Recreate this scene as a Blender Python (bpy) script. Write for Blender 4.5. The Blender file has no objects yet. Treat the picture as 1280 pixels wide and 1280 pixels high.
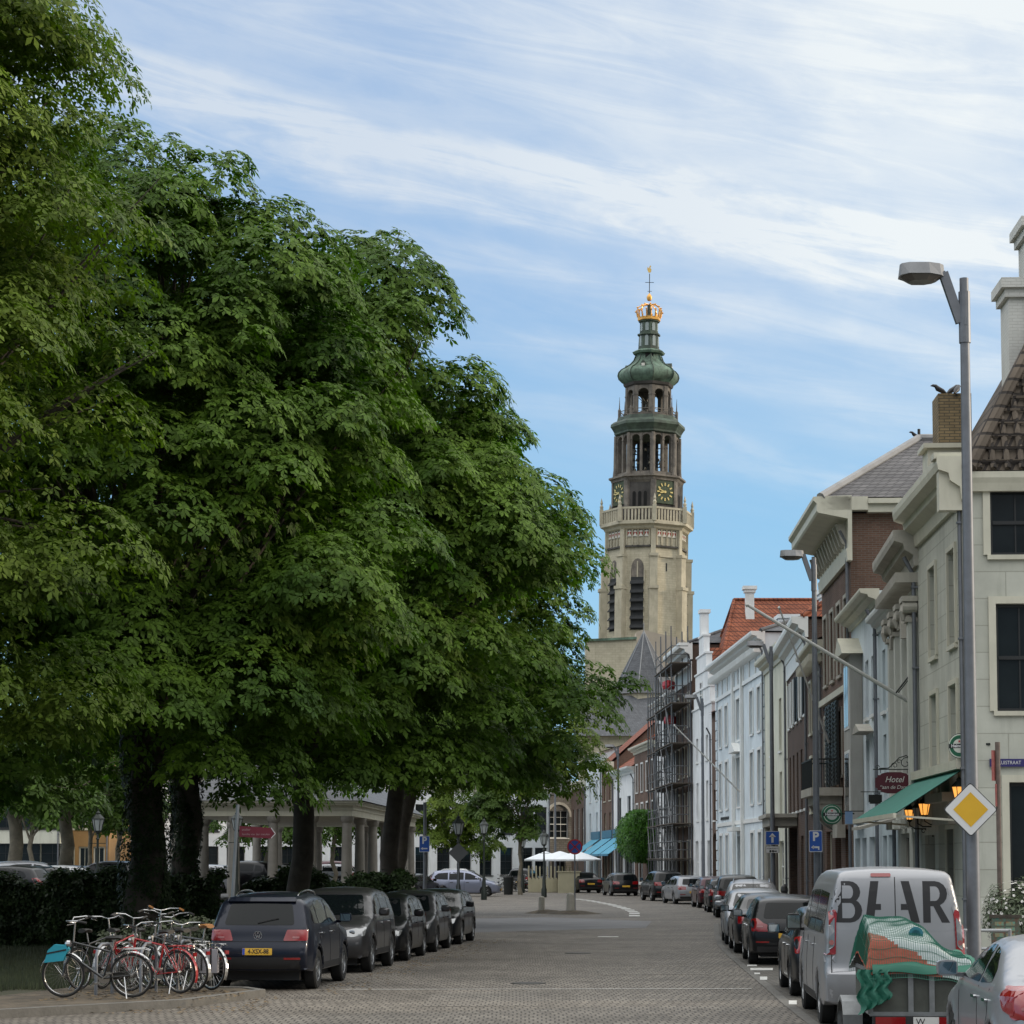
import bpy, math, random
import numpy as np
from mathutils import Vector, Matrix
from mathutils.bvhtree import BVHTree
from mathutils.geometry import delaunay_2d_cdt
random.seed(7); RNG = np.random.default_rng(11)
S = bpy.context.scene; COL = S.collection
F, CX, CY, TH, CAMH = 2810.0, 640.0, 861.0, math.atan(215.0/2810.0), 2.25
R = math.radians
def P(px, py, Y):
    u, v = (px-CX)/F, (CY-py)/F
    dy = math.cos(TH) - v*math.sin(TH); dz = math.sin(TH) + v*math.cos(TH)
    t = Y/dy
    return Vector((u*t, Y, CAMH + dz*t))
def XW(px, Y, py=1060): return P(px, py, Y).x
def ZW(py, Y): return P(640, py, Y).z
# ---------------------------------------------------------------- materials
_M = {}
def nn(nt, t, **kw):
    n = nt.nodes.new(t)
    for k, v in kw.items(): setattr(n, k, v)
    return n
def mat(name, col, rough=.7, metal=0., var=.12, scale=1.5, bump=0., bscale=20., col2=None, spec=.5, coat=0., trans=0., emis=None, estr=0., island=0., stain=0.):
    if name in _M: return _M[name]
    m = bpy.data.materials.new(name); m.use_nodes = True; nt = m.node_tree; L = nt.links
    b = nt.nodes['Principled BSDF']
    b.inputs['Roughness'].default_value = rough; b.inputs['Metallic'].default_value = metal
    b.inputs['Specular IOR Level'].default_value = spec
    if coat: b.inputs['Coat Weight'].default_value = coat; b.inputs['Coat Roughness'].default_value = .04
    tc = nn(nt, 'ShaderNodeTexCoord')
    geo = nn(nt, 'ShaderNodeNewGeometry')
    no = nn(nt, 'ShaderNodeTexNoise'); no.inputs['Scale'].default_value = scale; no.inputs['Detail'].default_value = 7; no.inputs['Roughness'].default_value = .62
    L.new(geo.outputs['Position'], no.inputs['Vector'])
    mr = nn(nt, 'ShaderNodeMapRange'); mr.inputs['From Min'].default_value = .3; mr.inputs['From Max'].default_value = .7
    mr.inputs['To Min'].default_value = 0; mr.inputs['To Max'].default_value = 1; L.new(no.outputs['Fac'], mr.inputs['Value'])
    mx = nn(nt, 'ShaderNodeMix', data_type='RGBA')
    c1 = tuple(c*(1-var) for c in col); c2 = col2 if col2 else tuple(min(1, c*(1+var)) for c in col)
    mx.inputs['A'].default_value = (*c1, 1); mx.inputs['B'].default_value = (*c2, 1)
    L.new(mr.outputs['Result'], mx.inputs['Factor']); out = mx.outputs['Result']
    if stain:
        mp = nn(nt, 'ShaderNodeMapping'); mp.inputs['Scale'].default_value = (2.2, 2.2, .35); L.new(geo.outputs['Position'], mp.inputs['Vector'])
        n3 = nn(nt, 'ShaderNodeTexNoise'); n3.inputs['Scale'].default_value = 1.; n3.inputs['Detail'].default_value = 8; n3.inputs['Roughness'].default_value = .7
        L.new(mp.outputs['Vector'], n3.inputs['Vector'])
        m3 = nn(nt, 'ShaderNodeMapRange'); m3.inputs['From Min'].default_value = .5; m3.inputs['From Max'].default_value = .75
        m3.inputs['To Min'].default_value = 0; m3.inputs['To Max'].default_value = stain; L.new(n3.outputs['Fac'], m3.inputs['Value'])
        x3 = nn(nt, 'ShaderNodeMix', data_type='RGBA'); L.new(m3.outputs['Result'], x3.inputs['Factor']); L.new(out, x3.inputs['A'])
        x3.inputs['B'].default_value = (col[0]*.42, col[1]*.42, col[2]*.36, 1); out = x3.outputs['Result']
    if island:
        hs = nn(nt, 'ShaderNodeHueSaturation'); L.new(out, hs.inputs['Color'])
        m2 = nn(nt, 'ShaderNodeMapRange'); m2.inputs['To Min'].default_value = 1-island; m2.inputs['To Max'].default_value = 1+island
        L.new(geo.outputs['Random Per Island'], m2.inputs['Value']); L.new(m2.outputs['Result'], hs.inputs['Value']); out = hs.outputs['Color']
    L.new(out, b.inputs['Base Color'])
    if bump:
        n2 = nn(nt, 'ShaderNodeTexNoise'); n2.inputs['Scale'].default_value = bscale; n2.inputs['Detail'].default_value = 5
        L.new(geo.outputs['Position'], n2.inputs['Vector'])
        bp = nn(nt, 'ShaderNodeBump'); bp.inputs['Strength'].default_value = bump; bp.inputs['Distance'].default_value = .02
        L.new(n2.outputs['Fac'], bp.inputs['Height']); L.new(bp.outputs['Normal'], b.inputs['Normal'])
    if emis: b.inputs['Emission Color'].default_value = (*emis, 1); b.inputs['Emission Strength'].default_value = estr
    if trans:
        tr = nn(nt, 'ShaderNodeBsdfTranslucent'); ms = nn(nt, 'ShaderNodeMixShader'); ms.inputs[0].default_value = trans
        cc = nn(nt, 'ShaderNodeMix', data_type='RGBA', blend_type='MULTIPLY'); cc.inputs['Factor'].default_value = 1; L.new(out, cc.inputs['A']); cc.inputs['B'].default_value = (1., 1.35, .45, 1)
        L.new(cc.outputs['Result'], tr.inputs['Color']); o = nt.nodes['Material Output']
        L.new(b.outputs[0], ms.inputs[1]); L.new(tr.outputs[0], ms.inputs[2]); L.new(ms.outputs[0], o.inputs['Surface'])
    _M[name] = m; return m
def brickmat(name, c1, c2, mortar, bw=.22, bh=.065, msize=.008, coord='uv', rough=.85, bump=.3, var=.25, flat=False, offset=.5, nscale=1.2, wave=0):
    """masonry; coordinates are real metres taken from object space (walls: x along, z up; flat: x, y)"""
    if name in _M: return _M[name]
    m = bpy.data.materials.new(name); m.use_nodes = True; nt = m.node_tree; L = nt.links
    b = nt.nodes['Principled BSDF']; b.inputs['Roughness'].default_value = rough; b.inputs['Specular IOR Level'].default_value = .3
    tc = nn(nt, 'ShaderNodeTexCoord'); geo = nn(nt, 'ShaderNodeNewGeometry')
    sx = nn(nt, 'ShaderNodeSeparateXYZ'); L.new(tc.outputs['Object'], sx.inputs[0])
    cb = nn(nt, 'ShaderNodeCombineXYZ')
    if flat:
        L.new(sx.outputs['X'], cb.inputs['X']); L.new(sx.outputs['Y'], cb.inputs['Y'])
    else:
        ad = nn(nt, 'ShaderNodeMath', operation='ADD'); L.new(sx.outputs['X'], ad.inputs[0]); L.new(sx.outputs['Y'], ad.inputs[1])
        L.new(ad.outputs[0], cb.inputs['X']); L.new(sx.outputs['Z'], cb.inputs['Y'])
    vec = cb.outputs[0]
    if wave:
        nw = nn(nt, 'ShaderNodeTexNoise'); nw.inputs['Scale'].default_value = .35; nw.inputs['Detail'].default_value = 2; L.new(vec, nw.inputs['Vector'])
        vs = nn(nt, 'ShaderNodeVectorMath', operation='SCALE'); vs.inputs['Scale'].default_value = wave; L.new(nw.outputs['Color'], vs.inputs[0])
        va = nn(nt, 'ShaderNodeVectorMath', operation='ADD'); L.new(vec, va.inputs[0]); L.new(vs.outputs[0], va.inputs[1]); vec = va.outputs[0]
    br = nn(nt, 'ShaderNodeTexBrick'); br.offset = offset; L.new(vec, br.inputs['Vector'])
    for k, v in (('Color1', (*c1, 1)), ('Color2', (*c2, 1)), ('Mortar', (*mortar, 1)), ('Scale', 1.), ('Mortar Size', msize), ('Mortar Smooth', .3), ('Brick Width', bw), ('Row Height', bh)):
        br.inputs[k].default_value = v
    no = nn(nt, 'ShaderNodeTexNoise'); no.inputs['Scale'].default_value = nscale; no.inputs['Detail'].default_value = 8; no.inputs['Roughness'].default_value = .65; L.new(geo.outputs['Position'], no.inputs['Vector'])
    mr = nn(nt, 'ShaderNodeMapRange'); mr.inputs['From Min'].default_value = .3; mr.inputs['From Max'].default_value = .7; mr.inputs['To Min'].default_value = 1-var; mr.inputs['To Max'].default_value = 1+var; L.new(no.outputs['Fac'], mr.inputs['Value'])
    hs = nn(nt, 'ShaderNodeHueSaturation'); L.new(br.outputs['Color'], hs.inputs['Color']); L.new(mr.outputs['Result'], hs.inputs['Value'])
    colo = hs.outputs['Color']
    if not flat:      # rain streaks and grime with a shape of their own
        mp = nn(nt, 'ShaderNodeMapping'); mp.inputs['Scale'].default_value = (2.6, 2.6, .3); L.new(geo.outputs['Position'], mp.inputs['Vector'])
        n3 = nn(nt, 'ShaderNodeTexNoise'); n3.inputs['Scale'].default_value = 1.; n3.inputs['Detail'].default_value = 9; n3.inputs['Roughness'].default_value = .72; L.new(mp.outputs['Vector'], n3.inputs['Vector'])
        m3 = nn(nt, 'ShaderNodeMapRange'); m3.inputs['From Min'].default_value = .50; m3.inputs['From Max'].default_value = .74; m3.inputs['To Max'].default_value = .38; L.new(n3.outputs['Fac'], m3.inputs['Value'])
        x3 = nn(nt, 'ShaderNodeMix', data_type='RGBA'); L.new(m3.outputs['Result'], x3.inputs['Factor']); L.new(colo, x3.inputs['A']); x3.inputs['B'].default_value = (c1[0]*.4, c1[1]*.4, c1[2]*.36, 1); colo = x3.outputs['Result']
    else:             # oil drips, worn tracks
        n3 = nn(nt, 'ShaderNodeTexNoise'); n3.inputs['Scale'].default_value = 1.7; n3.inputs['Detail'].default_value = 6; L.new(geo.outputs['Position'], n3.inputs['Vector'])
        m3 = nn(nt, 'ShaderNodeMapRange'); m3.inputs['From Min'].default_value = .56; m3.inputs['From Max'].default_value = .72; m3.inputs['To Max'].default_value = .5; L.new(n3.outputs['Fac'], m3.inputs['Value'])
        x3 = nn(nt, 'ShaderNodeMix', data_type='RGBA'); L.new(m3.outputs['Result'], x3.inputs['Factor']); L.new(colo, x3.inputs['A']); x3.inputs['B'].default_value = (c1[0]*.45, c1[1]*.43, c1[2]*.4, 1); colo = x3.outputs['Result']
    L.new(colo, b.inputs['Base Color'])
    bp = nn(nt, 'ShaderNodeBump'); bp.inputs['Strength'].default_value = bump; bp.inputs['Distance'].default_value = .01; bp.invert = True
    L.new(br.outputs['Fac'], bp.inputs['Height']); L.new(bp.outputs['Normal'], b.inputs['Normal'])
    _M[name] = m; return m
# ---------------------------------------------------------------- mesh builder
class MB:
    def __init__(s, M=None): s.v = []; s.f = []; s.mi = []; s.M = M; s.cur = 0
    def add(s, vs, fs, M=None):
        n = len(s.v); MM = M if M is not None else s.M
        for p in vs:
            p = Vector(p); s.v.append(MM @ p if MM is not None else p)
        for f in fs: s.f.append([n+i for i in f]); s.mi.append(s.cur)
        return s
    def box(s, x0, x1, y0, y1, z0, z1, M=None):
        if x0 > x1: x0, x1 = x1, x0
        if y0 > y1: y0, y1 = y1, y0
        if z0 > z1: z0, z1 = z1, z0
        return s.add([(x0,y0,z0),(x1,y0,z0),(x1,y1,z0),(x0,y1,z0),(x0,y0,z1),(x1,y0,z1),(x1,y1,z1),(x0,y1,z1)],
                     [(3,2,1,0),(4,5,6,7),(0,1,5,4),(1,2,6,5),(2,3,7,6),(3,0,4,7)], M)
    def bar(s, a, b, w, h=None, up=(0,0,1)):
        a, b = Vector(a), Vector(b); h = h or w; d = (b-a)
        if d.length < 1e-6: return s
        d.normalize(); u = Vector(up)
        if abs(d.dot(u)) > .98: u = Vector((0,1,0))
        x = d.cross(u).normalized()*w/2; y = x.cross(d).normalized()*h/2
        vs = [a-x-y, a+x-y, a+x+y, a-x+y, b-x-y, b+x-y, b+x+y, b-x+y]
        return s.add(vs, [(3,2,1,0),(4,5,6,7),(0,1,5,4),(1,2,6,5),(2,3,7,6),(3,0,4,7)])
    def tube(s, pts, r, n=8, cap=True):
        pts = [Vector(p) for p in pts]; rs = r if isinstance(r, (list, tuple)) else [r]*len(pts)
        vs, fs = [], []; ref = None
        for i, p in enumerate(pts):
            d = (pts[min(i+1, len(pts)-1)] - pts[max(i-1, 0)]).normalized()
            if ref is None: ref = Vector((0,0,1)) if abs(d.z) < .9 else Vector((1,0,0))
            x = (ref - d*ref.dot(d)).normalized(); y = d.cross(x); ref = x
            for k in range(n):
                a = 2*math.pi*k/n; vs.append(p + (x*math.cos(a)+y*math.sin(a))*rs[i])
        for i in range(len(pts)-1):
            for k in range(n): fs.append((i*n+k, i*n+(k+1)%n, (i+1)*n+(k+1)%n, (i+1)*n+k))
        if cap: fs.append(tuple(range(n))[::-1]); fs.append(tuple(range((len(pts)-1)*n, len(pts)*n)))
        return s.add(vs, fs)
    def lathe(s, prof, c=(0,0,0), n=16, ph=0., axis='z', cap=True):
        vs, fs = [], []; c = Vector(c)
        for (r, h) in prof:
            for k in range(n):
                a = 2*math.pi*k/n + ph
                q = (r*math.cos(a), r*math.sin(a), h)
                if axis == 'y': q = (q[0], q[2], q[1])
                if axis == 'x': q = (q[2], q[0], q[1])
                vs.append(c+Vector(q))
        m = len(prof)
        for i in range(m-1):
            for k in range(n):
                f = (i*n+k, i*n+(k+1)%n, (i+1)*n+(k+1)%n, (i+1)*n+k)
                fs.append(f if axis != 'y' else f[::-1])
        if cap: fs.append(tuple(range(n))[::-1]); fs.append(tuple(range((m-1)*n, m*n)))
        return s.add(vs, fs)
    def prism(s, poly, ext):
        """poly: 3d points in order, ext: extrusion vector"""
        n = len(poly); e = Vector(ext); vs = [Vector(p) for p in poly] + [Vector(p)+e for p in poly]
        fs = [tuple(range(n))[::-1], tuple(range(n, 2*n))] + [(i, (i+1) % n, n+(i+1) % n, n+i) for i in range(n)]
        return s.add(vs, fs)
    def mesh(s, name, mats, smooth=0):
        me = bpy.data.meshes.new(name); me.from_pydata([tuple(v) for v in s.v], [], s.f); 
        for m in (mats if isinstance(mats, (list, tuple)) else [mats]): me.materials.append(m)
        if any(s.mi): me.polygons.foreach_set('material_index', s.mi)
        if smooth:
            me.polygons.foreach_set('use_smooth', [True]*len(me.polygons)); me.set_sharp_from_angle(angle=R(smooth))
        me.update(); return me
    def build(s, name, mats, parent=None, smooth=0, fix=True):
        me = s.mesh(name, mats, smooth)
        if fix and len(me.polygons) < 60000:
            import bmesh
            bm = bmesh.new(); bm.from_mesh(me); bmesh.ops.recalc_face_normals(bm, faces=bm.faces); bm.to_mesh(me); bm.free()
            if smooth: me.set_sharp_from_angle(angle=R(smooth))
        return link(name, me, parent)
def link(name, data, parent=None, loc=None, rz=0.):
    o = bpy.data.objects.new(name, data); COL.objects.link(o)
    if parent: o.parent = parent
    if loc is not None: o.location = loc
    o.rotation_euler.z = rz
    return o
def tag(o, label=None, cat=None, group=None, kind=None):
    if label: o['label'] = label
    if cat: o['category'] = cat
    if group: o['group'] = group
    if kind: o['kind'] = kind
    return o
def thing(name, label, cat, loc=(0,0,0), rz=0., group=None):
    return tag(link(name, None, None, loc, rz), label, cat, group)
KIDS = {}
def kids(o): return [c for c in bpy.data.objects if c.parent == o]
def copytree(o, loc=None, rz=None, label=None, group=None, cmap=None):
    cmap = cmap or {}
    c = o.copy(); COL.objects.link(c)
    if loc is not None: c.location = loc
    if rz is not None: c.rotation_euler.z = rz
    if label: c['label'] = label
    if group: c['group'] = group
    def rec(src, dst):
        for ch in kids(src):
            if ch.parent != src: continue
            d = ch.copy(); COL.objects.link(d); d.parent = dst
            rec(ch, d)
    src_kids = kids(o)
    rec(o, c); return c
def text_mesh(body, size, depth=.01, offset=0., align='CENTER', shear=0., sx=1.):
    cu = bpy.data.curves.new('t', 'FONT'); cu.body = body; cu.size = size; cu.extrude = depth; cu.offset = offset
    cu.align_x = align; cu.align_y = 'CENTER'; cu.shear = shear; cu.resolution_u = 4
    o = bpy.data.objects.new('t', cu); COL.objects.link(o); dg = bpy.context.evaluated_depsgraph_get()
    me = bpy.data.meshes.new_from_object(o.evaluated_get(dg)); bpy.data.objects.remove(o)
    vs = [(v.co.x*sx, v.co.y, v.co.z) for v in me.vertices]; fs = [tuple(p.vertices) for p in me.polygons]
    return vs, fs
def place_text(name, body, size, M, m, parent, **kw):
    vs, fs = text_mesh(body, size, **kw); b = MB(M); b.add(vs, fs); return b.build(name, m, parent, fix=False)
# text lies in x-y plane facing +z; this turns it upright to face -Y (towards the camera)
def face_cam(c, yaw=0.): return Matrix.Translation(c) @ Matrix.Rotation(yaw, 4, 'Z') @ Matrix.Rotation(R(90), 4, 'X')
# ---------------------------------------------------------------- palette
white_paint = mat('white_paint', (.70,.71,.70), .6, var=.08, stain=.25)
trim_white = mat('trim_white', (.72,.73,.71), .5, var=.06, stain=.15)
cream_trim = mat('cream_trim', (.56,.54,.44), .55, var=.08, stain=.3)
stone_trim = mat('stone_trim', (.4,.38,.33), .8, var=.15, stain=.4, bump=.3)
glass_dark = mat('window_glass', (.012,.016,.018), .08, var=.4, scale=.8, spec=.3)
black_metal = mat('black_metal', (.018,.02,.02), .45, metal=.3)
pole_grey = mat('galvanised_grey', (.17,.18,.2), .5, metal=.5, var=.12, scale=6, stain=.3)
sign_back = mat('sign_back_grey', (.1,.105,.11), .6, metal=.3)
# ---------------------------------------------------------------- camera, world, sun
cam = bpy.data.cameras.new('camera'); co = bpy.data.objects.new('camera', cam); COL.objects.link(co); S.camera = co
co.location = (0, 0, CAMH); co.rotation_euler = (R(90)+TH, 0, 0)
cam.sensor_width = 36; cam.lens = F/1280*36; cam.shift_y = (CY-640)/1280; cam.clip_end = 8000; cam.clip_start = .2
SUN_EL, SUN_AZ = 13., 82.
SKY_FILL = (20.5, 20.6, 20.4)      # azimuth: degrees to the right of the view direction
w = bpy.data.worlds.new('World'); S.world = w; w.use_nodes = True; nt = w.node_tree; L = nt.links
for n in list(nt.nodes): nt.nodes.remove(n)
out = nn(nt, 'ShaderNodeOutputWorld'); bg = nn(nt, 'ShaderNodeBackground'); L.new(bg.outputs[0], out.inputs[0])
sky = nn(nt, 'ShaderNodeTexSky', sky_type='NISHITA'); sky.sun_disc = False; sky.sun_elevation = R(24); sky.sun_rotation = R(SUN_AZ)
sky.air_density = 1.0; sky.dust_density = .6; sky.ozone_density = 2.5
tc = nn(nt, 'ShaderNodeTexCoord'); sp = nn(nt, 'ShaderNodeSeparateXYZ'); L.new(tc.outputs['Generated'], sp.inputs[0])
def mth(op, a, b=None, c=None, clamp=False):
    n = nn(nt, 'ShaderNodeMath', operation=op); n.use_clamp = clamp
    for i, x in enumerate((a, b, c)):
        if x is None: continue
        if isinstance(x, (int, float)): n.inputs[i].default_value = x
        else: L.new(x, n.inputs[i])
    return n.outputs[0]
az = mth('ARCTAN2', sp.outputs['X'], sp.outputs['Y']); el = mth('ARCSINE', sp.outputs['Z'])
sv = mth('ADD', el, mth('MULTIPLY', az, .20))          # streak coordinate: constant along the cirrus bands
def noise(x, y, sxx, syy, seed, detail=6, rough=.6, dist=0.):
    c = nn(nt, 'ShaderNodeCombineXYZ'); L.new(mth('MULTIPLY', x, sxx), c.inputs[0]); L.new(mth('MULTIPLY', y, syy), c.inputs[1]); c.inputs[2].default_value = seed
    n = nn(nt, 'ShaderNodeTexNoise'); n.inputs['Scale'].default_value = 1; n.inputs['Detail'].default_value = detail; n.inputs['Roughness'].default_value = rough; n.inputs['Distortion'].default_value = dist
    L.new(c.outputs[0], n.inputs['Vector']); return n.outputs['Fac']
def ramp(x, pts):
    r = nn(nt, 'ShaderNodeValToRGB'); L.new(x, r.inputs[0]); e = r.color_ramp.elements; r.color_ramp.interpolation = 'EASE'
    e[0].position = pts[0][0]; e[0].color = (pts[0][1],)*3+(1,); e[1].position = pts[-1][0]; e[1].color = (pts[-1][1],)*3+(1,)
    for p, v in pts[1:-1]: k = e.new(p); k.color = (v,)*3+(1,)
    return r.outputs[0]
warp = mth('MULTIPLY', mth('SUBTRACT', noise(az, el, 6, 14, 3.1, 5), .5), .045)
svw = mth('ADD', sv, warp)
# a profile over the band coordinate (0 = horizon, .4 = top of the frame), stretched by 2
prof = ramp(mth('MULTIPLY', svw, 2.0), [(0,.0),(.30,.03),(.37,.08),(.40,.36),(.425,.10),(.465,.40),(.49,.16),(.515,.5),(.54,.25),(.57,.95),(.615,1.05),(.64,.38),(.70,.5),(.78,.5),(.88,.8),(1,.85)])
streak = noise(az, sv, 8, 64, 1.7, 9, .62, .8)
puff = noise(az, sv, 14, 26, 5.2, 7, .6)
big = noise(az, el, 4, 5, 9.4, 3)
right = ramp(mth('ADD', az, .5), [(.25,.0),(.42,.15),(.56,.6),(.68,1.)])
hi = ramp(mth('MULTIPLY', el, 2.0), [(.28,0),(.42,.45),(.56,1.),(.8,.9),(1.,.7)])
def sst(x, a, b_):
    n = nn(nt, 'ShaderNodeMapRange', interpolation_type='SMOOTHSTEP'); n.inputs['From Min'].default_value = a; n.inputs['From Max'].default_value = b_; L.new(x, n.inputs['Value']); return n.outputs['Result']
mix = mth('ADD', mth('MULTIPLY', prof, mth('ADD', .12, mth('ADD', mth('MULTIPLY', sst(streak, .33, .70), .75), mth('MULTIPLY', sst(puff, .32, .70), .55)))),
          mth('MULTIPLY', mth('ADD', mth('MULTIPLY', right, hi), mth('MULTIPLY', sst(el, .24, .37), .40)), mth('ADD', .25, mth('MULTIPLY', big, .5))))
fac = mth('MULTIPLY', mix, .82, clamp=True)
nf = mth('MINIMUM', fac, .97)
# clear-sky colour: the Nishita sky, evened out, with a cyan-blue cast
skyb = nn(nt, 'ShaderNodeMix', data_type='RGBA'); skyb.inputs['Factor'].default_value = .94
skc = nn(nt, 'ShaderNodeVectorMath', operation='SCALE'); skc.inputs['Scale'].default_value = 1.0; L.new(sky.outputs[0], skc.inputs[0])
grad = nn(nt, 'ShaderNodeValToRGB'); L.new(mth('MULTIPLY', el, 2.0), grad.inputs[0]); e = grad.color_ramp.elements
e[0].position = 0; e[0].color = (4.6,7.3,8.9,1); e[1].position = 1; e[1].color = (2.7,4.3,7.4,1)
for p, c in ((.12,(3.9,6.9,9.1,1)),(.30,(3.0,5.9,8.8,1)),(.5,(2.7,5.0,8.2,1)),(.75,(2.8,4.6,7.6,1))):
    k = e.new(p); k.color = c
L.new(skc.outputs[0], skyb.inputs['A']); L.new(grad.outputs[0], skyb.inputs['B'])
cl = nn(nt, 'ShaderNodeMix', data_type='RGBA'); L.new(right, cl.inputs['Factor']); cl.inputs['A'].default_value = (6.2,7.1,8.3,1); cl.inputs['B'].default_value = (8.8,9.3,9.5,1)
cm = nn(nt, 'ShaderNodeMix', data_type='RGBA'); L.new(nf, cm.inputs['Factor']); L.new(skyb.outputs['Result'], cm.inputs['A']); L.new(cl.outputs['Result'], cm.inputs['B'])
# added bright sky overhead and at the sides, out of frame, lights the street
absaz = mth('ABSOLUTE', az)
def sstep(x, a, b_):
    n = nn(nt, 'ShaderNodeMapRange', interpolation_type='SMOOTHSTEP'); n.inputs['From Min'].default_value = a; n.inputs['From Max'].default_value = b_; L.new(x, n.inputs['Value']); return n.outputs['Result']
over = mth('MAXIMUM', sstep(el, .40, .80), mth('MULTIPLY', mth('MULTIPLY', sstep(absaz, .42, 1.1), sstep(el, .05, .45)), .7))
hm = nn(nt, 'ShaderNodeMix', data_type='RGBA'); L.new(over, hm.inputs['Factor']); L.new(cm.outputs['Result'], hm.inputs['A']); hm.inputs['B'].default_value = (SKY_FILL[0], SKY_FILL[1], SKY_FILL[2], 1)
# low sky behind the camera dimmed to darken reflections on the cars
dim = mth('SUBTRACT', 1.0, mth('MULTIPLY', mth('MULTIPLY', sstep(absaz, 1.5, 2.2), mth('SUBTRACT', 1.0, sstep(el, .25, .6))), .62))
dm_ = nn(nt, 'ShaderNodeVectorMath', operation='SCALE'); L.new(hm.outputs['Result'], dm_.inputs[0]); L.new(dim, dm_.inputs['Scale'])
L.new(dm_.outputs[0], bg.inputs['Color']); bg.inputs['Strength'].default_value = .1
sl = bpy.data.lights.new('sun', 'SUN'); sl.energy = 2.2; sl.angle = R(4); sl.color = (1., .82, .6)
so = bpy.data.objects.new('sun', sl); COL.objects.link(so)
sd = Vector((math.sin(R(SUN_AZ))*math.cos(R(SUN_EL)), math.cos(R(SUN_AZ))*math.cos(R(SUN_EL)), math.sin(R(SUN_EL))))
so.rotation_euler = sd.to_track_quat('Z', 'Y').to_euler()
S.view_settings.view_transform = 'Standard'; S.view_settings.look = 'None'; S.view_settings.exposure = 0; S.view_settings.gamma = 1
S.render.engine = 'CYCLES'; S.cycles.max_bounces = 6; S.cycles.transparent_max_bounces = 8
S.render.resolution_x = S.render.resolution_y = 1024
# ---------------------------------------------------------------- ground
def sheet(name, pts, z, m, label=None, kind='structure', cat=None):
    b = MB(); b.add([(x, y, z) for x, y in pts], [tuple(range(len(pts)))]); o = b.build(name, m)
    for p in o.data.polygons:
        if p.normal.z < 0: o.data.flip_normals(); break
    return tag(o, label, cat, None, kind)
def slab(name, pts, z0, z1, m, label=None, cat=None):
    o = MB().prism([(x, y, z0) for x, y in pts], (0,0,z1-z0)).build(name, m); return tag(o, label, cat, None, 'structure')
def gp(px, py):   # pixel on the ground plane
    a = P(px, py, 10); d = a - Vector((0,0,CAMH)); t = CAMH/-d.z; return (d.x*t, d.y*t)
earth = mat('earth', (.045,.05,.028), .95, var=.4, scale=.8, col2=(.07,.065,.035), bump=.6, bscale=8)
sheet('ground', [(-2500,-300),(2500,-300),(2500,3000),(-2500,3000)], 0, earth, 'dark earth and lawn under the trees and around the town', cat='ground')
# brick paved carriageway and square
clink = brickmat('street_clinkers', (.122,.108,.092), (.172,.154,.13), (.052,.047,.04), bw=.12, bh=.34, msize=.014, flat=True, rough=.72, bump=.6, var=.34, nscale=.38, wave=.25)
LK = [(-7.4,18),(-7.4,32.3),(-5.06,34.7),(-4.15,37.4),(-4.5,38.1),(-5.5,38.4),(-3.1,64),(-2.9,69)]      # left kerb line
RK = [(5.7,18),(6.3,30),(7.35,50),(7.9,60),(8.4,67),(10.2,90),(10.8,100),(10.95,108),(10.75,118),(10.15,127),(8.9,147),(7.5,160),(4.5,190),(2.4,204),(-6,235)]
road_poly = LK + [(-60,69),(-60,240),(-6,240)] + RK[::-1][1:] 
sheet('road', road_poly, .006, clink, 'grey brick paved street running towards the tower', cat='road')
asph = mat('side_street_asphalt', (.15,.15,.155), .85, var=.15, scale=.6, bump=.3, bscale=60)
sheet('side_street', [(-3.0,69.5),(-1.5,70.5),(4.5,76),(5.2,84),(1.5,90),(-4,86),(-45,88),(-45,70)], .010, asph, 'paler asphalt of the side street crossing the bricks', cat='road')
bay = brickmat('parking_bay_bricks', (.10,.095,.085), (.13,.12,.105), (.04,.038,.035), bw=.22, bh=.11, msize=.012, flat=True, rough=.8, bump=.5, var=.25)
g = [gp(1010,1280), gp(985,1256), gp(960,1234), gp(931,1210), gp(911,1193), gp(900,1181), gp(896,1168), gp(895,1155)]
gl = [(x, y) for x, y in g]; gl[0] = (gl[0][0]-.4, 20)
sheet('parking_bay', gl + [(9.4,82),(8.4,67),(7.9,60),(7.35,50),(6.3,30),(5.7,20)], .010, bay, 'darker brick parking strip along the right kerb', cat='road')
def strip(name, pts, w_, z, m, label, zt=None):
    vs, fs = [], []
    for i, p in enumerate(pts):
        a = Vector(pts[max(i-1,0)]+(0,)); c = Vector(pts[min(i+1,len(pts)-1)]+(0,)); d = (c-a).normalized(); n_ = Vector((-d.y, d.x, 0))*w_/2; q = Vector(p+(0,))
        vs += [q-n_+Vector((0,0,z)), q+n_+Vector((0,0,z))]
    for i in range(len(pts)-1): fs.append((2*i, 2*i+2, 2*i+3, 2*i+1))
    return vs, fs
kerbstone = mat('kerb_stone', (.12,.115,.105), .85, var=.2, scale=3, bump=.4, stain=.4)
vs, fs = strip('', gl, .16, .016, None, None); tag(MB().add(vs, fs).build('gutter', kerbstone), 'pale stone gutter line beside the parking strip', 'gutter', None, 'structure')
line_white = mat('worn_road_paint', (.5,.5,.48), .8, var=.3, scale=9)
b = MB()
for (x0, y0, x1, y1) in ((934,1207,946,1209),(938,1211,966,1214),(943,1217,950,1219),(950,1222,959,1226),(986,1252,996,1257)):
    a, c, d2, e2 = gp(x0,y0), gp(x1,y0), gp(x1,y1), gp(x0,y1)
    b.add([(a[0],a[1],.02),(c[0],c[1],.02),(d2[0],d2[1],.02),(e2[0],e2[1],.02)], [(0,1,2,3)])
a, c = gp(640,1238), gp(940,1239)
b.add([(-3,a[1],.018),(4.2,a[1]+.2,.018),(4.2,a[1]+.28,.018),(-3,a[1]+.08,.018)], [(0,1,2,3)])
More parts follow.
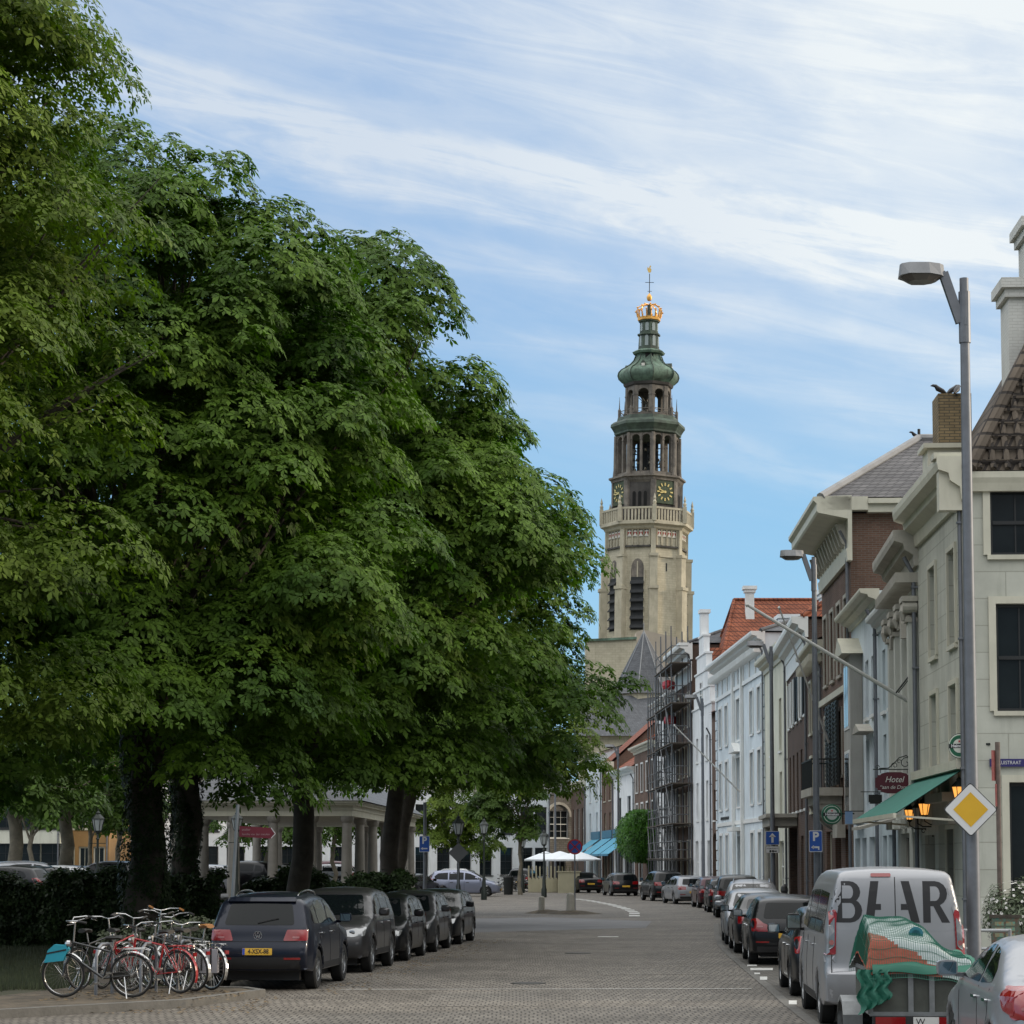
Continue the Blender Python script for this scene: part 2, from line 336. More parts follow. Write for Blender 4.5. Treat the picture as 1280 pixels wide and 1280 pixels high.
a = gp(748,1172); b.add([(a[0],a[1],.018),(a[0]+.6,a[1],.018),(a[0]+.6,a[1]+.6,.018),(a[0],a[1]+.6,.018)], [(0,1,2,3)])
arc = [gp(720,1124), gp(736,1126), gp(750,1128.5), gp(763,1131), gp(775,1134), gp(786,1137.5), gp(793,1141), gp(793,1147)]
for i in range(len(arc)-1):
    for t in (0, .5):
        a0 = Vector(arc[i]).lerp(Vector(arc[i+1]), t+.05); a1 = Vector(arc[i]).lerp(Vector(arc[i+1]), t+.33); d = (a1-a0).normalized(); n_ = Vector((-d.y, d.x))*.22
        if d.length: b.add([(a0.x-n_.x,a0.y-n_.y,.018),(a1.x-n_.x,a1.y-n_.y,.018),(a1.x+n_.x,a1.y+n_.y,.018),(a0.x+n_.x,a0.y+n_.y,.018)], [(0,1,2,3)])
tag(b.build('road_marking', line_white), 'worn white lines and blocks painted on the brick street', 'marking', None, 'structure')
# right pavement and kerb
pav = brickmat('pavement_tiles', (.2,.2,.19), (.25,.245,.23), (.08,.08,.075), bw=.3, bh=.3, msize=.01, flat=True, rough=.85, bump=.3, offset=0)
slab('pavement', RK + [(-6,260),(60,260),(60,18)], -.1, .12, pav, 'raised grey tiled pavement before the right hand houses', 'pavement')
vs, fs = strip('', RK, .3, 0, None, None); kb = MB()
for f in fs: kb.prism([Vector((vs[i].x, vs[i].y, -.05)) for i in f], (0,0,.185))
tag(kb.build('kerb', kerbstone), 'stone kerb along the right hand pavement', 'kerb', None, 'structure')
LP = [(-30,31.4),(-10,31.8),(-7.4,32.3),(-5.06,34.7),(-4.15,37.4),(-4.5,38.1),(-5.5,38.4),(-7.2,39.2),(-8.0,36.2),(-8.6,34.3),(-30,33.6)]
soil = mat('littered_paving', (.055,.045,.032), .95, var=.45, scale=2.5, col2=(.115,.09,.06), bump=.5, bscale=30)
slab('bicycle_parking_pavement', LP, -.1, .12, soil, 'brownish paving strewn with dead leaves under the bicycles', 'pavement')
vs, fs = strip('', LP[:7], .16, 0, None, None); kb = MB()
for f in fs: kb.prism([Vector((vs[i].x, vs[i].y, -.05)) for i in f], (0,0,.185))
tag(kb.build('corner_kerb', kerbstone), 'rounded stone kerb of the bicycle corner on the left', 'kerb', None, 'structure')
vs, fs = strip('', [(-5.62,38.6),(-3.2,64),(-3.0,69)], .15, 0, None, None); kb = MB()
for f in fs: kb.prism([Vector((vs[i].x, vs[i].y, -.05)) for i in f], (0,0,.17))
tag(kb.build('verge_kerb', kerbstone), 'stone kerb behind the dark cars on the left', 'kerb', None, 'structure')
iron_cover = mat('cast_iron_cover', (.05,.048,.045), .6, metal=.3, var=.3, scale=12)
for (x, y) in ((.3, 41.5), (1.6, 55)):
    b = MB(); b.lathe([(.32,.008),(.31,.02)], (x, y, 0), 24); b.build('x', iron_cover).name = 'manhole_cover'
    tag(bpy.data.objects['manhole_cover' if 'manhole_cover.001' not in bpy.data.objects else 'manhole_cover.001'], ('round iron manhole cover in the nearer part of the brick street' if y < 50 else 'round iron manhole cover farther up the brick street'), 'manhole cover')
patch = brickmat('relaid_bricks', (.145,.13,.112), (.19,.172,.147), (.06,.055,.048), bw=.12, bh=.34, msize=.014, flat=True, rough=.75, bump=.5, var=.3, nscale=.8, wave=.1)
sheet('relaid_patch', [(-1.4,35),(.4,35.1),(.5,39.5),(-1.3,39.2)], .0095, patch, 'slightly paler relaid patch in the brick street', cat='road'); sheet('relaid_patch', [(1.8,44.5),(3.9,44.8),(3.8,47),(1.7,46.8)], .0095, patch, 'small paler relaid strip near the parking gutter', cat='road')
leafm = mat('dead_leaves', (.12,.08,.04), .9, var=.4, scale=20, col2=(.2,.14,.07))
vs, fs = [], []
for i in range(900):
    u = random.random(); x0, y0 = (-7.2+3.4*random.random(), 33.2+4*random.random()) if u < .6 else ((lx_ := -3.2+random.gauss(0,.35)), 38+26*random.random())
    if u >= .6: x0 = -3.3+.098*(y0-40)+abs(random.gauss(0,.5))
    z_ = .126 if (u < .6 and y0 > 34.6+(-5.06-x0)*-.1 and x0 < -4.3) else .02
    a = random.random()*6.28; s_ = random.uniform(.02,.05); vs += [(x0+s_*math.cos(a+k*1.57), y0+s_*math.sin(a+k*1.57), z_+.004*k) for k in range(4)]; fs.append((4*i,4*i+1,4*i+2,4*i+3))
tag(MB().add(vs, fs).build('leaf_litter', leafm, fix=False), 'scattered dead leaves along the left kerb and round the bicycles', 'leaves', None, 'stuff')
# raised parking square behind the hedge
slab('parking_square', [(-60,86),(-16.2,86),(-12.5,112),(-6.5,134),(-6.5,150),(-60,150)], -.1, .55, asph, 'slightly raised parking square behind the hedge')
# low dirt mounds round the bollards
for (x, y, rr) in ((XW(684,96), 96.9, 1.0), (XW(716,94), 95.7, 1.3)):
    b = MB(); b.lathe([(rr, .008),(rr*.8,.05),(rr*.45,.13),(.05,.17)], (x, y, 0), 20)
    tag(b.build('dirt_mound', soil, smooth=60), 'low mound of brown dirt on the bricks round a stone bollard', 'dirt', 'dirt round the bollards', 'stuff')
# ---------------------------------------------------------------- foliage
leaf_a = mat('chestnut_leaves', (.034,.088,.012), .6, var=.3, scale=.30, col2=(.105,.18,.02), spec=.16, trans=.26, island=.3)
leaf_b = mat('lime_leaves', (.048,.10,.014), .6, var=.3, scale=.35, col2=(.14,.195,.025), spec=.16, trans=.3, island=.3)
leaf_dark = mat('hedge_leaves', (.016,.032,.011), .5, var=.3, scale=1.2, col2=(.03,.052,.016), spec=.15, trans=.15, island=.35)
leaf_young = mat('young_tree_leaves', (.045,.095,.018), .5, var=.3, scale=.9, col2=(.09,.15,.025), spec=.16, trans=.3, island=.3)
leaf_ivy = mat('ivy_leaves', (.035,.10,.012), .5, var=.3, scale=1.2, col2=(.07,.19,.02), spec=.2, trans=.2, island=.3)
bark = mat('bark', (.055,.046,.036), .95, var=.35, scale=3, bump=1., bscale=14)
bark_pale = mat('plane_bark', (.2,.175,.13), .9, var=.4, scale=2.5, bump=.5, bscale=10)
def rot_frames(nrm, spin):
    n = nrm/np.linalg.norm(nrm, axis=1, keepdims=True)
    ref = np.where(np.abs(n[:, 2:3]) < .9, np.array([[0,0,1.]]), np.array([[1.,0,0]]))
    t = np.cross(ref, n); t /= np.linalg.norm(t, axis=1, keepdims=True); b = np.cross(n, t)
    c, s = np.cos(spin)[:, None], np.sin(spin)[:, None]
    return t*c+b*s, b*c-t*s, n
def leaves_mesh(name, pos, nrm, size, m, fingers=5, droop=.35, width=.34):
    """one palmate leaf per point: `fingers` separate rhombic leaflets that fan out and hang down"""
    N = len(pos); spin = RNG.uniform(0, 6.283, N); X, Y, Z = rot_frames(nrm, spin); size = np.asarray(size)*np.ones(N)
    V = []
    for k in range(fingers):
        a = (k-(fingers-1)/2)*(5.2/max(fingers,1)) + RNG.uniform(-.15,.15,N) if fingers > 1 else np.zeros(N)
        d = X*np.cos(a)[:, None] + Y*np.sin(a)[:, None]; sde = np.cross(Z, d)
        L_ = size*(1-.28*abs(k-(fingers-1)/2)/max((fingers-1)/2,1))*RNG.uniform(.85,1.1,N)
        dr = droop*RNG.uniform(.4,1.3,N); L_ = L_[:, None]; dr = dr[:, None]
        down = np.array([[0,0,-1.]])
        p0 = pos + d*L_*.06
        p1 = pos + d*L_*.62 + sde*L_*width*.5 + down*L_*dr*.4
        p2 = pos + d*L_*1.0 + down*L_*dr*1.1
        p3 = pos + d*L_*.62 - sde*L_*width*.5 + down*L_*dr*.4
        V.append(np.stack([p0,p1,p2,p3], 1))
    V = np.concatenate(V, 0).reshape(-1, 3); nf = len(V)//4
    me = bpy.data.meshes.new(name); me.vertices.add(len(V)); me.loops.add(len(V)); me.polygons.add(nf)
    me.vertices.foreach_set('co', V.astype(np.float32).ravel()); me.loops.foreach_set('vertex_index', np.arange(len(V), dtype=np.int32))
    me.polygons.foreach_set('loop_start', np.arange(0, len(V), 4, dtype=np.int32))
    me.materials.append(m); me.update(); return me
def unit(n): v = RNG.normal(size=(n, 3)); return v/np.linalg.norm(v, axis=1, keepdims=True)
def crown_points(ells, n_lumps, lump_r, per, inner=.18, low=-.55, face=1.):
    E = np.array(ells, float); area = (E[:,3]*E[:,5])**1.0; pick = RNG.choice(len(E), n_lumps*3, p=area/area.sum())
    d = unit(n_lumps*3); keep = d[:,2] > low; pick, d = pick[keep], d[keep]
    c = E[pick,:3] + d*E[pick,3:]*RNG.uniform(.76,1.08,(len(d),1))
    ok = np.ones(len(c), bool)
    for e in E:
        q = (c-e[:3])/e[3:]; ok &= (q**2).sum(1) > .55
    c, d = c[ok][:n_lumps], d[ok][:n_lumps]
    ext = RNG.uniform(0,1,len(c)) < .14; c = c + d*np.where(ext, RNG.uniform(.4,1.0,len(c)), 0)[:,None]
    # lumps on the far side get fewer leaves
    wgt = np.where(d[:,1] > .35, face, 1.)
    P_, N_ = [], []
    for i in range(len(c)):
        r = lump_r*(RNG.uniform(.6,1.35) if not ext[i] else RNG.uniform(.4,.65)); n = int(per*wgt[i]*(r/lump_r)**2)
        if n < 3: continue
        u = unit(n); u[:,2] = np.abs(u[:,2])*.9 - .18*RNG.uniform(0,1,n)
        out = d[i]*np.array([1,1,.3]); out /= np.linalg.norm(out)+1e-6
        rad = RNG.uniform(.75,1.03,n)[:, None]
        off = u*rad*np.array([r*1.15, r*1.15, r*.62])
        hr = np.linalg.norm(off[:, :2], axis=1)/r; off[:,2] -= .45*r*hr**2     # the spray arches over and droops at its rim
        P_.append(c[i]+off); nn_ = u*np.array([1,1,1.]) + np.array([0,0,.9]) + out*.5 + RNG.normal(size=(n,3))*.3; N_.append(nn_)
    ni = int(sum(len(p) for p in P_)*inner)
    pk = RNG.choice(len(E), ni, p=area/area.sum()); di = unit(ni)
    P_.append(E[pk,:3] + di*E[pk,3:]*RNG.uniform(.45,.93,(ni,1))); N_.append(di+np.array([0,0,.8])+RNG.normal(size=(ni,3))*.4)
    return np.concatenate(P_), np.concatenate(N_), c
def trunk_obj(root, base, top, r0, r1, limbs, m, wig=.15, nlimb=10, rl=.16):
    b = MB(); base = Vector(base); top = Vector(top); pts = []; rs = []
    for i in range(9):
        t = i/8; p = base.lerp(top, t) + Vector((random.uniform(-1,1), random.uniform(-1,1), 0))*wig*(t > 0)
        pts.append(p); rs.append((r0*(1.35 if i == 0 else 1) if i < 1 else r0+(r1-r0)*t))
    b.tube(pts, rs, 12)
    for q in limbs[:nlimb]:
        t = random.uniform(.55, .97); s0 = base.lerp(top, t); q = Vector(q); mid = s0.lerp(q, .5) + Vector((0,0,random.uniform(.2,1.2)))
        b.tube([s0, s0.lerp(mid,.5)+Vector((0,0,.2)), mid, mid.lerp(q,.6), q], [rl, rl*.8, rl*.6, rl*.4, rl*.15], 6)
        for _ in range(3):
            q2 = q + Vector((random.uniform(-1.4,1.4), random.uniform(-1.4,1.4), random.uniform(-.4,1.2))); b.tube([mid, mid.lerp(q2,.5)+Vector((0,0,.15)), q2], [rl*.45, rl*.3, rl*.08], 5)
    return b.build('trunk', m, root, smooth=50)
def tree(label, x, y, trunk_top, r0, r1, ells, n_lumps, lump_r, per, size, m, bk, fingers=5, lean=(0,0), name='chestnut_tree', group=None, face=.45, rl=.12, inner=.18, nlimb=26, low=-.55, droop=.32, width=.52):
    root = thing(name, label, 'tree', (x, y, 0), group=group)
    E = [(a[0]-x, a[1]-y, *a[2:]) for a in ells]
    p, n, c = crown_points(E, n_lumps, lump_r, per, inner, low, face)
    me = leaves_mesh('crown', p, n, RNG.uniform(.65,1.3,len(p))*size, m, fingers, droop, width); link('crown', me, root)
    idx = RNG.permutation(len(c)); trunk_obj(root, (0,0,-.1), (lean[0], lean[1], trunk_top), r0, r1, [tuple(c[i]*.97) for i in idx], bk, nlimb=nlimb, rl=rl)
    return root
G_AV = 'big trees along the left side of the street'
QF = 1.0
tree('large yellowish tree cut off by the left frame, tallest crown of the row', -14.5, 44, 9, .5, .3,
     [(-14,43.5,14,5.2,5,6.5),(-13.0,44,18.6,3.6,3.6,3.4),(-10.9,45,16.6,2.5,3,3.4),(-11.8,46,18.6,2.0,2.4,2.6),(-9.6,46,14.2,2.2,2.4,2.6),(-11.6,43.5,10,4,4,4.2),(-15,44,9,5,5,4),(-12.6,44,6.2,4.6,4.4,2.3)], 260, 1.15, int(230*QF), .19, leaf_b, bark, fingers=4, group=G_AV, low=-.7)
t1 = tree('big tree with the thickest dark ivy covered trunk behind the bicycles', XW(183,54), 54, 10, .46, .28,
     [(-9.9,53,11.5,5.6,5.5,5.6),(-9.6,53,15.4,3.8,4,3.7),(-9.9,53.4,17.1,2.6,3,2.9),(-5.9,56.5,14.9,1.7,2.4,1.7),(-7.5,55,16.0,1.8,2.4,1.8),(-9.7,52.6,6.2,5.6,5,2.7),(-6.4,52.8,15.6,2.0,2.2,2.2),(-6.6,52.5,9.8,3.9,4,3.8),(-13,53,10,4,4,4.5),(-5.5,53,13,2.3,2.6,2.5)], 290, 1.15, int(240*QF), .20, leaf_a, bark, fingers=5, group=G_AV, low=-.75)
tree('tree with an ivy clad trunk just right of the thickest trunk', XW(232,66), 66, 9, .42, .25,
     [(-10,66,11,5,5,5.5),(-8.5,66,15,3.6,3.6,3.6),(-9.6,66,6.6,5,4.6,2.8)], 120, 1.3, int(170*QF), .22, leaf_a, bark, fingers=5, group=G_AV, low=-.6, face=.3)
tree('tree with a bare leaning trunk rising behind the grey crossover', XW(362,62), 62, 9.5, .33, .22,
     [(-5.2,61,6.8,4.6,4.4,2.6),(-2.7,61.5,14.5,2.2,2.4,2.3),(-5.4,61,13.2,4.6,4.6,5.4),(-3.4,61.5,10.2,4.2,4.4,4.2),(-4.4,61,16.6,2.6,3,2.6),(-7.5,61,9.5,4,4,3.6),(-1.3,61.5,12.2,2.3,2.6,2.4)], 250, 1.2, int(215*QF), .215, leaf_a, bark, fingers=5, lean=(.9,.3), group=G_AV, low=-.75)
tree('tree with the slim dark trunk nearest the pavilion corner, last chestnut of the row', XW(487,80), 80, 10, .36, .22,
     [(-3.2,79,7.3,5.2,4.6,2.5),(-1.0,79,15.9,1.7,2.2,2.1),(1.0,79,14.2,1.0,1.4,1.0),(-3.4,79,13,4.6,5,5.2),(-1.6,79,11.2,3.3,4.6,4.4),(-4.2,79,16.3,3.0,3.2,3.),(.6,79,8.0,2.7,3.4,2.1),(-6,79,9.5,4,4,4),(-.2,79.5,13.8,1.8,2.2,1.8)], 270, 1.2, int(190*QF), .235, leaf_a, bark, fingers=5, lean=(.3,.2), group=G_AV, low=-.8)
tree('paler looser tree whose tips reach in front of the church tower', -5.3, 97, 10, .36, .22,
     [(-2.2,96,11,3.8,4.6,4.4),(1.8,96,7.8,2.2,3,2.1),(.9,96,10.2,1.4,2,1.3),(-2.2,96,14.2,2.8,3,2.4),(-1.6,96,7.2,4.4,4,2.0)], 150, 1.2, int(150*QF), .235, leaf_b, bark, fingers=4, lean=(1.6,.2), group=G_AV, low=-.8)
# ivy on the two thick trunks
def blob_leaves(name, pts_fn, n, size, m, parent, fingers=3, droop=.3, width=.55):
    p, nr = pts_fn(n); return link(name, leaves_mesh(name, p, nr, RNG.uniform(.7,1.2,n)*size, m, fingers, droop, width), parent)
def cyl_pts(r, z0, z1):
    def f(n):
        a = RNG.uniform(0, 6.283, n); z = RNG.uniform(z0, z1, n); rr = r*(1+.25*np.sin(3*a+z*2)*RNG.uniform(.6,1,n))
        return np.stack([rr*np.cos(a), rr*np.sin(a), z], 1), np.stack([np.cos(a), np.sin(a), .4+0*a], 1)+RNG.normal(size=(n,3))*.3
    return f
for o in [o for o in bpy.data.objects if o.parent is None and str(o.get('category')) == 'tree' and 'ivy' in str(o.get('label'))]:
    blob_leaves('ivy', cyl_pts(.56 if 'thickest dark' in o['label'] else .42, .3, 8.0), 3400, .13, leaf_dark, o)
# hedges
def hedge(name, label, x0, x1, y, dy, h, n, cat='hedge', m=leaf_dark, size=.16, z0=0., core=True):
    root = thing(name, label, cat, ((x0+x1)/2, y, z0)); w2 = (x1-x0)/2
    pts = RNG.uniform(-1, 1, (n, 3)); ax = RNG.integers(0, 3, n); sg = np.sign(RNG.uniform(-1, 1, n))
    ax = np.where(RNG.uniform(0,1,n) < .5, 1, 2); pts[np.arange(n), ax] = np.where(ax == 1, -1, 1)
    px_ = pts[:,0]*w2; lump = .16*np.sin(px_*1.7)+.12*np.sin(px_*4.3+1)+.1*np.sin(px_*9+2)
    hh = h*(1+lump*.6); pz = (pts[:,2]*.5+.5)*hh; py_ = pts[:,1]*dy/2*(1+lump*.5)*(1-.2*(pz/h)**2)
    p = np.stack([px_, py_, pz], 1) + RNG.normal(size=(n,3))*.07; nr = np.zeros((n,3)); nr[np.arange(n), ax] = np.where(ax == 1, -1, 1); nr += RNG.normal(size=(n,3))*.5; nr[:,2] += .5
    link('foliage', leaves_mesh('foliage', p, nr, RNG.uniform(.7,1.3,n)*size, m, 3, .2, .6), root)
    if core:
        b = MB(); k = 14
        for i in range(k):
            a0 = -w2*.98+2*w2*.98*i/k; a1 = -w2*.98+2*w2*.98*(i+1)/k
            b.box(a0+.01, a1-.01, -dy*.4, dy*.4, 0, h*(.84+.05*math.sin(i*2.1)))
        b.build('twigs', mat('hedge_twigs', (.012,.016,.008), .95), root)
    return root
hedge('hedge', 'long dark clipped hedge running behind the bicycles and the navy car', -16, -7.6, 59, 1.6, 1.72, 17000, size=.15)
hedge('shrub', 'rounded dark shrub bed between the leaning trunk and the thick trunks', -7.7, -5.6, 67, 2, 1.75, 5000, size=.17)
hedge('shrub', 'leafy shrub bed between the leaning trunk and the pavilion corner', -6.7, -3.3, 74, 2.4, 1.55, 8500, size=.18)
hedge('shrub', 'low sparse grey green bush directly behind the bicycle row', -7.6, -5.4, 42.5, 1.2, .95, 2600, size=.12, m=mat('sparse_bush_leaves', (.035,.05,.022), .6, var=.3, island=.3, col2=(.06,.075,.03)), core=False)
# young trees on the square
tree('young tree with a clear stem in front of the white abbey house', XW(651,150), 150, 5.5, .13, .08,
     [(XW(640,150),150,6.9,1.9,1.7,2.7),(XW(618,150),150,5.2,1.5,1.5,1.8),(XW(655,150),150,4.6,1.1,1.1,1.2)], 60, .6, 150, .25, leaf_young, bark_pale, fingers=3, name='young_tree', group='young trees on the square', rl=.05, nlimb=12, face=.6)
tree('pale fuzzy young tree left of the clear stemmed one, above the silver people carrier', XW(575,165), 165, 5.5, .13, .08,
     [(XW(575,165),165,6.2,2.3,2,2.6),(XW(552,165),165,4.6,1.8,1.8,2.0),(XW(600,165),165,4.0,1.8,1.8,2.)], 70, .65, 140, .26, leaf_b, bark_pale, fingers=3, name='young_tree', group='young trees on the square', rl=.05, nlimb=12, face=.6)
for i, (px, d, lab) in enumerate(((18,100,'plane tree at the left frame edge with a pale stout trunk'),(38,128,'thin plane tree between the two pale trunks on the parking square'),(83,104,'plane tree with the pale trunk beside a light metal mast'),(112,138,'plane tree behind the square lantern in front of the orange shopfront'),(148,135,'plane tree beyond the square near the thick ivy trunk'),(335,140,'plane tree seen between the pavilion columns at left'),(418,145,'plane tree seen through the right half of the pavilion'))):
    x = XW(px, d); r_ = .36 if i in (0,2) else .16
    tree(lab, x, d, 6.0, r_, r_*.7, [(x,d,6.6 if i < 5 else 5.2,3.2,3.0,2.7),(x+1.2,d,4.9,2.2,2.2,1.1)], 46, .9, 95, .34, leaf_young, bark_pale, fingers=3, name='plane_tree', group='plane trees on the parking square', rl=.07, nlimb=8, face=.5)
# lawn
def grass_patch(name, label, poly_fn, n, h, m):
    p = poly_fn(n); N = np.tile([[0,0,1.]], (n,1)) + RNG.normal(size=(n,3))*.35
    a = RNG.uniform(0,6.283,n); w_ = .012; t = np.stack([np.cos(a), np.sin(a), 0*a],1)*w_; top = p + RNG.normal(size=(n,3))*np.array([.05,.05,0])*h*8*.12 + np.array([0,0,1])*(h*RNG.uniform(.5,1.2,n))[:,None]
    V = np.stack([p-t, p+t, top], 1).reshape(-1,3); me = bpy.data.meshes.new(name); me.vertices.add(len(V)); me.loops.add(len(V)); me.polygons.add(n)
    me.vertices.foreach_set('co', V.astype(np.float32).ravel()); me.loops.foreach_set('vertex_index', np.arange(len(V), dtype=np.int32)); me.polygons.foreach_set('loop_start', np.arange(0,len(V),3,dtype=np.int32))
    me.materials.append(m); me.update(); return tag(link(name, me), label, 'grass', None, 'stuff')
def gpts(n):
    y = RNG.uniform(33.8, 57, n); x = RNG.uniform(-15, -5.9, n); y = np.where((x > -8.8) & (y < 39.4), 39.6+RNG.uniform(0,9,n), y)
    return np.stack([x, y, 0*x], 1)
grass_patch('grass', 'rough dark grass behind and left of the bicycles', gpts, 70000, .16, mat('grass_blades', (.03,.05,.018), .7, var=.35, scale=.7, col2=(.06,.07,.03), island=.3))
# ---------------------------------------------------------------- cars
def catmull(pts, sub=5):
    out = []; n = len(pts)
    for i in range(n-1):
        p0, p1, p2, p3 = pts[max(i-1,0)], pts[i], pts[i+1], pts[min(i+2,n-1)]
        for k in range(sub):
            t = k/sub; out.append(tuple(.5*((2*p1[j])+(-p0[j]+p2[j])*t+(2*p0[j]-5*p1[j]+4*p2[j]-p3[j])*t*t+(-p0[j]+3*p1[j]-3*p2[j]+p3[j])*t**3) for j in range(2)))
    out.append(tuple(pts[-1])); return out
def in_poly(P_, poly):
    x, y = P_[:,0], P_[:,1]; ins = np.zeros(len(P_), bool); n = len(poly)
    for i in range(n):
        x0, y0 = poly[i]; x1, y1 = poly[(i+1) % n]
        if y0 == y1: continue
        c = ((y0 > y) != (y1 > y)) & (x < (x1-x0)*(y-y0)/(y1-y0)+x0); ins ^= c
    return ins
def dist_poly(P_, poly):
    A = np.array(poly); B = np.roll(A, -1, 0); best = np.full(len(P_), 1e9); bi = np.zeros(len(P_), int)
    for i in range(len(A)):
        d = B[i]-A[i]; t = np.clip(((P_-A[i])@d)/max(d@d,1e-12), 0, 1); q = A[i]+t[:,None]*d; dd = np.linalg.norm(P_-q, axis=1)
        m_ = dd < best; best[m_] = dd[m_]; bi[m_] = i
    return best, bi
def fill2d(poly, grid, extra=None, margin=.3):
    P0 = np.array(poly); mn, mx = P0.min(0), P0.max(0)
    gx, gy = np.meshgrid(np.arange(mn[0]+grid/2, mx[0], grid), np.arange(mn[1]+grid/2, mx[1], grid)); pts = np.stack([gx.ravel(), gy.ravel()], 1)
    pts = pts + RNG.uniform(-.02,.02,pts.shape)*grid
    if extra is not None and len(extra): pts = np.concatenate([extra, pts])
    if len(pts):
        pts = pts[in_poly(pts, poly)]
    if len(pts):
        d, _ = dist_poly(pts, poly); pts = pts[d > (grid*margin if extra is None else .008)]
    vc = [Vector(p) for p in poly] + [Vector(p) for p in pts]; n = len(poly)
    v, e, f, ov, oe, of = delaunay_2d_cdt(vc, [], [list(range(n))], 1, 1e-6)
    return [tuple(p) for p in v], [tuple(q) for q in f], ov, n
class Shape:
    pass
def make_body(k, grid=.085):
    """k: dict with top outline (rear bottom -> over the roof -> front bottom), width, wheels, belt height"""
    W, zb = k['w'], k['belt']; top = catmull(k['top'], k.get('sub', 4)); Rw = k['rw']+.055; sill = k['sill']; Lh = max(abs(p[0]) for p in top)
    bot = []
    for wx in sorted(k['wheels'], reverse=True):      # front to rear
        h = k['rw']; a0 = math.asin(max(-1,min(1,(sill-h)/Rw)))
        for i in range(13):
            a = a0 + (math.pi-2*a0)*i/12; bot.append((wx+Rw*math.cos(a), h+Rw*math.sin(a)))
    poly = top + bot; nt_ = len(top)
    L_ = []
    for i in range(len(poly)):
        if not L_ or math.dist(L_[-1], poly[i]) > .012: L_.append(poly[i])
        elif i == nt_: nt_ -= 0
    poly = L_; A = np.array(poly); n = len(A)
    isbot = np.array([ (p[1] <= sill+.012 and abs(p[0]) < Lh) or min(math.hypot(p[0]-wx, p[1]-k['rw']) for wx in k['wheels']) < Rw+.01 for p in poly])
    area = .5*sum(A[i-1][0]*A[i][1]-A[i][0]*A[i-1][1] for i in range(n)); sgn = 1 if area > 0 else -1
    tang = np.roll(A,-1,0)-np.roll(A,1,0); tang /= np.linalg.norm(tang,axis=1,keepdims=True); nout = np.stack([tang[:,1], -tang[:,0]],1)*sgn
    r = np.where(isbot, .018, np.where(A[:,1] > zb+.2, k.get('rr', .12), .1))
    extra = []
    for fr in (.12,.35,.65,1.): extra.append(A - nout*(r*fr)[:,None])
    extra = np.concatenate(extra)
    v, f, ov, n0 = fill2d([tuple(p) for p in poly], grid, extra)
    P_ = np.array(v); d, bi = dist_poly(P_, poly); rr = r[bi]
    def halfw(x, z):
        wb = W/2*(1-.03*((z-.62)/.45)**2*(z < zb)); 
        over = max(0, z-zb); wb -= (.035*min(1, over/.05)*k.get('shoulder',1) + k.get('tum', .3)*over + k.get('tum2', .12)*over*over)
        t0 = k.get('taper', .6); e = max(0, (abs(x)-(Lh-t0))/t0); e = min(e, 1.15)
        wb -= (k.get('tf', .16) if x > 0 else k.get('tr', .10))*e**2.2
        if z < .38: wb -= (.38-z)*.12
        for wx in k['wheels']:
            dd = math.hypot(x-wx, z-k['rw']); 
            if dd < Rw+.09: wb += .02*max(0, 1-abs(dd-Rw-.02)/.08)
        if abs(z-(zb-.08)) < .03: wb += .004
        return wb
    hw = np.array([halfw(p[0], p[1]) for p in P_])
    q = np.clip(1-d/rr, 0, 1); y = hw - rr*(1-np.sqrt(np.clip(1-q*q, 0, 1)))
    nv = len(P_); verts = [(p[0], yy, p[1]) for p, yy in zip(P_, y)] + [(p[0], -yy, p[1]) for p, yy in zip(P_, y)]
    faces = [tuple(q_) for q_ in f] + [tuple(i+nv for i in q_)[::-1] for q_ in f]
    omap = {}
    for i, o_ in enumerate(ov):
        for j in o_:
            if j < n0: omap[j] = i
    K = 8; rows = []
    for j in range(n0):
        vi = omap[j]; yb = y[vi]; row = [vi]
        nx, nz = nout[j]
        bul = 0 if isbot[j] else (k.get('bulge', .07) if abs(nx) > .6 else .045 if abs(nx) > .25 else .03)
        for m_ in range(1, K):
            t = 1-2*m_/K; yy = yb*t; bb = bul*(1-t*t); verts.append((P_[vi][0]+nx*bb, yy, P_[vi][1]+nz*bb)); row.append(len(verts)-1)
        row.append(vi+nv); rows.append(row)
    for j in range(n0):
        a, b_ = rows[j], rows[(j+1) % n0]
        for m_ in range(K): faces.append((a[m_], a[m_+1], b_[m_+1], b_[m_]))
    b = MB(); b.v = [Vector(p) for p in verts]; b.f = [list(q_) for q_ in faces]; b.mi = [0]*len(faces)
    import bmesh
    me = b.mesh('body', car_black, 0); bm = bmesh.new(); bm.from_mesh(me); bmesh.ops.recalc_face_normals(bm, faces=bm.faces)
    sv_ = [v_ for v_ in bm.verts if v_.co.z > .78]
    for _ in range(3): bmesh.ops.smooth_vert(bm, verts=sv_, factor=.45, use_axis_x=True, use_axis_y=True, use_axis_z=True)
    bm.to_mesh(me); bm.free()
    me.polygons.foreach_set('use_smooth', [True]*len(me.polygons)); me.set_sharp_from_angle(angle=R(38)); me.update()
    bvh = BVHTree.FromPolygons([v_.co.copy() for v_ in me.vertices], [tuple(p.vertices) for p in me.polygons])
    return me, bvh
AX = {'L': (Vector((0,-1,0)), lambda a,b: Vector((a,3,b))), 'Rt': (Vector((0,1,0)), lambda a,b: Vector((a,-3,b))),
      'rear': (Vector((1,0,0)), lambda a,b: Vector((-5,a,b))), 'front': (Vector((-1,0,0)), lambda a,b: Vector((5,a,b))), 'top': (Vector((0,0,-1)), lambda a,b: Vector((a,b,4)))}
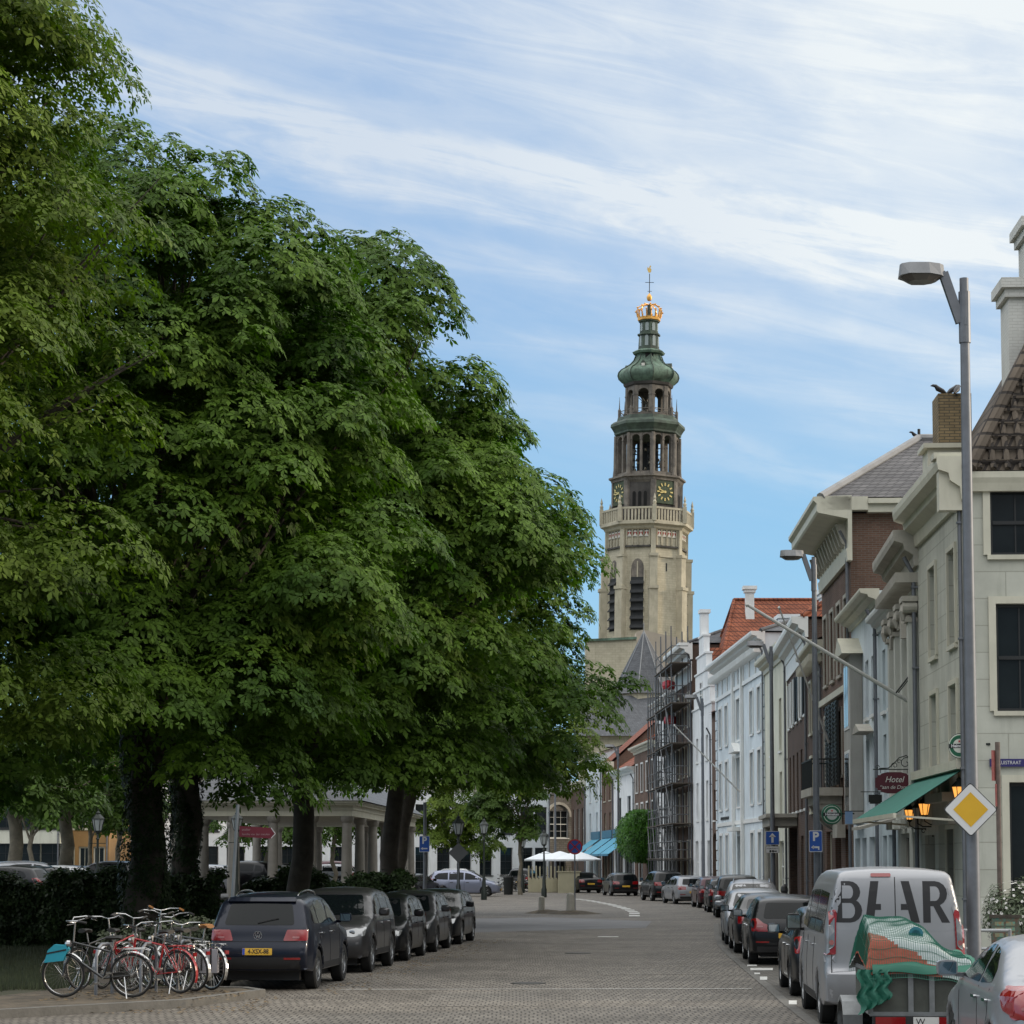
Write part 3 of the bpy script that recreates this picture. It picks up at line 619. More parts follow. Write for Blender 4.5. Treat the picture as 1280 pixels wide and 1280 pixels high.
def project(bvh, side, pts, off):
    d, fn = AX[side]; out = []
    for a, b in pts:
        h = bvh.ray_cast(fn(a, b), d)
        if h[0] is None:
            q = bvh.find_nearest(fn(a,b)+d*2); h = (q[0], q[1], 0, 0)
        nrm = h[1] if h[1].dot(d) < 0 else -h[1]; out.append(h[0] + nrm*off)
    return out
def chamfer(poly, r, seg=3):
    out = []; n = len(poly)
    for i in range(n):
        p0, p, p1 = Vector(poly[i-1]), Vector(poly[i]), Vector(poly[(i+1) % n]); a = (p0-p); b = (p1-p); ra = min(r, a.length*.45, b.length*.45); a = p+a.normalized()*ra; b = p+b.normalized()*ra
        for k in range(seg+1):
            t = k/seg; q = a*(1-t)**2 + p*2*t*(1-t) + b*t*t; out.append((q.x, q.y))
    return out
def dens(poly, st=.12):
    out = []; n = len(poly)
    for i in range(n):
        a, b = Vector(poly[i]), Vector(poly[(i+1) % n]); m_ = max(1, int((b-a).length/st))
        for j in range(m_): q = a.lerp(b, j/m_); out.append((q.x, q.y))
    return out
def panel(b, bvh, side, poly, off=.006, r=.03, grid=.09, skirt=.03):
    """closed patch that follows the body surface; added to builder b"""
    pl = dens(chamfer(poly, r) if r else poly); v, f, ov, n0 = fill2d(pl, grid)
    pts = project(bvh, side, v, off); d, _ = AX[side]; base = len(b.v)
    b.v += pts; b.f += [[base+i for i in q] for q in f]; b.mi += [b.cur]*len(f)
    om = {}
    for i, o_ in enumerate(ov):
        for j in o_:
            if j < n0: om[j] = i
    idx = [om[j] for j in range(n0)]; low = project(bvh, side, [v[i] for i in idx], -skirt); lb = len(b.v); b.v += low
    for j in range(n0): b.f.append([base+idx[j], base+idx[(j+1) % n0], lb+(j+1) % n0, lb+j]); b.mi.append(b.cur)
    return b
def mirror(poly): return [(-a, c) for a, c in poly][::-1]
def paint(name, col, metal=.55, rough=.32): return mat(name, col, rough, metal=metal, var=.03, coat=.4, spec=.25)
car_black = paint('black_car_paint', (.008,.009,.011), .3); car_navy = paint('navy_car_paint', (.006,.009,.02), .3); car_grey = paint('dark_grey_car_paint', (.055,.056,.06))
car_silver = paint('silver_car_paint', (.27,.28,.30), .4); car_white = paint('white_car_paint', (.5,.51,.52), 0.); car_blue = paint('pale_blue_grey_car_paint', (.24,.26,.34))
car_van = paint('van_silver_paint', (.30,.305,.32), .5, .38); car_red = paint('dark_red_car_paint', (.05,.012,.02), .3); car_anthra = paint('anthracite_car_paint', (.02,.021,.024))
cglass = mat('car_glass', (.005,.007,.008), .05, var=.1, spec=.22)
rubber = mat('tyre_rubber', (.014,.014,.014), .85, var=.2); alloy = mat('alloy_rim', (.34,.35,.36), .35, metal=.8, var=.05)
plastic = mat('black_plastic', (.018,.018,.019), .6, var=.1); tail = mat('tail_lamp_red', (.22,.004,.006), .2, var=.15, coat=1.); lampc = mat('clear_lamp', (.24,.245,.25), .12, metal=.5, var=.2, coat=1.)
tail_clear = mat('tail_lamp_clear', (.30,.10,.10), .2, coat=1.); chrome = mat('chrome', (.5,.51,.52), .15, metal=1., var=.05); plate_y = mat('yellow_plate', (.62,.36,.03), .5, var=.08); plate_w = mat('white_plate', (.6,.6,.58), .5); plate_ink = mat('plate_ink', (.01,.01,.01), .6); plate_b = mat('plate_blue', (.02,.06,.35), .5)
seam = mat('panel_seam', (.004,.004,.004), .8)
KIND = {}
def kind(name, **k): KIND[name] = k
kind('hatch', w=1.76, belt=.94, rw=.31, sill=.24, wheels=(1.28,-1.27),
     top=[(-1.98,.26),(-2.03,.42),(-2.04,.62),(-2.0,.86),(-1.93,.98),(-1.72,1.27),(-1.55,1.40),(-1.1,1.455),(-.4,1.475),(.2,1.42),(.55,1.29),(1.08,.985),(1.5,.90),(1.85,.78),(2.02,.60),(2.05,.42),(2.0,.22)],
     side=[[(.86,.99),(.52,1.2),(.18,1.345),(-.12,1.385),(-.12,.985)],[(-.2,.985),(-.2,1.39),(-.75,1.375),(-1.02,1.32),(-1.0,.985)],[(-1.08,.99),(-1.1,1.31),(-1.35,1.24),(-1.5,1.07),(-1.45,1.0)]],
     wind=[(-.66,1.0),(.66,1.0),(.53,1.37),(-.53,1.37)], rearw=[(-.58,1.0),(.58,1.0),(.5,1.33),(-.5,1.33)],
     tail=[[(.48,.72),(.82,.72),(.82,.98),(.70,1.0),(.58,.9),(.48,.86)]], head=[[(.46,.55),(.76,.58),(.80,.71),(.6,.68),(.44,.62)]], plate=(.26,.52,.11,.74))
kind('suv', w=1.83, belt=1.08, rw=.35, sill=.32, wheels=(1.32,-1.30), rr=.13, tum=.26,
     top=[(-2.06,.36),(-2.13,.5),(-2.14,.68),(-2.08,.9),(-2.03,1.1),(-1.86,1.42),(-1.72,1.58),(-1.3,1.645),(-.5,1.67),(.15,1.62),(.5,1.50),(1.02,1.13),(1.45,1.04),(1.88,.94),(2.08,.74),(2.12,.5),(2.05,.3)],
     side=[[(.84,1.14),(.48,1.38),(.15,1.51),(-.12,1.55),(-.12,1.13)],[(-.2,1.13),(-.2,1.555),(-.85,1.54),(-1.1,1.5),(-1.08,1.14)],[(-1.16,1.14),(-1.18,1.48),(-1.48,1.41),(-1.62,1.22),(-1.55,1.15)]],
     wind=[(-.68,1.14),(.68,1.14),(.56,1.54),(-.56,1.54)], rearw=[(-.62,1.13),(.62,1.13),(.54,1.5),(-.54,1.5)],
     tail=[[(.44,.86),(.84,.86),(.84,1.05),(.5,1.05)]], head=[[(.36,.76),(.60,.72),(.84,.74),(.86,.92),(.60,.88),(.38,.82)]], plate=(.26,.52,.11,.76))
kind('estate', w=1.79, belt=.95, rw=.32, sill=.24, wheels=(1.36,-1.33),
     top=[(-2.22,.26),(-2.28,.44),(-2.28,.66),(-2.22,.9),(-2.16,1.0),(-1.98,1.28),(-1.85,1.38),(-1.4,1.43),(-.5,1.455),(.15,1.41),(.5,1.30),(1.08,.98),(1.6,.90),(2.0,.78),(2.22,.60),(2.26,.42),(2.2,.22)],
     side=[[(.86,.99),(.5,1.2),(.16,1.33),(-.14,1.365),(-.14,.985)],[(-.22,.985),(-.22,1.37),(-.8,1.36),(-1.12,1.32),(-1.1,.985)],[(-1.18,.99),(-1.2,1.31),(-1.6,1.26),(-1.78,1.08),(-1.7,1.0)]],
     wind=[(-.66,1.0),(.66,1.0),(.54,1.36),(-.54,1.36)], rearw=[(-.6,1.0),(.6,1.0),(.52,1.3),(-.52,1.3)],
     tail=[[(.42,.74),(.82,.74),(.82,.96),(.42,.9)]], head=[[(.46,.55),(.76,.58),(.80,.71),(.6,.68),(.44,.62)]], plate=(.26,.5,.11,.72))
kind('sedan', w=1.80, belt=.93, rw=.32, sill=.23, wheels=(1.38,-1.36), tum=.42,
     top=[(-2.25,.26),(-2.3,.44),(-2.3,.66),(-2.26,.86),(-2.16,.98),(-1.8,1.02),(-1.6,1.05),(-1.1,1.33),(-.8,1.40),(-.35,1.43),(.1,1.40),(.48,1.28),(1.08,.95),(1.6,.88),(2.0,.78),(2.24,.60),(2.28,.42),(2.2,.22)],
     side=[[(.86,.97),(.5,1.17),(.16,1.3),(-.14,1.34),(-.14,.965)],[(-.22,.965),(-.22,1.34),(-.7,1.31),(-1.1,1.12),(-1.2,.98)]],
     wind=[(-.66,.98),(.66,.98),(.54,1.33),(-.54,1.33)], rearw=[(-.6,1.06),(.6,1.06),(.52,1.3),(-.52,1.3)],
     tail=[[(.44,.74),(.82,.72),(.82,.92),(.5,.93)]], head=[[(.46,.55),(.76,.58),(.80,.71),(.6,.68),(.44,.62)]], plate=(.26,.5,.11,.74))
kind('mpv', w=1.81, belt=1.0, rw=.32, sill=.24, wheels=(1.42,-1.32), tum=.28,
     top=[(-2.16,.26),(-2.22,.44),(-2.22,.7),(-2.16,1.0),(-2.08,1.2),(-1.95,1.45),(-1.8,1.57),(-1.2,1.63),(-.3,1.65),(.35,1.57),(.8,1.38),(1.42,1.03),(1.8,.92),(2.1,.78),(2.24,.58),(2.26,.4),(2.2,.22)],
     side=[[(1.2,1.06),(.8,1.27),(.42,1.43),(.1,1.49),(.1,1.05)],[(.02,1.05),(.02,1.5),(-.6,1.52),(-.9,1.51),(-.9,1.05)],[(-.98,1.05),(-.98,1.5),(-1.6,1.45),(-1.85,1.25),(-1.78,1.08)]],
     wind=[(-.68,1.06),(.68,1.06),(.56,1.54),(-.56,1.54)], rearw=[(-.62,1.08),(.62,1.08),(.54,1.5),(-.54,1.5)],
     tail=[[(.62,.8),(.84,.8),(.82,1.3),(.7,1.3)]], head=[[(.42,.64),(.8,.7),(.82,.86),(.6,.8),(.42,.72)]], plate=(.26,.5,.11,.76))
kind('coupe', w=1.80, belt=1.0, rw=.325, sill=.23, wheels=(1.30,-1.33), tum=.42, rr=.16, taper=.75, tr=.2,
     top=[(-2.08,.26),(-2.15,.44),(-2.16,.66),(-2.12,.88),(-2.02,1.02),(-1.72,1.10),(-1.5,1.16),(-1.05,1.38),(-.75,1.46),(-.3,1.495),(.1,1.455),(.45,1.34),(1.05,1.0),(1.5,.89),(1.88,.77),(2.1,.58),(2.12,.42),(2.06,.22)],
     side=[[(.78,1.04),(.48,1.21),(.14,1.35),(-.2,1.40),(-.42,1.395),(-.42,1.03)],[(-.5,1.03),(-.5,1.39),(-.8,1.34),(-1.1,1.18),(-1.12,1.06)]],
     wind=[(-.64,1.0),(.64,1.0),(.52,1.36),(-.52,1.36)], rearw=[(-.54,1.12),(.54,1.12),(.48,1.34),(-.48,1.34)],
     tail=[[(.46,.80),(.62,.74),(.80,.76),(.84,.95),(.80,1.06),(.62,1.04),(.48,.95)]], head=[[(.46,.55),(.76,.58),(.80,.71),(.6,.68),(.44,.62)]], plate=(.26,.5,.11,.58))
kind('van', w=1.92, belt=1.16, rw=.345, sill=.27, wheels=(1.62,-1.42), tum=.11, tum2=.10, rr=.09, tr=.05, taper=.35, bulge=.03, shoulder=.6,
     top=[(-2.42,.32),(-2.46,.34),(-2.50,.5),(-2.49,.72),(-2.43,.80),(-2.42,1.2),(-2.39,1.65),(-2.345,1.98),(-2.29,2.07),(-2.15,2.11),(-1.2,2.13),(0,2.12),(.8,2.05),(1.25,1.85),(1.85,1.27),(2.2,1.08),(2.4,.85),(2.46,.55),(2.4,.28)],
     side=[[(1.62,1.3),(1.35,1.55),(1.05,1.78),(.75,1.82),(.75,1.25)],[(.65,1.25),(.65,1.82),(-.45,1.83),(-.45,1.25)],[(-.55,1.25),(-.55,1.83),(-1.95,1.8),(-2.02,1.25)]],
     wind=[(-.74,1.26),(.74,1.26),(.62,1.84),(-.62,1.84)], rearw=None, tail=[], head=[[(.46,.78),(.84,.84),(.86,1.04),(.6,.98),(.46,.9)]], plate=None)
BODY = {}; PARTS = {}
def car(kd, label, paintm, loc, heading, name='parked_car', cat='car', group=None, cladding=False, rails=False, near=False, plate=True, antenna=False, reds=None):
    """heading: angle of the car's nose from the world +Y axis, turning right positive"""
    k = KIND[kd]; key = (kd, near)
    if key not in BODY: BODY[key] = make_body(k, .06 if near else .13)
    me, bvh = BODY[key]; W = k['w']
    root = thing(name, label, cat, loc, R(90)-heading, group)
    def once(tagname, fn, m):
        kk = (key, tagname)
        if kk not in PARTS:
            b = MB(); fn(b); PARTS[kk] = b.mesh(tagname, m, 40)
        return PARTS[kk]
    def part(nm, mesh, parent=root, m=None):
        o = link(nm, mesh, parent)
        if m: o.material_slots[0].link = 'OBJECT'; o.material_slots[0].material = m
        return o
    part('body', me, m=paintm); g = .06 if near else .14
    for si, pl in enumerate(k['side']):
        for sd in ('L', 'Rt'):
            part('side_window', once('side_window%s%d' % (sd, si), lambda b: panel(b, bvh, sd, pl, .005, .035, g), cglass))
    part('windscreen', once('windscreen', lambda b: panel(b, bvh, 'front', k['wind'], .005, .06, g), cglass))
    if k['rearw']: part('rear_window', once('rear_window', lambda b: panel(b, bvh, 'rear', k['rearw'], .006, .06, g), cglass))
    for i, pl in enumerate(k['tail']):
        for sgn in (0, 1):
            q = mirror(pl) if sgn else pl
            o = part('tail_light', once('tail_light%d%d' % (i, sgn), lambda b: panel(b, bvh, 'rear', q, .012, .025, .06), tail))
            if near:
                cxp = sum(a for a, _ in q)/len(q); czp = sum(c for _, c in q)/len(q)
                part('reversing_lens', once('reversing_lens%d%d' % (i, sgn), lambda b: panel(b, bvh, 'rear', [(cxp-.06,czp-.05),(cxp+.06,czp-.05),(cxp+.06,czp-.02),(cxp-.06,czp-.02)], .018, .015, .05), tail_clear), o)
    for i, pl in enumerate(k['head']):
        for sgn in (0, 1):
            q = mirror(pl) if sgn else pl
            o = part('headlight', once('headlight%d%d' % (i, sgn), lambda b: panel(b, bvh, 'front', q, .010, .025, .06), lampc))
            cxp = sum(a for a, _ in q)/len(q); czp = sum(c for _, c in q)/len(q)
            part('reflector', once('reflector%d' % sgn, lambda b: b.lathe([(.055,-.02),(.06,.012),(.035,.018)], project(bvh,'front',[(cxp,czp)],.006)[0], 12, axis='x'), chrome), o)
    zt = k['belt']
    part('grille', once('grille', lambda b: (panel(b, bvh, 'front', [(-.40,zt-.38),(.40,zt-.38),(.42,zt-.22),(-.42,zt-.22)], .008, .04, .08), panel(b, bvh, 'front', [(-.55,.34),(.55,.34),(.5,.48),(-.5,.48)], .008, .04, .08)), plastic))
    part('grille_bar', once('grille_bar', lambda b: (panel(b, bvh, 'front', [(-.40,zt-.315),(.40,zt-.315),(.40,zt-.285),(-.40,zt-.285)], .016, .005, .12),), chrome))
    if kd != 'van':
        zz = .28 if not cladding else .34
        part('rear_bumper_trim', once('rear_bumper_trim%d' % cladding, lambda b: panel(b, bvh, 'rear', [(-W*.40,zz),(W*.40,zz),(W*.41,zz+(.12 if not cladding else .24)),(-W*.41,zz+(.12 if not cladding else .24))], .006, .03, .1), plastic))
        part('bumper_reflector', once('bumper_reflector1', lambda b: panel(b, bvh, 'rear', [(.46,zz+.2),(.74,zz+.2),(.74,zz+.235),(.46,zz+.235)], .012, .008, .1), tail)); part('bumper_reflector', once('bumper_reflector2', lambda b: panel(b, bvh, 'rear', [(-.74,zz+.2),(-.46,zz+.2),(-.46,zz+.235),(-.74,zz+.235)], .012, .008, .1), tail))
    if kd in ('suv', 'van'):
      for sd in ('L','Rt'):
        def sillc(b): panel(b, bvh, sd, [(k['wheels'][1]+k['rw']+.1,k['sill']+.02),(k['wheels'][0]-k['rw']-.1,k['sill']+.02),(k['wheels'][0]-k['rw']-.1,k['sill']+.13),(k['wheels'][1]+k['rw']+.1,k['sill']+.13)], .008, .01, .15)
        part('sill_trim', once('sill_trim'+sd, sillc, plastic))
    # seams and handles
    xs = [k['side'][0][-1][0]-.04, k['side'][-1 if len(k['side']) == 2 else 1][-1][0]-.0, k['side'][0][0][0]-.02]
    for sd in ('L','Rt'):
        for ix, x in enumerate(xs): part('door_gap', once('door_gap%s%d' % (sd, ix), lambda b: panel(b, bvh, sd, [(x-.006,k['sill']+.13),(x+.006,k['sill']+.13),(x+.006,zt),(x-.006,zt)], .0035, 0, .3, .01), seam))
    if kd != 'van' and near:
        a = k['plate'][3]; part('tailgate_gap', once('tailgate_gap', lambda b: panel(b, bvh, 'rear', [(-.62,a-.20),(.62,a-.20),(.62,a-.19),(-.62,a-.19)], .003, 0, .3, .01), seam))
    for sd in ('L','Rt'):
        for ih, pl in enumerate(k['side'][:2]):
            def hnd(b):
                x = pl[-1][0]+.16 if kd != 'coupe' else pl[-1][0]+.1; panel(b, bvh, sd, [(x-.1,zt-.13),(x+.1,zt-.13),(x+.1,zt-.1),(x-.1,zt-.1)], .03, .012, .2)
            part('door_handle', once('door_handle%s%d' % (sd, ih), hnd, plastic if not near else chrome))
    for sgn in (1, -1):
        mx = k['side'][0][0][0]-.12; y0 = W/2-.06
        def mir(b):
            s2 = 1.5 if kd == 'van' else 1.
            b.prism([(mx+.02,sgn*y0,zt+.02),(mx+.0,sgn*(y0+.1),zt+.03),(mx-.02,sgn*(y0+.1),zt+.07),(mx,sgn*y0,zt+.07)], (.05,0,0))
            c = Vector((mx, sgn*(y0+.19), zt+.04+.08*s2)); vs, fs = [], []
            for (xx, sc) in ((.07,.55),(.03,.92),(-.02,1.),(-.05,.95)):
                for q in range(12):
                    a = 2*math.pi*q/12; ca, sa = math.cos(a), math.sin(a); u = abs(ca)**.5*math.copysign(1,ca); v_ = abs(sa)**.5*math.copysign(1,sa)
                    vs.append((c.x+xx, c.y+u*.115*sc, c.z+v_*.085*s2*sc))
            for i in range(3):
                for q in range(12): fs.append((i*12+q, i*12+(q+1)%12, (i+1)*12+(q+1)%12, (i+1)*12+q))
            fs += [tuple(range(12))[::-1], tuple(range(36,48))]; b.add(vs, fs)
        o = part('mirror', once('mirror%d' % sgn, mir, car_black), m=(plastic if kd in ('van',) else paintm))
        def mg(b):
            s2 = 1.5 if kd == 'van' else 1.; c = Vector((mx-.052, sgn*(y0+.19), zt+.04+.08*s2)); b.box(c.x-.004, c.x, c.y-.09, c.y+.09, c.z-.062*s2, c.z+.062*s2)
        part('mirror_glass', once('mirror_glass%d' % sgn, mg, mat('mirror_glass', (.4,.44,.46), .05, metal=1., var=.02)), o)
    for wx in k['wheels']:
        for sgn in (1, -1):
            yc = sgn*(W/2-.11); rw = k['rw']
            ty = once('tyre', lambda b: b.lathe([(rw*.62,-.10),(rw*.93,-.105),(rw,-.08),(rw,.08),(rw*.93,.105),(rw*.62,.10)], (0,0,0), 28, axis='y', cap=False), rubber)
            def rim(b):
                b.lathe([(rw*.66,-.09),(rw*.66,.085),(rw*.60,.095),(rw*.58,.05)], (0,0,0), 28, axis='y', cap=False)
                for q in range(5 if kd != 'van' else 7):
                    a = 2*math.pi*q/(5 if kd != 'van' else 7); b.bar((0,.06,0), (math.cos(a)*rw*.6,.075,math.sin(a)*rw*.6), .05 if kd != 'van' else .09, .03, up=(0,1,0))
                b.lathe([(.055,.05),(.05,.085)], (0,0,0), 12, axis='y')
            rm = once('rim', rim, alloy)
            dk = once('brake_disc', lambda b: b.lathe([(rw*.62,-.02),(rw*.62,.02)], (0,0,0), 20, axis='y'), plastic)
            wh = link('wheel', None, root, (wx, yc, rw), 0 if sgn > 0 else math.pi)
            wh = wh; link('tyre', ty, wh); link('rim', rm, wh); link('brake_disc', dk, wh)
    # dark underbody
    part('underbody', once('underbody', lambda b: b.box(k['wheels'][1]-.5, k['wheels'][0]+.5, -W/2+.25, W/2-.25, .17, k['sill']+.1), plastic))
    if k['plate'] and plate:
        a, h2, hh, zc = k['plate']; zc -= .02
        part('rear_plate', once('rear_plate', lambda b: panel(b, bvh, 'rear', [(-h2/2,zc-.24+.1),(h2/2,zc-.24+.1),(h2/2,zc-.13+.1),(-h2/2,zc-.13+.1)], .014, .01, .2), plate_y))
        part('front_plate', once('front_plate', lambda b: panel(b, bvh, 'front', [(-h2/2,.38),(h2/2,.38),(h2/2,.49),(-h2/2,.49)], .02, .01, .2), plate_y))
    if rails:
        for sgn in (1,-1):
            def rl(b):
                pts = []
                for x in np.linspace(-1.45, .25, 9):
                    q = project(bvh, 'top', [(x, sgn*(W/2-.36))], 0)[0]; pts.append(q+Vector((0,0,.055 if -1.4 < x < .2 else .0)))
                b.tube(pts, .018, 8)
            part('roof_rail', once('roof_rail%d' % sgn, rl, chrome))
    if antenna: part('antenna', once('antenna', lambda b: b.tube([(-1.2,0,KIND[kd]['top'][7][1]-.02),(-1.45,0,KIND[kd]['top'][7][1]+.3)], .006, 5), plastic))
    return root, bvh, k
GL, GR, GF = 'dark cars parked nose to tail on the left', 'cars parked along the right hand kerb', 'cars parked on the far bend'
def lx(d): return -3.38+.098*(d-40)     # right-hand flank of the left row
hl = math.atan(.098)
def leftcar(kd, label, pm, d, rear, **kw):
    L_ = abs(KIND[kd]['top'][3][0])*2; x = lx(d)-KIND[kd]['w']/2; yc = d+L_/2
    return car(kd, label, pm, (lx(yc)-KIND[kd]['w']/2-.02, yc, .006), hl if rear else hl+math.pi, group=GL, **kw)
r0, bv0, k0 = leftcar('suv', 'navy blue off roader seen from behind, plate 4-XSX-88, nearest car on the left', car_navy, 39.2, True, rails=True, cladding=True, near=True, plate=False)
leftcar('suv', 'dark grey crossover facing us directly behind the navy off roader', paint('mid_grey_car_paint', (.055,.054,.056)), 45.2, False, near=True)
leftcar('hatch', 'black hatchback facing us, third in the left row', car_black, 50.4, False)
leftcar('hatch', 'dark grey small hatchback facing us, fourth in the left row', car_grey, 55.2, False)
leftcar('estate', 'black car facing us at the far end of the left row', car_black, 60.2, False)
# plate and badge of the navy car
b = MB(); panel(b, bv0, 'rear', [(-.26,.62),(.26,.62),(.26,.735),(-.26,.735)], .014, .012, .1); b.build('number_plate', plate_y, r0, fix=False); npz = .6775
b = MB(); panel(b, bv0, 'rear', [(.215,.625),(.257,.625),(.257,.73),(.215,.73)], .018, .004, .1); b.build('plate_band', plate_b, r0, fix=False)
def rear_text(root, bvh, body, size, yc, zc, m, off=.018, sx=1., offset=0., nm='lettering'):
    vs, fs = text_mesh(body, size, depth=0, offset=offset, sx=sx); pts = project(bvh, 'rear', [(yc-v[0], zc+v[1]) for v in vs], off); b = MB(); b.add(pts, fs); return b.build(nm, m, root, fix=False)
rear_text(r0, bv0, '4-XSX-88', .105, -.02, npz, plate_ink, off=.0175, sx=.86, offset=.002)
b = MB(); c = project(bv0, 'rear', [(0,.955)], .004)[0]; 
for (r1, r2) in ((.075,.066),): b.lathe([(r1,0),(r1,-.016),(r2,-.016),(r2,0)], c, 28, axis='x', cap=False)
pts = [(.043,.04),(.02,-.045),(0,.005),(-.02,-.045),(-.043,.04)]
for i in range(4): b.bar(c+Vector((-.01,*pts[i])), c+Vector((-.01,*pts[i+1])), .011)
b.bar(c+Vector((-.01,.014,.06)), c+Vector((-.01,0,.022)), .010); b.bar(c+Vector((-.01,-.014,.06)), c+Vector((-.01,0,.022)), .010)
b.build('badge', chrome, r0)
# right row: (kind, label, paint, left-flank rear px, distance of the near end, heading, tail towards us, kwargs)
def rightcar(kd, label, pm, px, d, head, rear=True, group=GR, **kw):
    k = KIND[kd]; L_ = 2*abs(k['top'][2][0]); x = XW(px, d); hx = math.tan(head)
    c = Vector((x, d, 0)) + Vector((math.sin(head), math.cos(head), 0))*L_/2 + Vector((math.cos(head), -math.sin(head), 0))*k['w']/2
    return car(kd, label, pm, (c.x, c.y, .012), head if rear else head+math.pi, group=group, **kw)
hr = math.atan(.055)
van, bvv, kv = rightcar('van', 'silver delivery van with large black letters on its rear doors', car_van, 1029, 30.3, hr, name='delivery_van', cat='van', near=True, group=None)
rightcar('hatch', 'black hatchback between the silver van and the black hatchback in front', car_anthra, 989, 37.0, hr, near=True)
rightcar('hatch', 'black hatchback with a red left tail light, next car beyond the van', car_black, 936, 48.6, hr, near=True)
rightcar('sedan', 'black saloon with a pale rear window just beyond the black hatchback', car_black, 918, 54.4, hr)
rightcar('estate', 'light silver car with an antenna beyond the black saloon', car_silver, 906, 60.0, hr+.01, rear=False, antenna=True)
rightcar('mpv', 'silver people carrier with black roof rails, tallest of the right hand row', car_silver, 902, 67.2, hr+.04, rear=False, rails=True)
rightcar('suv', 'black tall car with high red lamps beyond the people carrier', car_black, 894, 89, .06)
rightcar('hatch', 'black hatchback seen end on between the tall black car and the dark red one', car_black, 884, 98, .04)
rightcar('hatch', 'dark red hatchback next to the silver estate on the bend', car_red, 873, 107, -.02)
rightcar('estate', 'silver estate with bright red lamps on the bend', car_silver, 846, 116.5, -.13, group=GF)
rightcar('suv', 'black off roader beyond the silver estate, left of it', car_black, 817, 125.5, -.14, group=GF)
rightcar('estate', 'black estate with a yellow plate on the far bend', car_black, 765, 144, -.12, group=GF)
rightcar('sedan', 'black saloon with a yellow plate, farthest car on the bend', car_black, 723, 157, -.22, group=GF)
sc, bvs, ks = car('coupe', 'silver coupe in the bottom right corner, cut off by the frame', car_silver, (5.56, 23.05, .012), hr*.95, near=True, plate=False)
b = MB(); panel(b, bvs, 'L', [(-2.0,.78),(-1.78,.84),(-1.70,.98),(-1.82,1.06),(-2.0,1.05)], .014, .05, .05); b.build('tail_light', tail, sc, fix=False)
b = MB(); panel(b, bv0, 'rear', [(-.60,1.51),(.60,1.51),(.58,1.565),(-.58,1.565)], .05, .01, .1); b.build('roof_spoiler', car_navy, r0, fix=False)
b = MB(); w0 = project(bv0, 'rear', [(.02,1.16),(-.34,1.24)], .02); b.bar(w0[0], w0[1], .018); b.build('wiper', plastic, r0)
b = MB(); panel(b, bv0, 'rear', [(-.78,.845),(.78,.845),(.78,.853),(-.78,.853)], .004, 0, .2, .005); b.build('tailgate_crease', seam, r0, fix=False)
# lettering and details on the van's rear doors
def rear_poly(nm, polys, m, off, root=van, bvh=bvv):
    b = MB()
    for p in polys: panel(b, bvh, 'rear', p, off, 0, .12, .003)
    return b.build(nm, m, root, fix=False)
ink = mat('black_vinyl', (.012,.012,.014), .5)
z0, z1 = 1.41, 1.965
def letB(cx_):     # B, drawn left to right in the picture: picture-left is +y on a car seen from behind
    out = []; w_, t = .36, .095
    def ring(zb_, zt_, w2):
        h = zt_-zb_; o = [(0,zb_)] ; rr = min(h/2, w2*.55)
        for i in range(9): a = -math.pi/2+math.pi*i/8; o.append((w2-rr+rr*math.cos(a), (zb_+zt_)/2+h/2*math.sin(a)))
        o.append((0,zt_)); return o
    def arch(zb_, zt_, w2):   # thick D as a strip of quads
        h = zt_-zb_; rr = h*.5; q = []
        outr = [(t*.9, zb_), (w2-rr, zb_)] + [(w2-rr+rr*math.cos(a), (zb_+zt_)/2+rr*math.sin(a)) for a in [(-math.pi/2+math.pi*i/8) for i in range(1,8)]] + [(w2-rr, zt_), (t*.9, zt_)]
        tt = t*.62; inr = [(t*.9, zb_+tt), (w2-rr, zb_+tt)] + [(w2-rr+(rr-t)*math.cos(a), (zb_+zt_)/2+(rr-tt)*math.sin(a)) for a in [(-math.pi/2+math.pi*i/8) for i in range(1,8)]] + [(w2-rr, zt_-tt), (t*.9, zt_-tt)]
        for i in range(len(outr)-1): q.append([outr[i], outr[i+1], inr[i+1], inr[i]])
        return q
    zm = (z0+z1)/2+.015
    out.append([(0,z0),(t,z0),(t,z1),(0,z1)]); out += arch(z0, zm+.03, w_); out += arch(zm-.03, z1, w_*.94)
    return out
def letR():
    w_, t = .33, .10; zm = z0+.22; q = [[(0,z0),(t,z0),(t,z1),(0,z1)]]; zb_, zt_ = zm, z1; h = zt_-zb_; rr = h*.5; tt = t*.7
    outr = [(t*.9, zb_), (w_-rr, zb_)] + [(w_-rr+rr*math.cos(a), (zb_+zt_)/2+rr*math.sin(a)) for a in [(-math.pi/2+math.pi*i/8) for i in range(1,8)]] + [(w_-rr, zt_), (t*.9, zt_)]
    inr = [(t*.9, zb_+tt), (w_-rr, zb_+tt)] + [(w_-rr+(rr-t)*math.cos(a), (zb_+zt_)/2+(rr-tt)*math.sin(a)) for a in [(-math.pi/2+math.pi*i/8) for i in range(1,8)]] + [(w_-rr, zt_-tt), (t*.9, zt_-tt)]
    for i in range(len(outr)-1): q.append([outr[i], outr[i+1], inr[i+1], inr[i]])
    q.append([(t+.03,zm+.02),(t+.125,zm+.02),(w_+.03,z0),(w_-.08,z0)]); return q
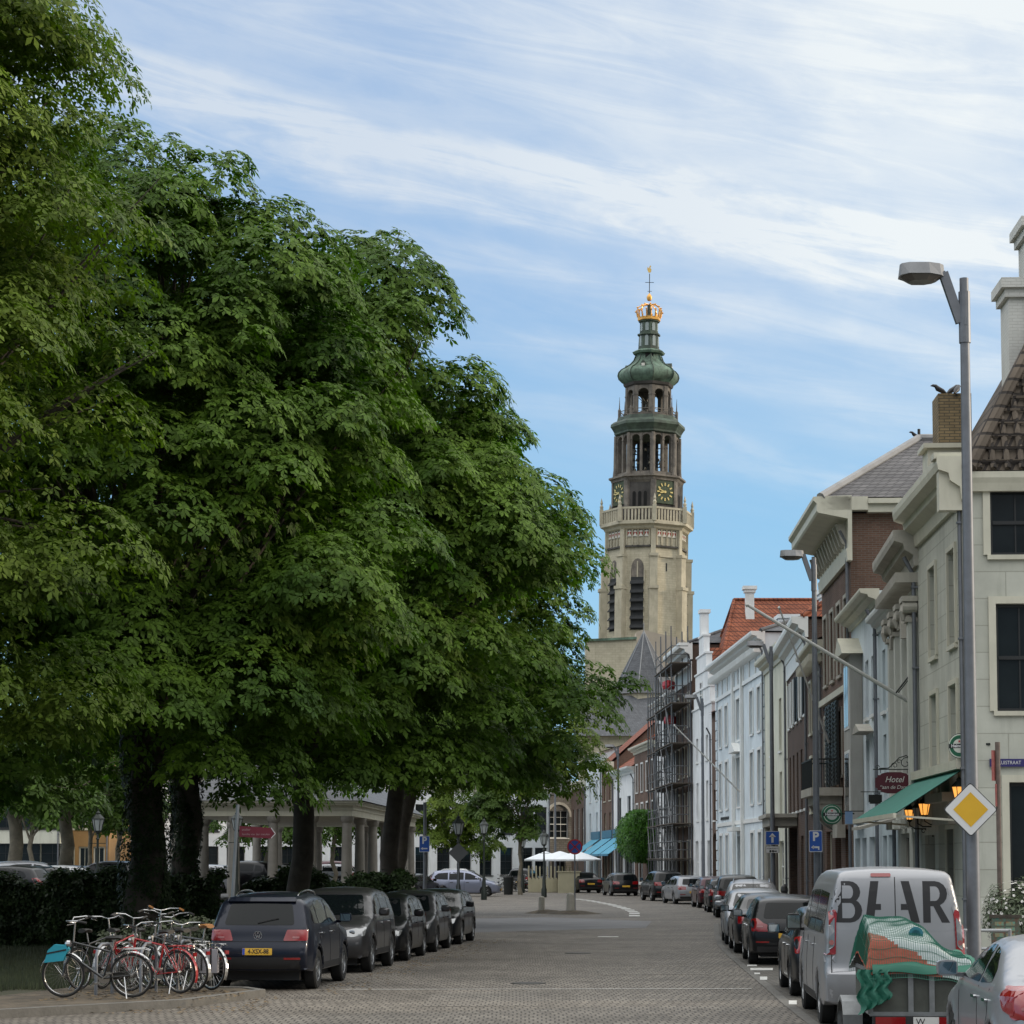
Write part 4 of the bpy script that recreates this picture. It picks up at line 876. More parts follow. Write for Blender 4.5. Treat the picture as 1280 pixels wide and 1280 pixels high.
# x in picture metres from the van's centre line, converted to car y (mirrored because we look at the back)
def L2(polys, x0): return [[(-(x0+a), c) for a, c in p][::-1] for p in polys]
polys = L2(letB(0), -.80) + L2([[(-.405,z0),(-.29,z0),(-.215,z1),(-.325,z1)],[(-.28,z0+.17),(-.19,z0+.17),(-.19,z0+.25),(-.27,z0+.25)]], 0) + \
        L2([[(.325,z0),(.21,z0),(.08,z1),(.19,z1)],[(.17,z0+.17),(.075,z0+.17),(.075,z0+.25),(.15,z0+.25)]], 0) + L2(letR(), .37)
rear_poly('lettering', polys, ink, .0045)
vt, ft = text_mesh('®', .09, depth=0, sx=1.); pts = project(bvv, 'rear', [(-.80-v[0], 1.93+v[1]) for v in vt], .005); MB().add(pts, ft).build('trademark', ink, van, fix=False)
rear_poly('door_gap', [[(-.006,.56),(.006,.56),(.006,2.02),(-.006,2.02)],[(-.84,.56),(.84,.56),(.84,.572),(-.84,.572)],[(-.87,.56),(-.86,.56),(-.82,1.99),(-.83,1.99)],[(.86,.56),(.87,.56),(.83,1.99),(.82,1.99)]], seam, .003)
b = MB(); panel(b, bvv, 'rear', [(-.80,1.30),(-.04,1.30),(-.04,2.0),(-.76,2.0)], .002, .08, .06, .002); panel(b, bvv, 'rear', [(.04,1.30),(.80,1.30),(.76,2.0),(.04,2.0)], .002, .08, .06, .002); b.build('door_pressing', car_van, van, fix=False, smooth=50)
for sgn in (1, -1):
    def V_(p): return [(sgn*a, c) for a, c in p]
    q = [(.80,.98),(.94,.98),(.92,1.58),(.78,1.58)]; b = MB(); panel(b, bvv, 'rear', V_(q), .018, .03, .06); tl = b.build('tail_light', tail, van, fix=False)
    b = MB(); panel(b, bvv, 'rear', V_([(.81,1.10),(.88,1.04),(.87,1.38),(.80,1.48)]), .024, .02, .06); b.build('reversing_lens', lampc, tl, fix=False)
    b = MB(); c = project(bvv, 'rear', [(sgn*.85,1.14)], .026)[0]; b.lathe([(.035,0),(.035,-.006)], c, 14, axis='x'); b.build('fog_lens', tail_clear, tl)
    b = MB(); panel(b, bvv, 'rear', V_([(.785,1.59),(.92,1.59),(.915,1.68),(.78,1.68)]), .012, .01, .08); b.build('lamp_cover', car_silver, van, fix=False)
    b = MB(); panel(b, bvv, 'rear', V_([(.80,.88),(.94,.88),(.94,.97),(.80,.97)]), .010, .01, .08); b.build('lamp_cover', car_silver, van, fix=False)
b = MB(); panel(b, bvv, 'rear', [(-.9,.36),(.9,.36),(.92,.72),(-.92,.72)], .012, .05, .08); b.build('rear_bumper', mat('bumper_grey', (.2,.205,.215), .45, metal=.3), van, fix=False, smooth=50)
b = MB(); panel(b, bvv, 'rear', [(.05,2.02),(.32,2.02),(.32,2.06),(.05,2.06)], .02, .02, .08); b.build('brake_light', tail, van, fix=False)
b = MB(); panel(b, bvv, 'rear', [(-.30,.62+.12),(.22,.62+.12),(.22,.73+.12),(-.30,.73+.12)], .015, .01, .1); b.build('number_plate', plate_y, van, fix=False)
# ---------------------------------------------------------------- church tower
TD = 334.0; TX = XW(808, TD, 700)-.74
lime = brickmat('tower_limestone', (.44,.40,.30), (.50,.455,.345), (.36,.33,.245), bw=.8, bh=.35, msize=.02, rough=.9, bump=.2, var=.22, nscale=.25)
lime_trim = mat('tower_stone_trim', (.46,.42,.32), .9, var=.2, scale=.6, stain=.45)
dark_stone = mat('weathered_dark_stone', (.055,.052,.050), .9, var=.35, scale=.5, col2=(.10,.092,.085), stain=.4)
mid_stone = mat('arcade_stone', (.12,.108,.098), .85, var=.25, scale=.8, col2=(.25,.22,.185), stain=.7)
copper = mat('green_copper', (.045,.07,.05), .75, var=.3, scale=.7, col2=(.17,.27,.20), stain=.85)
copper_dk = mat('dark_copper', (.035,.045,.038), .7, var=.3, scale=.8, col2=(.085,.125,.09), stain=.5)
gold = mat('gilded_metal', (.72,.38,.09), .4, metal=.55, var=.2); numeral = mat('numeral_gilt', (.62,.50,.20), .5, metal=.2); louvre = mat('louvre_slate', (.022,.024,.026), .8, var=.2)
slate = brickmat('slate_roof', (.075,.08,.09), (.10,.105,.115), (.04,.042,.046), bw=.3, bh=.22, msize=.012, rough=.6, bump=.4, var=.2)
redw = mat('red_shutter_paint', (.33,.05,.035), .7); whitew = mat('white_shutter_paint', (.6,.58,.52), .7)
tw = thing('church_tower', 'tall octagonal stone tower with clock faces, green bulbous top and golden crown', 'tower', (TX, TD, 0)); tw.rotation_euler.y = R(.9)     # the tower really leans a little
PH = math.atan2(-1, 0) + R(6)       # first vertex a little right of the line of sight
def octv(r, k): a = PH + k*math.pi/4; return Vector((r*math.cos(a), r*math.sin(a), 0))
def octring(b, prof, c=(0,0,0)): b.lathe(prof, c, 8, PH); return b
def facem(r, k):
    """frame of face k: origin at the middle of the face, x along it, y outward"""
    a, c = octv(r, k), octv(r, k+1); m = (a+c)/2; x = (c-a).normalized(); y = Vector((0,0,1)).cross(x); 
    if y.dot(m) < 0: y = -y
    M = Matrix(((x.x,y.x,0,m.x),(x.y,y.y,0,m.y),(0,0,1,0),(0,0,0,1))); return M, (c-a).length
def Zt(y): return ZW(y, TD)
z_st, z_gal = Zt(664), Zt(641)
RS = 6.25
# shaft
b = MB(); octring(b, [(RS*1.0,0),(RS*.985,Zt(745)),(RS*.96,Zt(700)),(RS*.95,Zt(692)),(RS*.95,z_st)]); b.build('shaft', lime, tw)
for k in range(8):
    v = octv(1, k); b = MB()
    def step(z0_, z1_, r0_, wd):
        o = v*r0_; t = Vector((-v.y, v.x, 0)); b.prism([o+t*wd/2, o-t*wd/2, v*(RS*.86)-t*wd/2, v*(RS*.86)+t*wd/2], (0,0,z1_-z0_)); 
        for i in range(-8, 0): b.v[i].z += z0_
    for (z0_, z1_, r_, wd) in ((0,Zt(742),RS*1.12,1.25),(Zt(742),Zt(741)+.35,RS*1.15,1.4),(Zt(741)+.35,Zt(702),RS*1.085,1.1),(Zt(702),Zt(700)+.2,RS*1.11,1.25),(Zt(700)+.2,Zt(664),RS*1.0,.7)): step(z0_, z1_, r_, wd)
    b.build('buttress', lime_trim, tw)
for k in range(8):
    M, wl = facem(RS*.955, k); wide = k in (6, 7, 0, 1, 2, 3, 4, 5)
    if k in (7, 6, 1, 3, 5):     # tall louvred bell window with a pointed head
        hw = .95 if k == 7 else .9; zt_, zl, zb_ = Zt(704), Zt(727), Zt(792)
        pts = [(-hw, zb_), (hw, zb_), (hw, zt_-1.6)] + [(hw*math.cos(a)*1.0, zt_-1.6+1.6*math.sin(a)) for a in [math.pi/2*i/5 for i in range(1,5)]] + [(0, zt_)] + [(-hw*math.cos(a), zt_-1.6+1.6*math.sin(a)) for a in [math.pi/2*i/5 for i in range(4,0,-1)]] + [(-hw, zt_-1.6)]
        b = MB(M); b.prism([(x, .14, z) for x, z in pts], (0,-.5,0)); b.build('bell_window', mid_stone, tw)
        b = MB(M); b.box(-hw*1.04, hw*1.04, .1, .2, zb_, zl)
        n = 6
        for i in range(n): z_ = zb_+(zl-zb_)*(i+.7)/n; b.prism([(-hw*1.08,.16,z_),(-hw*1.08,.62,z_-.55),(-hw*1.08,.62,z_-.68),(-hw*1.08,.16,z_-.3)], (hw*2.16,0,0))
        b.build('louvre', louvre, tw); b = MB(M); b.box(-.09,.09,.12,.24,zl,zt_-.4); b.prism([(-hw-.18,.1,zt_-1.7),(-hw-.18,.3,zt_-1.7),(-hw-.02,.3,zt_-1.7),(-hw-.02,.1,zt_-1.7)], (0,0,-(zt_-1.7-zb_))); b.prism([(hw+.18,.1,zt_-1.7),(hw+.18,.3,zt_-1.7),(hw+.02,.3,zt_-1.7),(hw+.02,.1,zt_-1.7)], (0,0,-(zt_-1.7-zb_))); b.build('mullion', lime_trim, tw)
    else:
        b = MB(M)
        for y_ in (714, 742, 772): b.box(-.1, .1, .03, .12, Zt(y_+5), Zt(y_-5))
        b.build('slit_window', louvre, tw); b = MB(M); b.box(-1.2,1.2,.03,.2,Zt(702),Zt(700)); b.build('string_course', lime_trim, tw)
    M2, wl2 = facem(RS*.95, k); b = MB(M2); b.box(-wl2/2+.35, wl2/2-.35, .0, .28, Zt(690), Zt(688)); b.build('string_course', dark_stone, tw)
    fr = MB(M2); wr = MB(M2); rr = MB(M2); dk = MB(M2); zc_ = Zt(671.5); hh = 1.45
    for i in range(4):
        x = (-1.5+i)*(wl2-1.1)/4; w4 = (wl2-1.1)/4*.38
        fr.box(x-w4-.16, x-w4, .04, .16, Zt(687), zc_+.7); fr.box(x+w4, x+w4+.16, .04, .16, Zt(687), zc_+.7); dk.lathe([(w4,.06),(w4,.1)], (x,0,zc_+.35), 12, axis='y')
        wr.prism([(x-w4,.08,zc_-.65),(x,.08,zc_-.02),(x+w4,.08,zc_-.65)], (0,.06,0)); wr.prism([(x-w4,.08,zc_+.55),(x+w4,.08,zc_+.55),(x,.08,zc_-.02)], (0,.06,0)) if False else None
        rr.prism([(x-w4*.8,.08,zc_-.62),(x-.02,.08,zc_-.02),(x-w4*.8,.08,zc_+.1)], (0,.05,0)); rr.prism([(x+w4*.8,.08,zc_-.62),(x+.02,.08,zc_-.02),(x+w4*.8,.08,zc_+.1)], (0,.05,0))
        wr.prism([(x-w4,.08,zc_+.12),(x,.08,zc_-.05),(x+w4,.08,zc_+.12),(x,.08,zc_+.28)], (0,.055,0))
    fr.build('blind_arcade', lime_trim, tw); dk.build('roundel', dark_stone, tw); wr.build('shutter', whitew, tw); rr.build('shutter', redw, tw)
b = MB(); octring(b, [(RS*.95,z_st-.6),(RS*1.02,z_st-.35),(RS*1.05,z_st),(RS*1.13,z_st+.25),(RS*1.13,z_st+.6),(RS*.8,z_st+.6)]); b.build('gallery_cornice', lime_trim, tw)
gz = z_st+.6
b = MB()
for k in range(8):
    M, wl = facem(RS*1.08, k)
    b.M = M; b.box(-wl/2, wl/2, -.12, .12, gz, gz+.2); b.box(-wl/2, wl/2, -.14, .14, z_gal-.3, z_gal)
    for i in range(10): x = -wl/2+wl*(i+.5)/10; b.box(x-.12, x+.12, -.09, .09, gz+.2, z_gal-.3)
b.M = None; b.build('balustrade', lime_trim, tw)
for k in range(8):
    v = octv(RS*1.1, k); b = MB(); b.box(v.x-.28, v.x+.28, v.y-.28, v.y+.28, gz, z_gal+.25); b.lathe([(.2,0),(.28,.4),(.12,.7),(.2,.95),(.02,1.7)], (v.x, v.y, z_gal+.25), 8); b.build('finial', lime_trim, tw)
# clock stage
RC = 5.15; z_c1 = Zt(603)
b = MB(); octring(b, [(RC,gz),(RC,z_c1-.2)]); b.build('clock_stage', dark_stone, tw)
for k in range(8):
    v = octv(1, k); b = MB(); t = Vector((-v.y, v.x, 0)); r1_ = RC+.22
    b.prism([v*r1_+t*.3, v*r1_-t*.3, v*(RC-.4)-t*.4, v*(RC-.4)+t*.4], (0,0,z_c1-gz)); 
    for q in b.v: q.z += gz
    b.build('corner_pilaster', mid_stone, tw)
    M, wl = facem(RC*1.0, k)
    if k in (6, 0, 2, 4):
        zc_ = Zt(620.5); cf = MB(M); cf.box(-1.52, 1.52, .02, .2, zc_-1.75, zc_+1.75); c_ = cf.build('clock_face', mat('clock_board_green', (.055,.075,.045), .8, var=.3, scale=1), tw)
        g_ = MB(M)
        for i in range(12):
            a = i*math.pi/6; u = Vector((math.sin(a), 0, math.cos(a))); g_.bar(Vector((0,.26,zc_))+u*.92, Vector((0,.26,zc_))+u*1.36, .2, .05, up=(0,1,0))
        g_.build('numeral_ring', numeral, c_); h_ = MB(M)
        for a, l, w_ in ((R(-72), 1.15, .14),(R(-58), .0, .1),(R(-100), .85, .2)):
            if l: h_.bar(Vector((0,.3,zc_)), Vector((math.sin(a)*l,.3,zc_+math.cos(a)*l)), w_, .05, up=(0,1,0))
        h_.lathe([(.2,.24),(.2,.34)], (0,0,zc_), 12, axis='y'); h_.build('clock_hands', numeral, c_)
        f_ = MB(M); f_.box(-1.75,-1.55,0,.3,zc_-1.85,zc_+1.85); f_.box(1.55,1.75,0,.3,zc_-1.85,zc_+1.85); f_.box(-1.55,1.55,0,.34,zc_+1.77,zc_+1.95); f_.build('clock_frame', mid_stone, c_)
    else:
        b = MB(M)
        for x in (-.85, 0, .85): b.box(x-.24, x+.24, .0, .06, Zt(641), Zt(622)); b.lathe([(.24,0),(.24,.055)], (x,0,Zt(622)), 12, axis='y')
        b.build('louvre', mat('opening_dark', (.006,.006,.006), .9), tw)
b = MB(); octring(b, [(RC,z_c1-.7),(RC*1.06,z_c1-.3),(RC*1.08,z_c1),(RC*1.14,z_c1+.15),(RC*1.14,z_c1+.4),(RC*.9,z_c1+.5)]); b.build('cornice', mid_stone, tw)
# open arcades: per face piers, arches with a true opening
def arcade(nm, r, z0_, z1_, nb, pier, zs, th=.55, m=mid_stone, ow=None):
    for k in range(8):
        M, wl = facem(r, k); b = MB(M); bw = (wl-pier)/nb
        b.box(-wl/2-.02, wl/2+.02, -th, .0, z0_, z0_+.55)
        for i in range(nb+1):
            x = -wl/2+pier/2+bw*i; pw = pier/2 if i in (0, nb) else pier*.38
            b.box(x-pw, x+pw, -th, .05, z0_+.55, z1_)
            b.box(x-pw-.05, x+pw+.05, -.1, .12, zs-.15, zs)
        for i in range(nb):
            xa = -wl/2+pier/2+bw*i+pier*.4; xb = xa+bw-pier*.8; rr = (xb-xa)/2; xc = (xa+xb)/2; n = 8
            for j in range(n):
                a0, a1 = math.pi-math.pi*j/n, math.pi-math.pi*(j+1)/n
                p = [(xc+rr*math.cos(a0), -.02, zs+rr*math.sin(a0)), (xc+rr*math.cos(a1), -.02, zs+rr*math.sin(a1)), (xc+rr*math.cos(a1), -.02, z1_), (xc+rr*math.cos(a0), -.02, z1_)]; b.prism(p, (0,-th+.04,0))
        b.build(nm, m, tw)
za0, za1 = Zt(599), Zt(547)
arcade('lower_arcade', 4.72, za0, za1, 2, .42, Zt(554))
for k in range(8):
    v = octv(4.85, k); b = MB(); b.lathe([(.42,za0+.05),(.3,za0+1.2),(.26,za1)], (v.x, v.y, 0), 8); b.build('corner_column', mid_stone, tw)
b = MB(); b.box(-1.6,1.6,-.15,.15,za0+.2,za0+5.4); b.box(-.15,.15,-1.6,1.6,za0+.2,za0+5.4)
for i in range(5): z_ = za0+.8+i*.95; b.box(-2.6,2.6,-.08,.08,z_,z_+.12); b.box(-.08,.08,-2.6,2.6,z_,z_+.12)
b.build('bell_frame', black_metal, tw)
bz = mat('bell_bronze', (.14,.13,.10), .5, metal=.7)
for i in range(4):
    for j in range(7):
        a = j*6.283/7+i*.3; rr = 2.1; bb = MB(); bb.lathe([(.04,.4),(.12,.36),(.15,.16),(.25,0)], (rr*math.cos(a), rr*math.sin(a), za0+.95+i*.95+.12), 8); bb.build('carillon_bell', bz, tw)
zb1, zb2 = Zt(547), Zt(524)
b = MB(); octring(b, [(4.72,zb1),(5.1,zb1+.2),(5.1,zb1+.45),(5.35,zb1+.9),(5.68,zb1+1.35),(5.62,zb1+1.75),(5.2,zb1+2.1),(4.7,zb1+2.3),(4.6,zb2)]); b.build('copper_cornice', copper_dk, tw)
for k in range(8):
    v = octv(4.35, k); b = MB(); b.lathe([(.22,0),(.22,1.2),(.09,1.4),(.02,3.2)], (v.x, v.y, zb2), 6); b.build('pinnacle', mid_stone, tw)
    M, wl = facem(4.3, k); b = MB(M); b.box(-wl/2, wl/2, -.05, .05, zb2+.9, zb2+1.0); b.bar((-wl/2,0,zb2),(wl/2,0,zb2+.9),.06); b.bar((wl/2,0,zb2),(-wl/2,0,zb2+.9),.06); b.build('railing', mid_stone, tw)
zc0, zc1 = zb2, Zt(486)
arcade('upper_arcade', 3.45, zc0, zc1, 1, .5, Zt(497), .4)
b = MB(); b.box(-.06,.06,-.06,.06,zc0,zc1); 
for i in range(4): a = i*math.pi/4; b.bar((1.6*math.cos(a),1.6*math.sin(a),zc0+.4),(-1.6*math.cos(a),-1.6*math.sin(a),zc0+3.4),.09)
b.lathe([(.1,1.1),(.35,1.0),(.42,.5),(.62,0)], (0,0,zc0+1.6), 12); b.build('great_bell', bz, tw)
b = MB(); octring(b, [(3.45,zc1),(3.7,zc1+.15),(3.85,zc1+.5),(3.4,zc1+.75),(3.6,zc1+1.1)]); b.build('cornice', dark_stone, tw)
zd = Zt(482)
b = MB(); octring(b, [(3.5,zd-.2),(4.0,zd+.25),(4.45,zd+.8),(4.6,zd+1.3),(4.5,zd+1.75),(4.1,zd+2.2),(3.4,zd+2.6),(2.7,zd+3.1),(2.2,zd+3.7),(1.95,zd+4.4),(1.8,zd+5.3)]); b.build('bulbous_dome', copper, tw, smooth=30)
for k in (7, 1, 3, 5, 6, 0):
    M, wl = facem(3.55, k); b = MB(M); z_ = zd+2.0
    if k % 2: b.prism([(-.38,.3,z_),(.38,.3,z_),(.38,.3,z_+.8),(0,.3,z_+1.25),(-.38,.3,z_+.8)], (0,-1.4,0)); d_ = b.build('dormer', copper_dk, tw); b = MB(M); b.box(-.25,.25,.3,.36,z_+.1,z_+.7); b.build('shutter', whitew, d_)
b = MB()
for k in range(8):
    v0 = octv(1, k); pr = [(3.9,zd+.2),(4.5,zd+.75),(4.67,zd+1.3),(4.55,zd+1.8),(4.15,zd+2.27),(3.45,zd+2.67),(2.75,zd+3.17),(2.25,zd+3.77),(1.98,zd+4.5)]
    b.tube([v0*r_+Vector((0,0,z_)) for r_, z_ in pr], .08, 6)
b.build('rib', copper_dk, tw)
ze = Zt(441)
b = MB(); octring(b, [(1.85,zd+4.6),(2.35,zd+4.7),(2.5,zd+5.0),(2.0,zd+5.3)]); b.build('copper_cornice', copper, tw)
b = MB(); b.box(-.6,.6,-1.9,-1.2,zd+3.6,zd+4.6); b.build('opening', mat('opening_dark', (.006,.006,.006), .9), tw)
z_l = zd+5.2; 
b = MB(); octring(b, [(1.62,z_l),(1.5,Zt(420)),(1.75,Zt(420)),(1.75,Zt(419)+.1),(1.4,Zt(418)),(1.38,Zt(404)),(1.62,Zt(403)),(1.62,Zt(402)),(.6,Zt(401))]); b.build('lantern_turret', copper_dk, tw)
pale = mat('turret_pane', (.28,.33,.33), .5)
for k in range(8):
    for (r_, ya, yb) in ((1.55,434,423),(1.40,415,407)):
        M, wl = facem(r_, k); b = MB(M); b.box(-.26,.26,0,.06,Zt(ya),Zt(yb)); b.lathe([(.26,0),(.26,.05)], (0,0,Zt(yb)), 10, axis='y'); b.build('turret_window', pale, tw)
# imperial crown
zk = Zt(402); b = MB(); octring(b, [(1.55,zk),(1.75,zk+.1),(1.75,zk+.55),(1.55,zk+.6)]); 
for i in range(16):
    a = PH+i*math.pi/8; c_, s_ = math.cos(a), math.sin(a); b.bar((1.68*c_,1.68*s_,zk+.5),(1.85*c_,1.85*s_,zk+1.5),.16); b.lathe([(.02,-.12),(.17,0),(.02,.16)], (1.88*c_,1.88*s_,zk+1.6), 6)
crn = b.build('golden_crown', gold, tw)
b = MB()
for k in range(8):
    v = octv(1, k); pts = [v*1.8+Vector((0,0,zk+.6)), v*1.95+Vector((0,0,zk+1.4)), v*1.7+Vector((0,0,zk+2.1)), v*1.0+Vector((0,0,zk+2.55)), v*.25+Vector((0,0,zk+2.6))]; b.tube(pts, .08, 5)
    for p in pts[1:4]: b.lathe([(.02,-.14),(.14,0),(.02,.14)], p+v*.12, 6)
b.build('crown_hoop', gold, crn); b = MB(); b.tube([(0,0,zk),(0,0,zk+2.6)], .28, 8); b.build('crown_core', copper_dk, crn)
zo = Zt(372); b = MB(); b.lathe([(.02,-.55),(.3,-.45),(.43,0),(.3,.35),(.08,.6),(.02,.8)], (0,0,zo), 14); b.build('orb', gold, tw, smooth=50)
b = MB(); b.tube([(0,0,zo),(0,0,Zt(342))], .06, 6); b.bar((-.65,0,Zt(353)),(.65,0,Zt(353)),.07); b.bar((-.3,0,Zt(364)),(.35,0,Zt(364)),.06); b.build('vane_rod', black_metal, tw)
b = MB(); zr = Zt(341); b.prism([(-.1,-.06,zr),(.2,-.06,zr+.1),(.28,-.06,zr+.5),(.1,-.06,zr+.75),(.22,-.06,zr+1.0),(.1,-.06,zr+1.15),(-.05,-.06,zr+.95),(-.1,-.06,zr+.65),(-.3,-.06,zr+.95),(-.38,-.06,zr+.6),(-.28,-.06,zr+.25)], (0,.12,0)); b.build('weathercock', mat('bright_gold', (.9,.6,.2), .25, metal=.8), tw)
# choir with its pyramid roof before the tower
CD = 292.
ch = thing('church_choir', 'slate pyramid roofed choir standing in front of the tower', 'church', (XW(806,CD), CD, 0))
def cz(y): return ZW(y, CD)
rx = 31/F*CD*1.3
b = MB(); b.lathe([(rx*1.02,0),(rx*1.02,cz(868))], (0,0,0), 8, PH-R(20)); b.build('wall', lime, ch)
b = MB(); b.lathe([(rx*1.12,cz(869)),(rx*.95,cz(862)),(.08,cz(790))], (0,0,0), 8, PH-R(20)); b.build('roof', slate, ch)
b = MB()
for k in range(8):
    a = PH-R(20)+k*math.pi/4; b.tube([(rx*1.1*math.cos(a), rx*1.1*math.sin(a), cz(868)), (rx*.96*math.cos(a), rx*.96*math.sin(a), cz(861.5)), (0,0,cz(789))], .07, 5)
b.tube([(0,0,cz(791)),(0,0,cz(778))], .07, 5)
b.build('ridge_flashing', mat('lead_flashing', (.2,.21,.22), .6), ch)
b = MB(); b.prism([(-1.2-3.4,-5.6,cz(868)),(-.2-3.4,-5.6,cz(868)),(-.7-3.4,-5.6,cz(857))], (0,2.5,0)); b.build('dormer', whitew, ch)
b = MB(); b.box(-8.5,5.2,-9,4,0,cz(925)); b.build('aisle_wall', lime, ch); b = MB(); b.prism([(-9,-10,cz(925)),(-9,-3.6,cz(872)),(-9,4,cz(870)),(-9,4,cz(925))], (15.2,0,0)); b.build('aisle_roof', slate, ch)
nv = thing('church_nave', 'sandstone coloured church wall with a sloping top rising behind the choir', 'church', (XW(800,316), 316, 0))
def nz(y): return ZW(y, 316)
lit = mat('nave_plaster', (.42,.36,.29), .9, var=.12, scale=.4, stain=.3)
b = MB(); b.prism([(-.4,0,0),(8.0,0,0),(8.0,0,nz(812)),(6.3,0,nz(800)),(.6,0,nz(787)),(-.4,0,nz(790))], (0,6,0)); b.build('gable_wall', lit, nv)
b = MB(); b.prism([(-7.5,-1,0),(-.45,-1,0),(-.45,-1,nz(800)),(-7.5,-1,nz(803))], (0,7,0)); b.build('side_wall', lime, nv)
b = MB(); b.prism([(-7.7,-1.3,nz(803)),(-.4,-1.3,nz(800)),(-.4,-1.3,nz(797)),(-7.7,-1.3,nz(800))], (0,.6,0)); b.build('parapet', copper, nv)
# ---------------------------------------------------------------- houses
brick_dk = brickmat('dark_brown_brick', (.075,.045,.034), (.105,.062,.045), (.11,.095,.08), bw=.22, bh=.065, msize=.01, var=.22, nscale=.7)
brick_md = brickmat('brown_brick', (.11,.06,.042), (.15,.085,.06), (.14,.12,.10), bw=.22, bh=.065, msize=.01, var=.22, nscale=.7)
brick_wh = brickmat('white_painted_brick', (.56,.56,.53), (.60,.60,.57), (.50,.50,.47), bw=.22, bh=.065, msize=.008, var=.1, nscale=.8, bump=.5)
brick_ye = brickmat('sooty_yellow_brick', (.20,.15,.085), (.27,.20,.11), (.10,.085,.06), bw=.22, bh=.065, msize=.012, var=.3)
tile_red = brickmat('red_pantiles', (.20,.062,.033), (.29,.095,.048), (.08,.026,.017), bw=.26, bh=.3, msize=.03, rough=.8, bump=1., var=.3, offset=0, nscale=.9)
tile_dk = brickmat('dark_pantiles', (.085,.068,.052), (.12,.096,.074), (.028,.023,.02), bw=.26, bh=.3, msize=.035, rough=.8, bump=1., var=.3, offset=0, nscale=.9)
tile_gr = brickmat('grey_tiles', (.085,.082,.085), (.12,.115,.115), (.045,.043,.045), bw=.25, bh=.14, msize=.02, rough=.75, bump=.7, var=.3, nscale=.4)
def stucco(n, c, st=.35): return mat(n, c, .8, var=.12, scale=.7, stain=st, bump=.15, bscale=12)
st_cream = brickmat('cream_green_stucco', (.44,.445,.385), (.48,.485,.425), (.33,.33,.28), bw=1.5, bh=.52, msize=.012, var=.14, nscale=.9, bump=.25, rough=.8)
st_pilaster = stucco('grey_cream_stucco', (.48,.49,.44), .5); st_blue = stucco('pale_blue_stucco', (.50,.58,.61)); st_grey = stucco('warm_grey_stucco', (.34,.335,.31), .4)
st_white = stucco('white_stucco', (.72,.74,.75), .35); st_ivory = stucco('ivory_stucco', (.62,.62,.52), .4); st_bluew = stucco('blue_white_stucco', (.60,.67,.71), .4)
st_stone = brickmat('abbey_stone', (.15,.14,.125), (.19,.18,.16), (.10,.095,.085), bw=.5, bh=.2, msize=.02, var=.3, nscale=.8)
dark_door = mat('dark_green_door', (.015,.02,.018), .4, coat=.3); blue_shop = mat('blue_shop_paint', (.04,.17,.27), .5); shutter_dk = mat('dark_shutter', (.012,.016,.016), .5)
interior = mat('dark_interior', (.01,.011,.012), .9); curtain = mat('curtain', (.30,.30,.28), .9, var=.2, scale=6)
def frame_of(A, B):
    A = Vector((A[0], A[1], 0)); B = Vector((B[0], B[1], 0)); return A, (B-A).length, math.atan2(B.y-A.y, B.x-A.x)
def wall_with_holes(b, x0, x1, z0, z1, holes, th=.3, y=0.):
    """front at y, openings cut through; reveals included"""
    xs = sorted({x0, x1, *[v for h in holes for v in h[:2]]}); zs = sorted({z0, z1, *[v for h in holes for v in h[2:4]]})
    xs = [v for v in xs if x0 <= v <= x1]; zs = [v for v in zs if z0 <= v <= z1]
    for i in range(len(xs)-1):
        for j in range(len(zs)-1):
            cx_, cz_ = (xs[i]+xs[i+1])/2, (zs[j]+zs[j+1])/2
            if any(h[0] < cx_ < h[1] and h[2] < cz_ < h[3] for h in holes): continue
            b.add([(xs[i],y,zs[j]),(xs[i+1],y,zs[j]),(xs[i+1],y,zs[j+1]),(xs[i],y,zs[j+1])], [(0,1,2,3)])
    for h in holes:
        a, c, e, g_ = h[:4]; v = [(a,y,e),(c,y,e),(c,y,g_),(a,y,g_),(a,y-th,e),(c,y-th,e),(c,y-th,g_),(a,y-th,g_)]
        b.add(v, [(0,1,5,4),(1,2,6,5),(2,3,7,6),(3,0,4,7)])
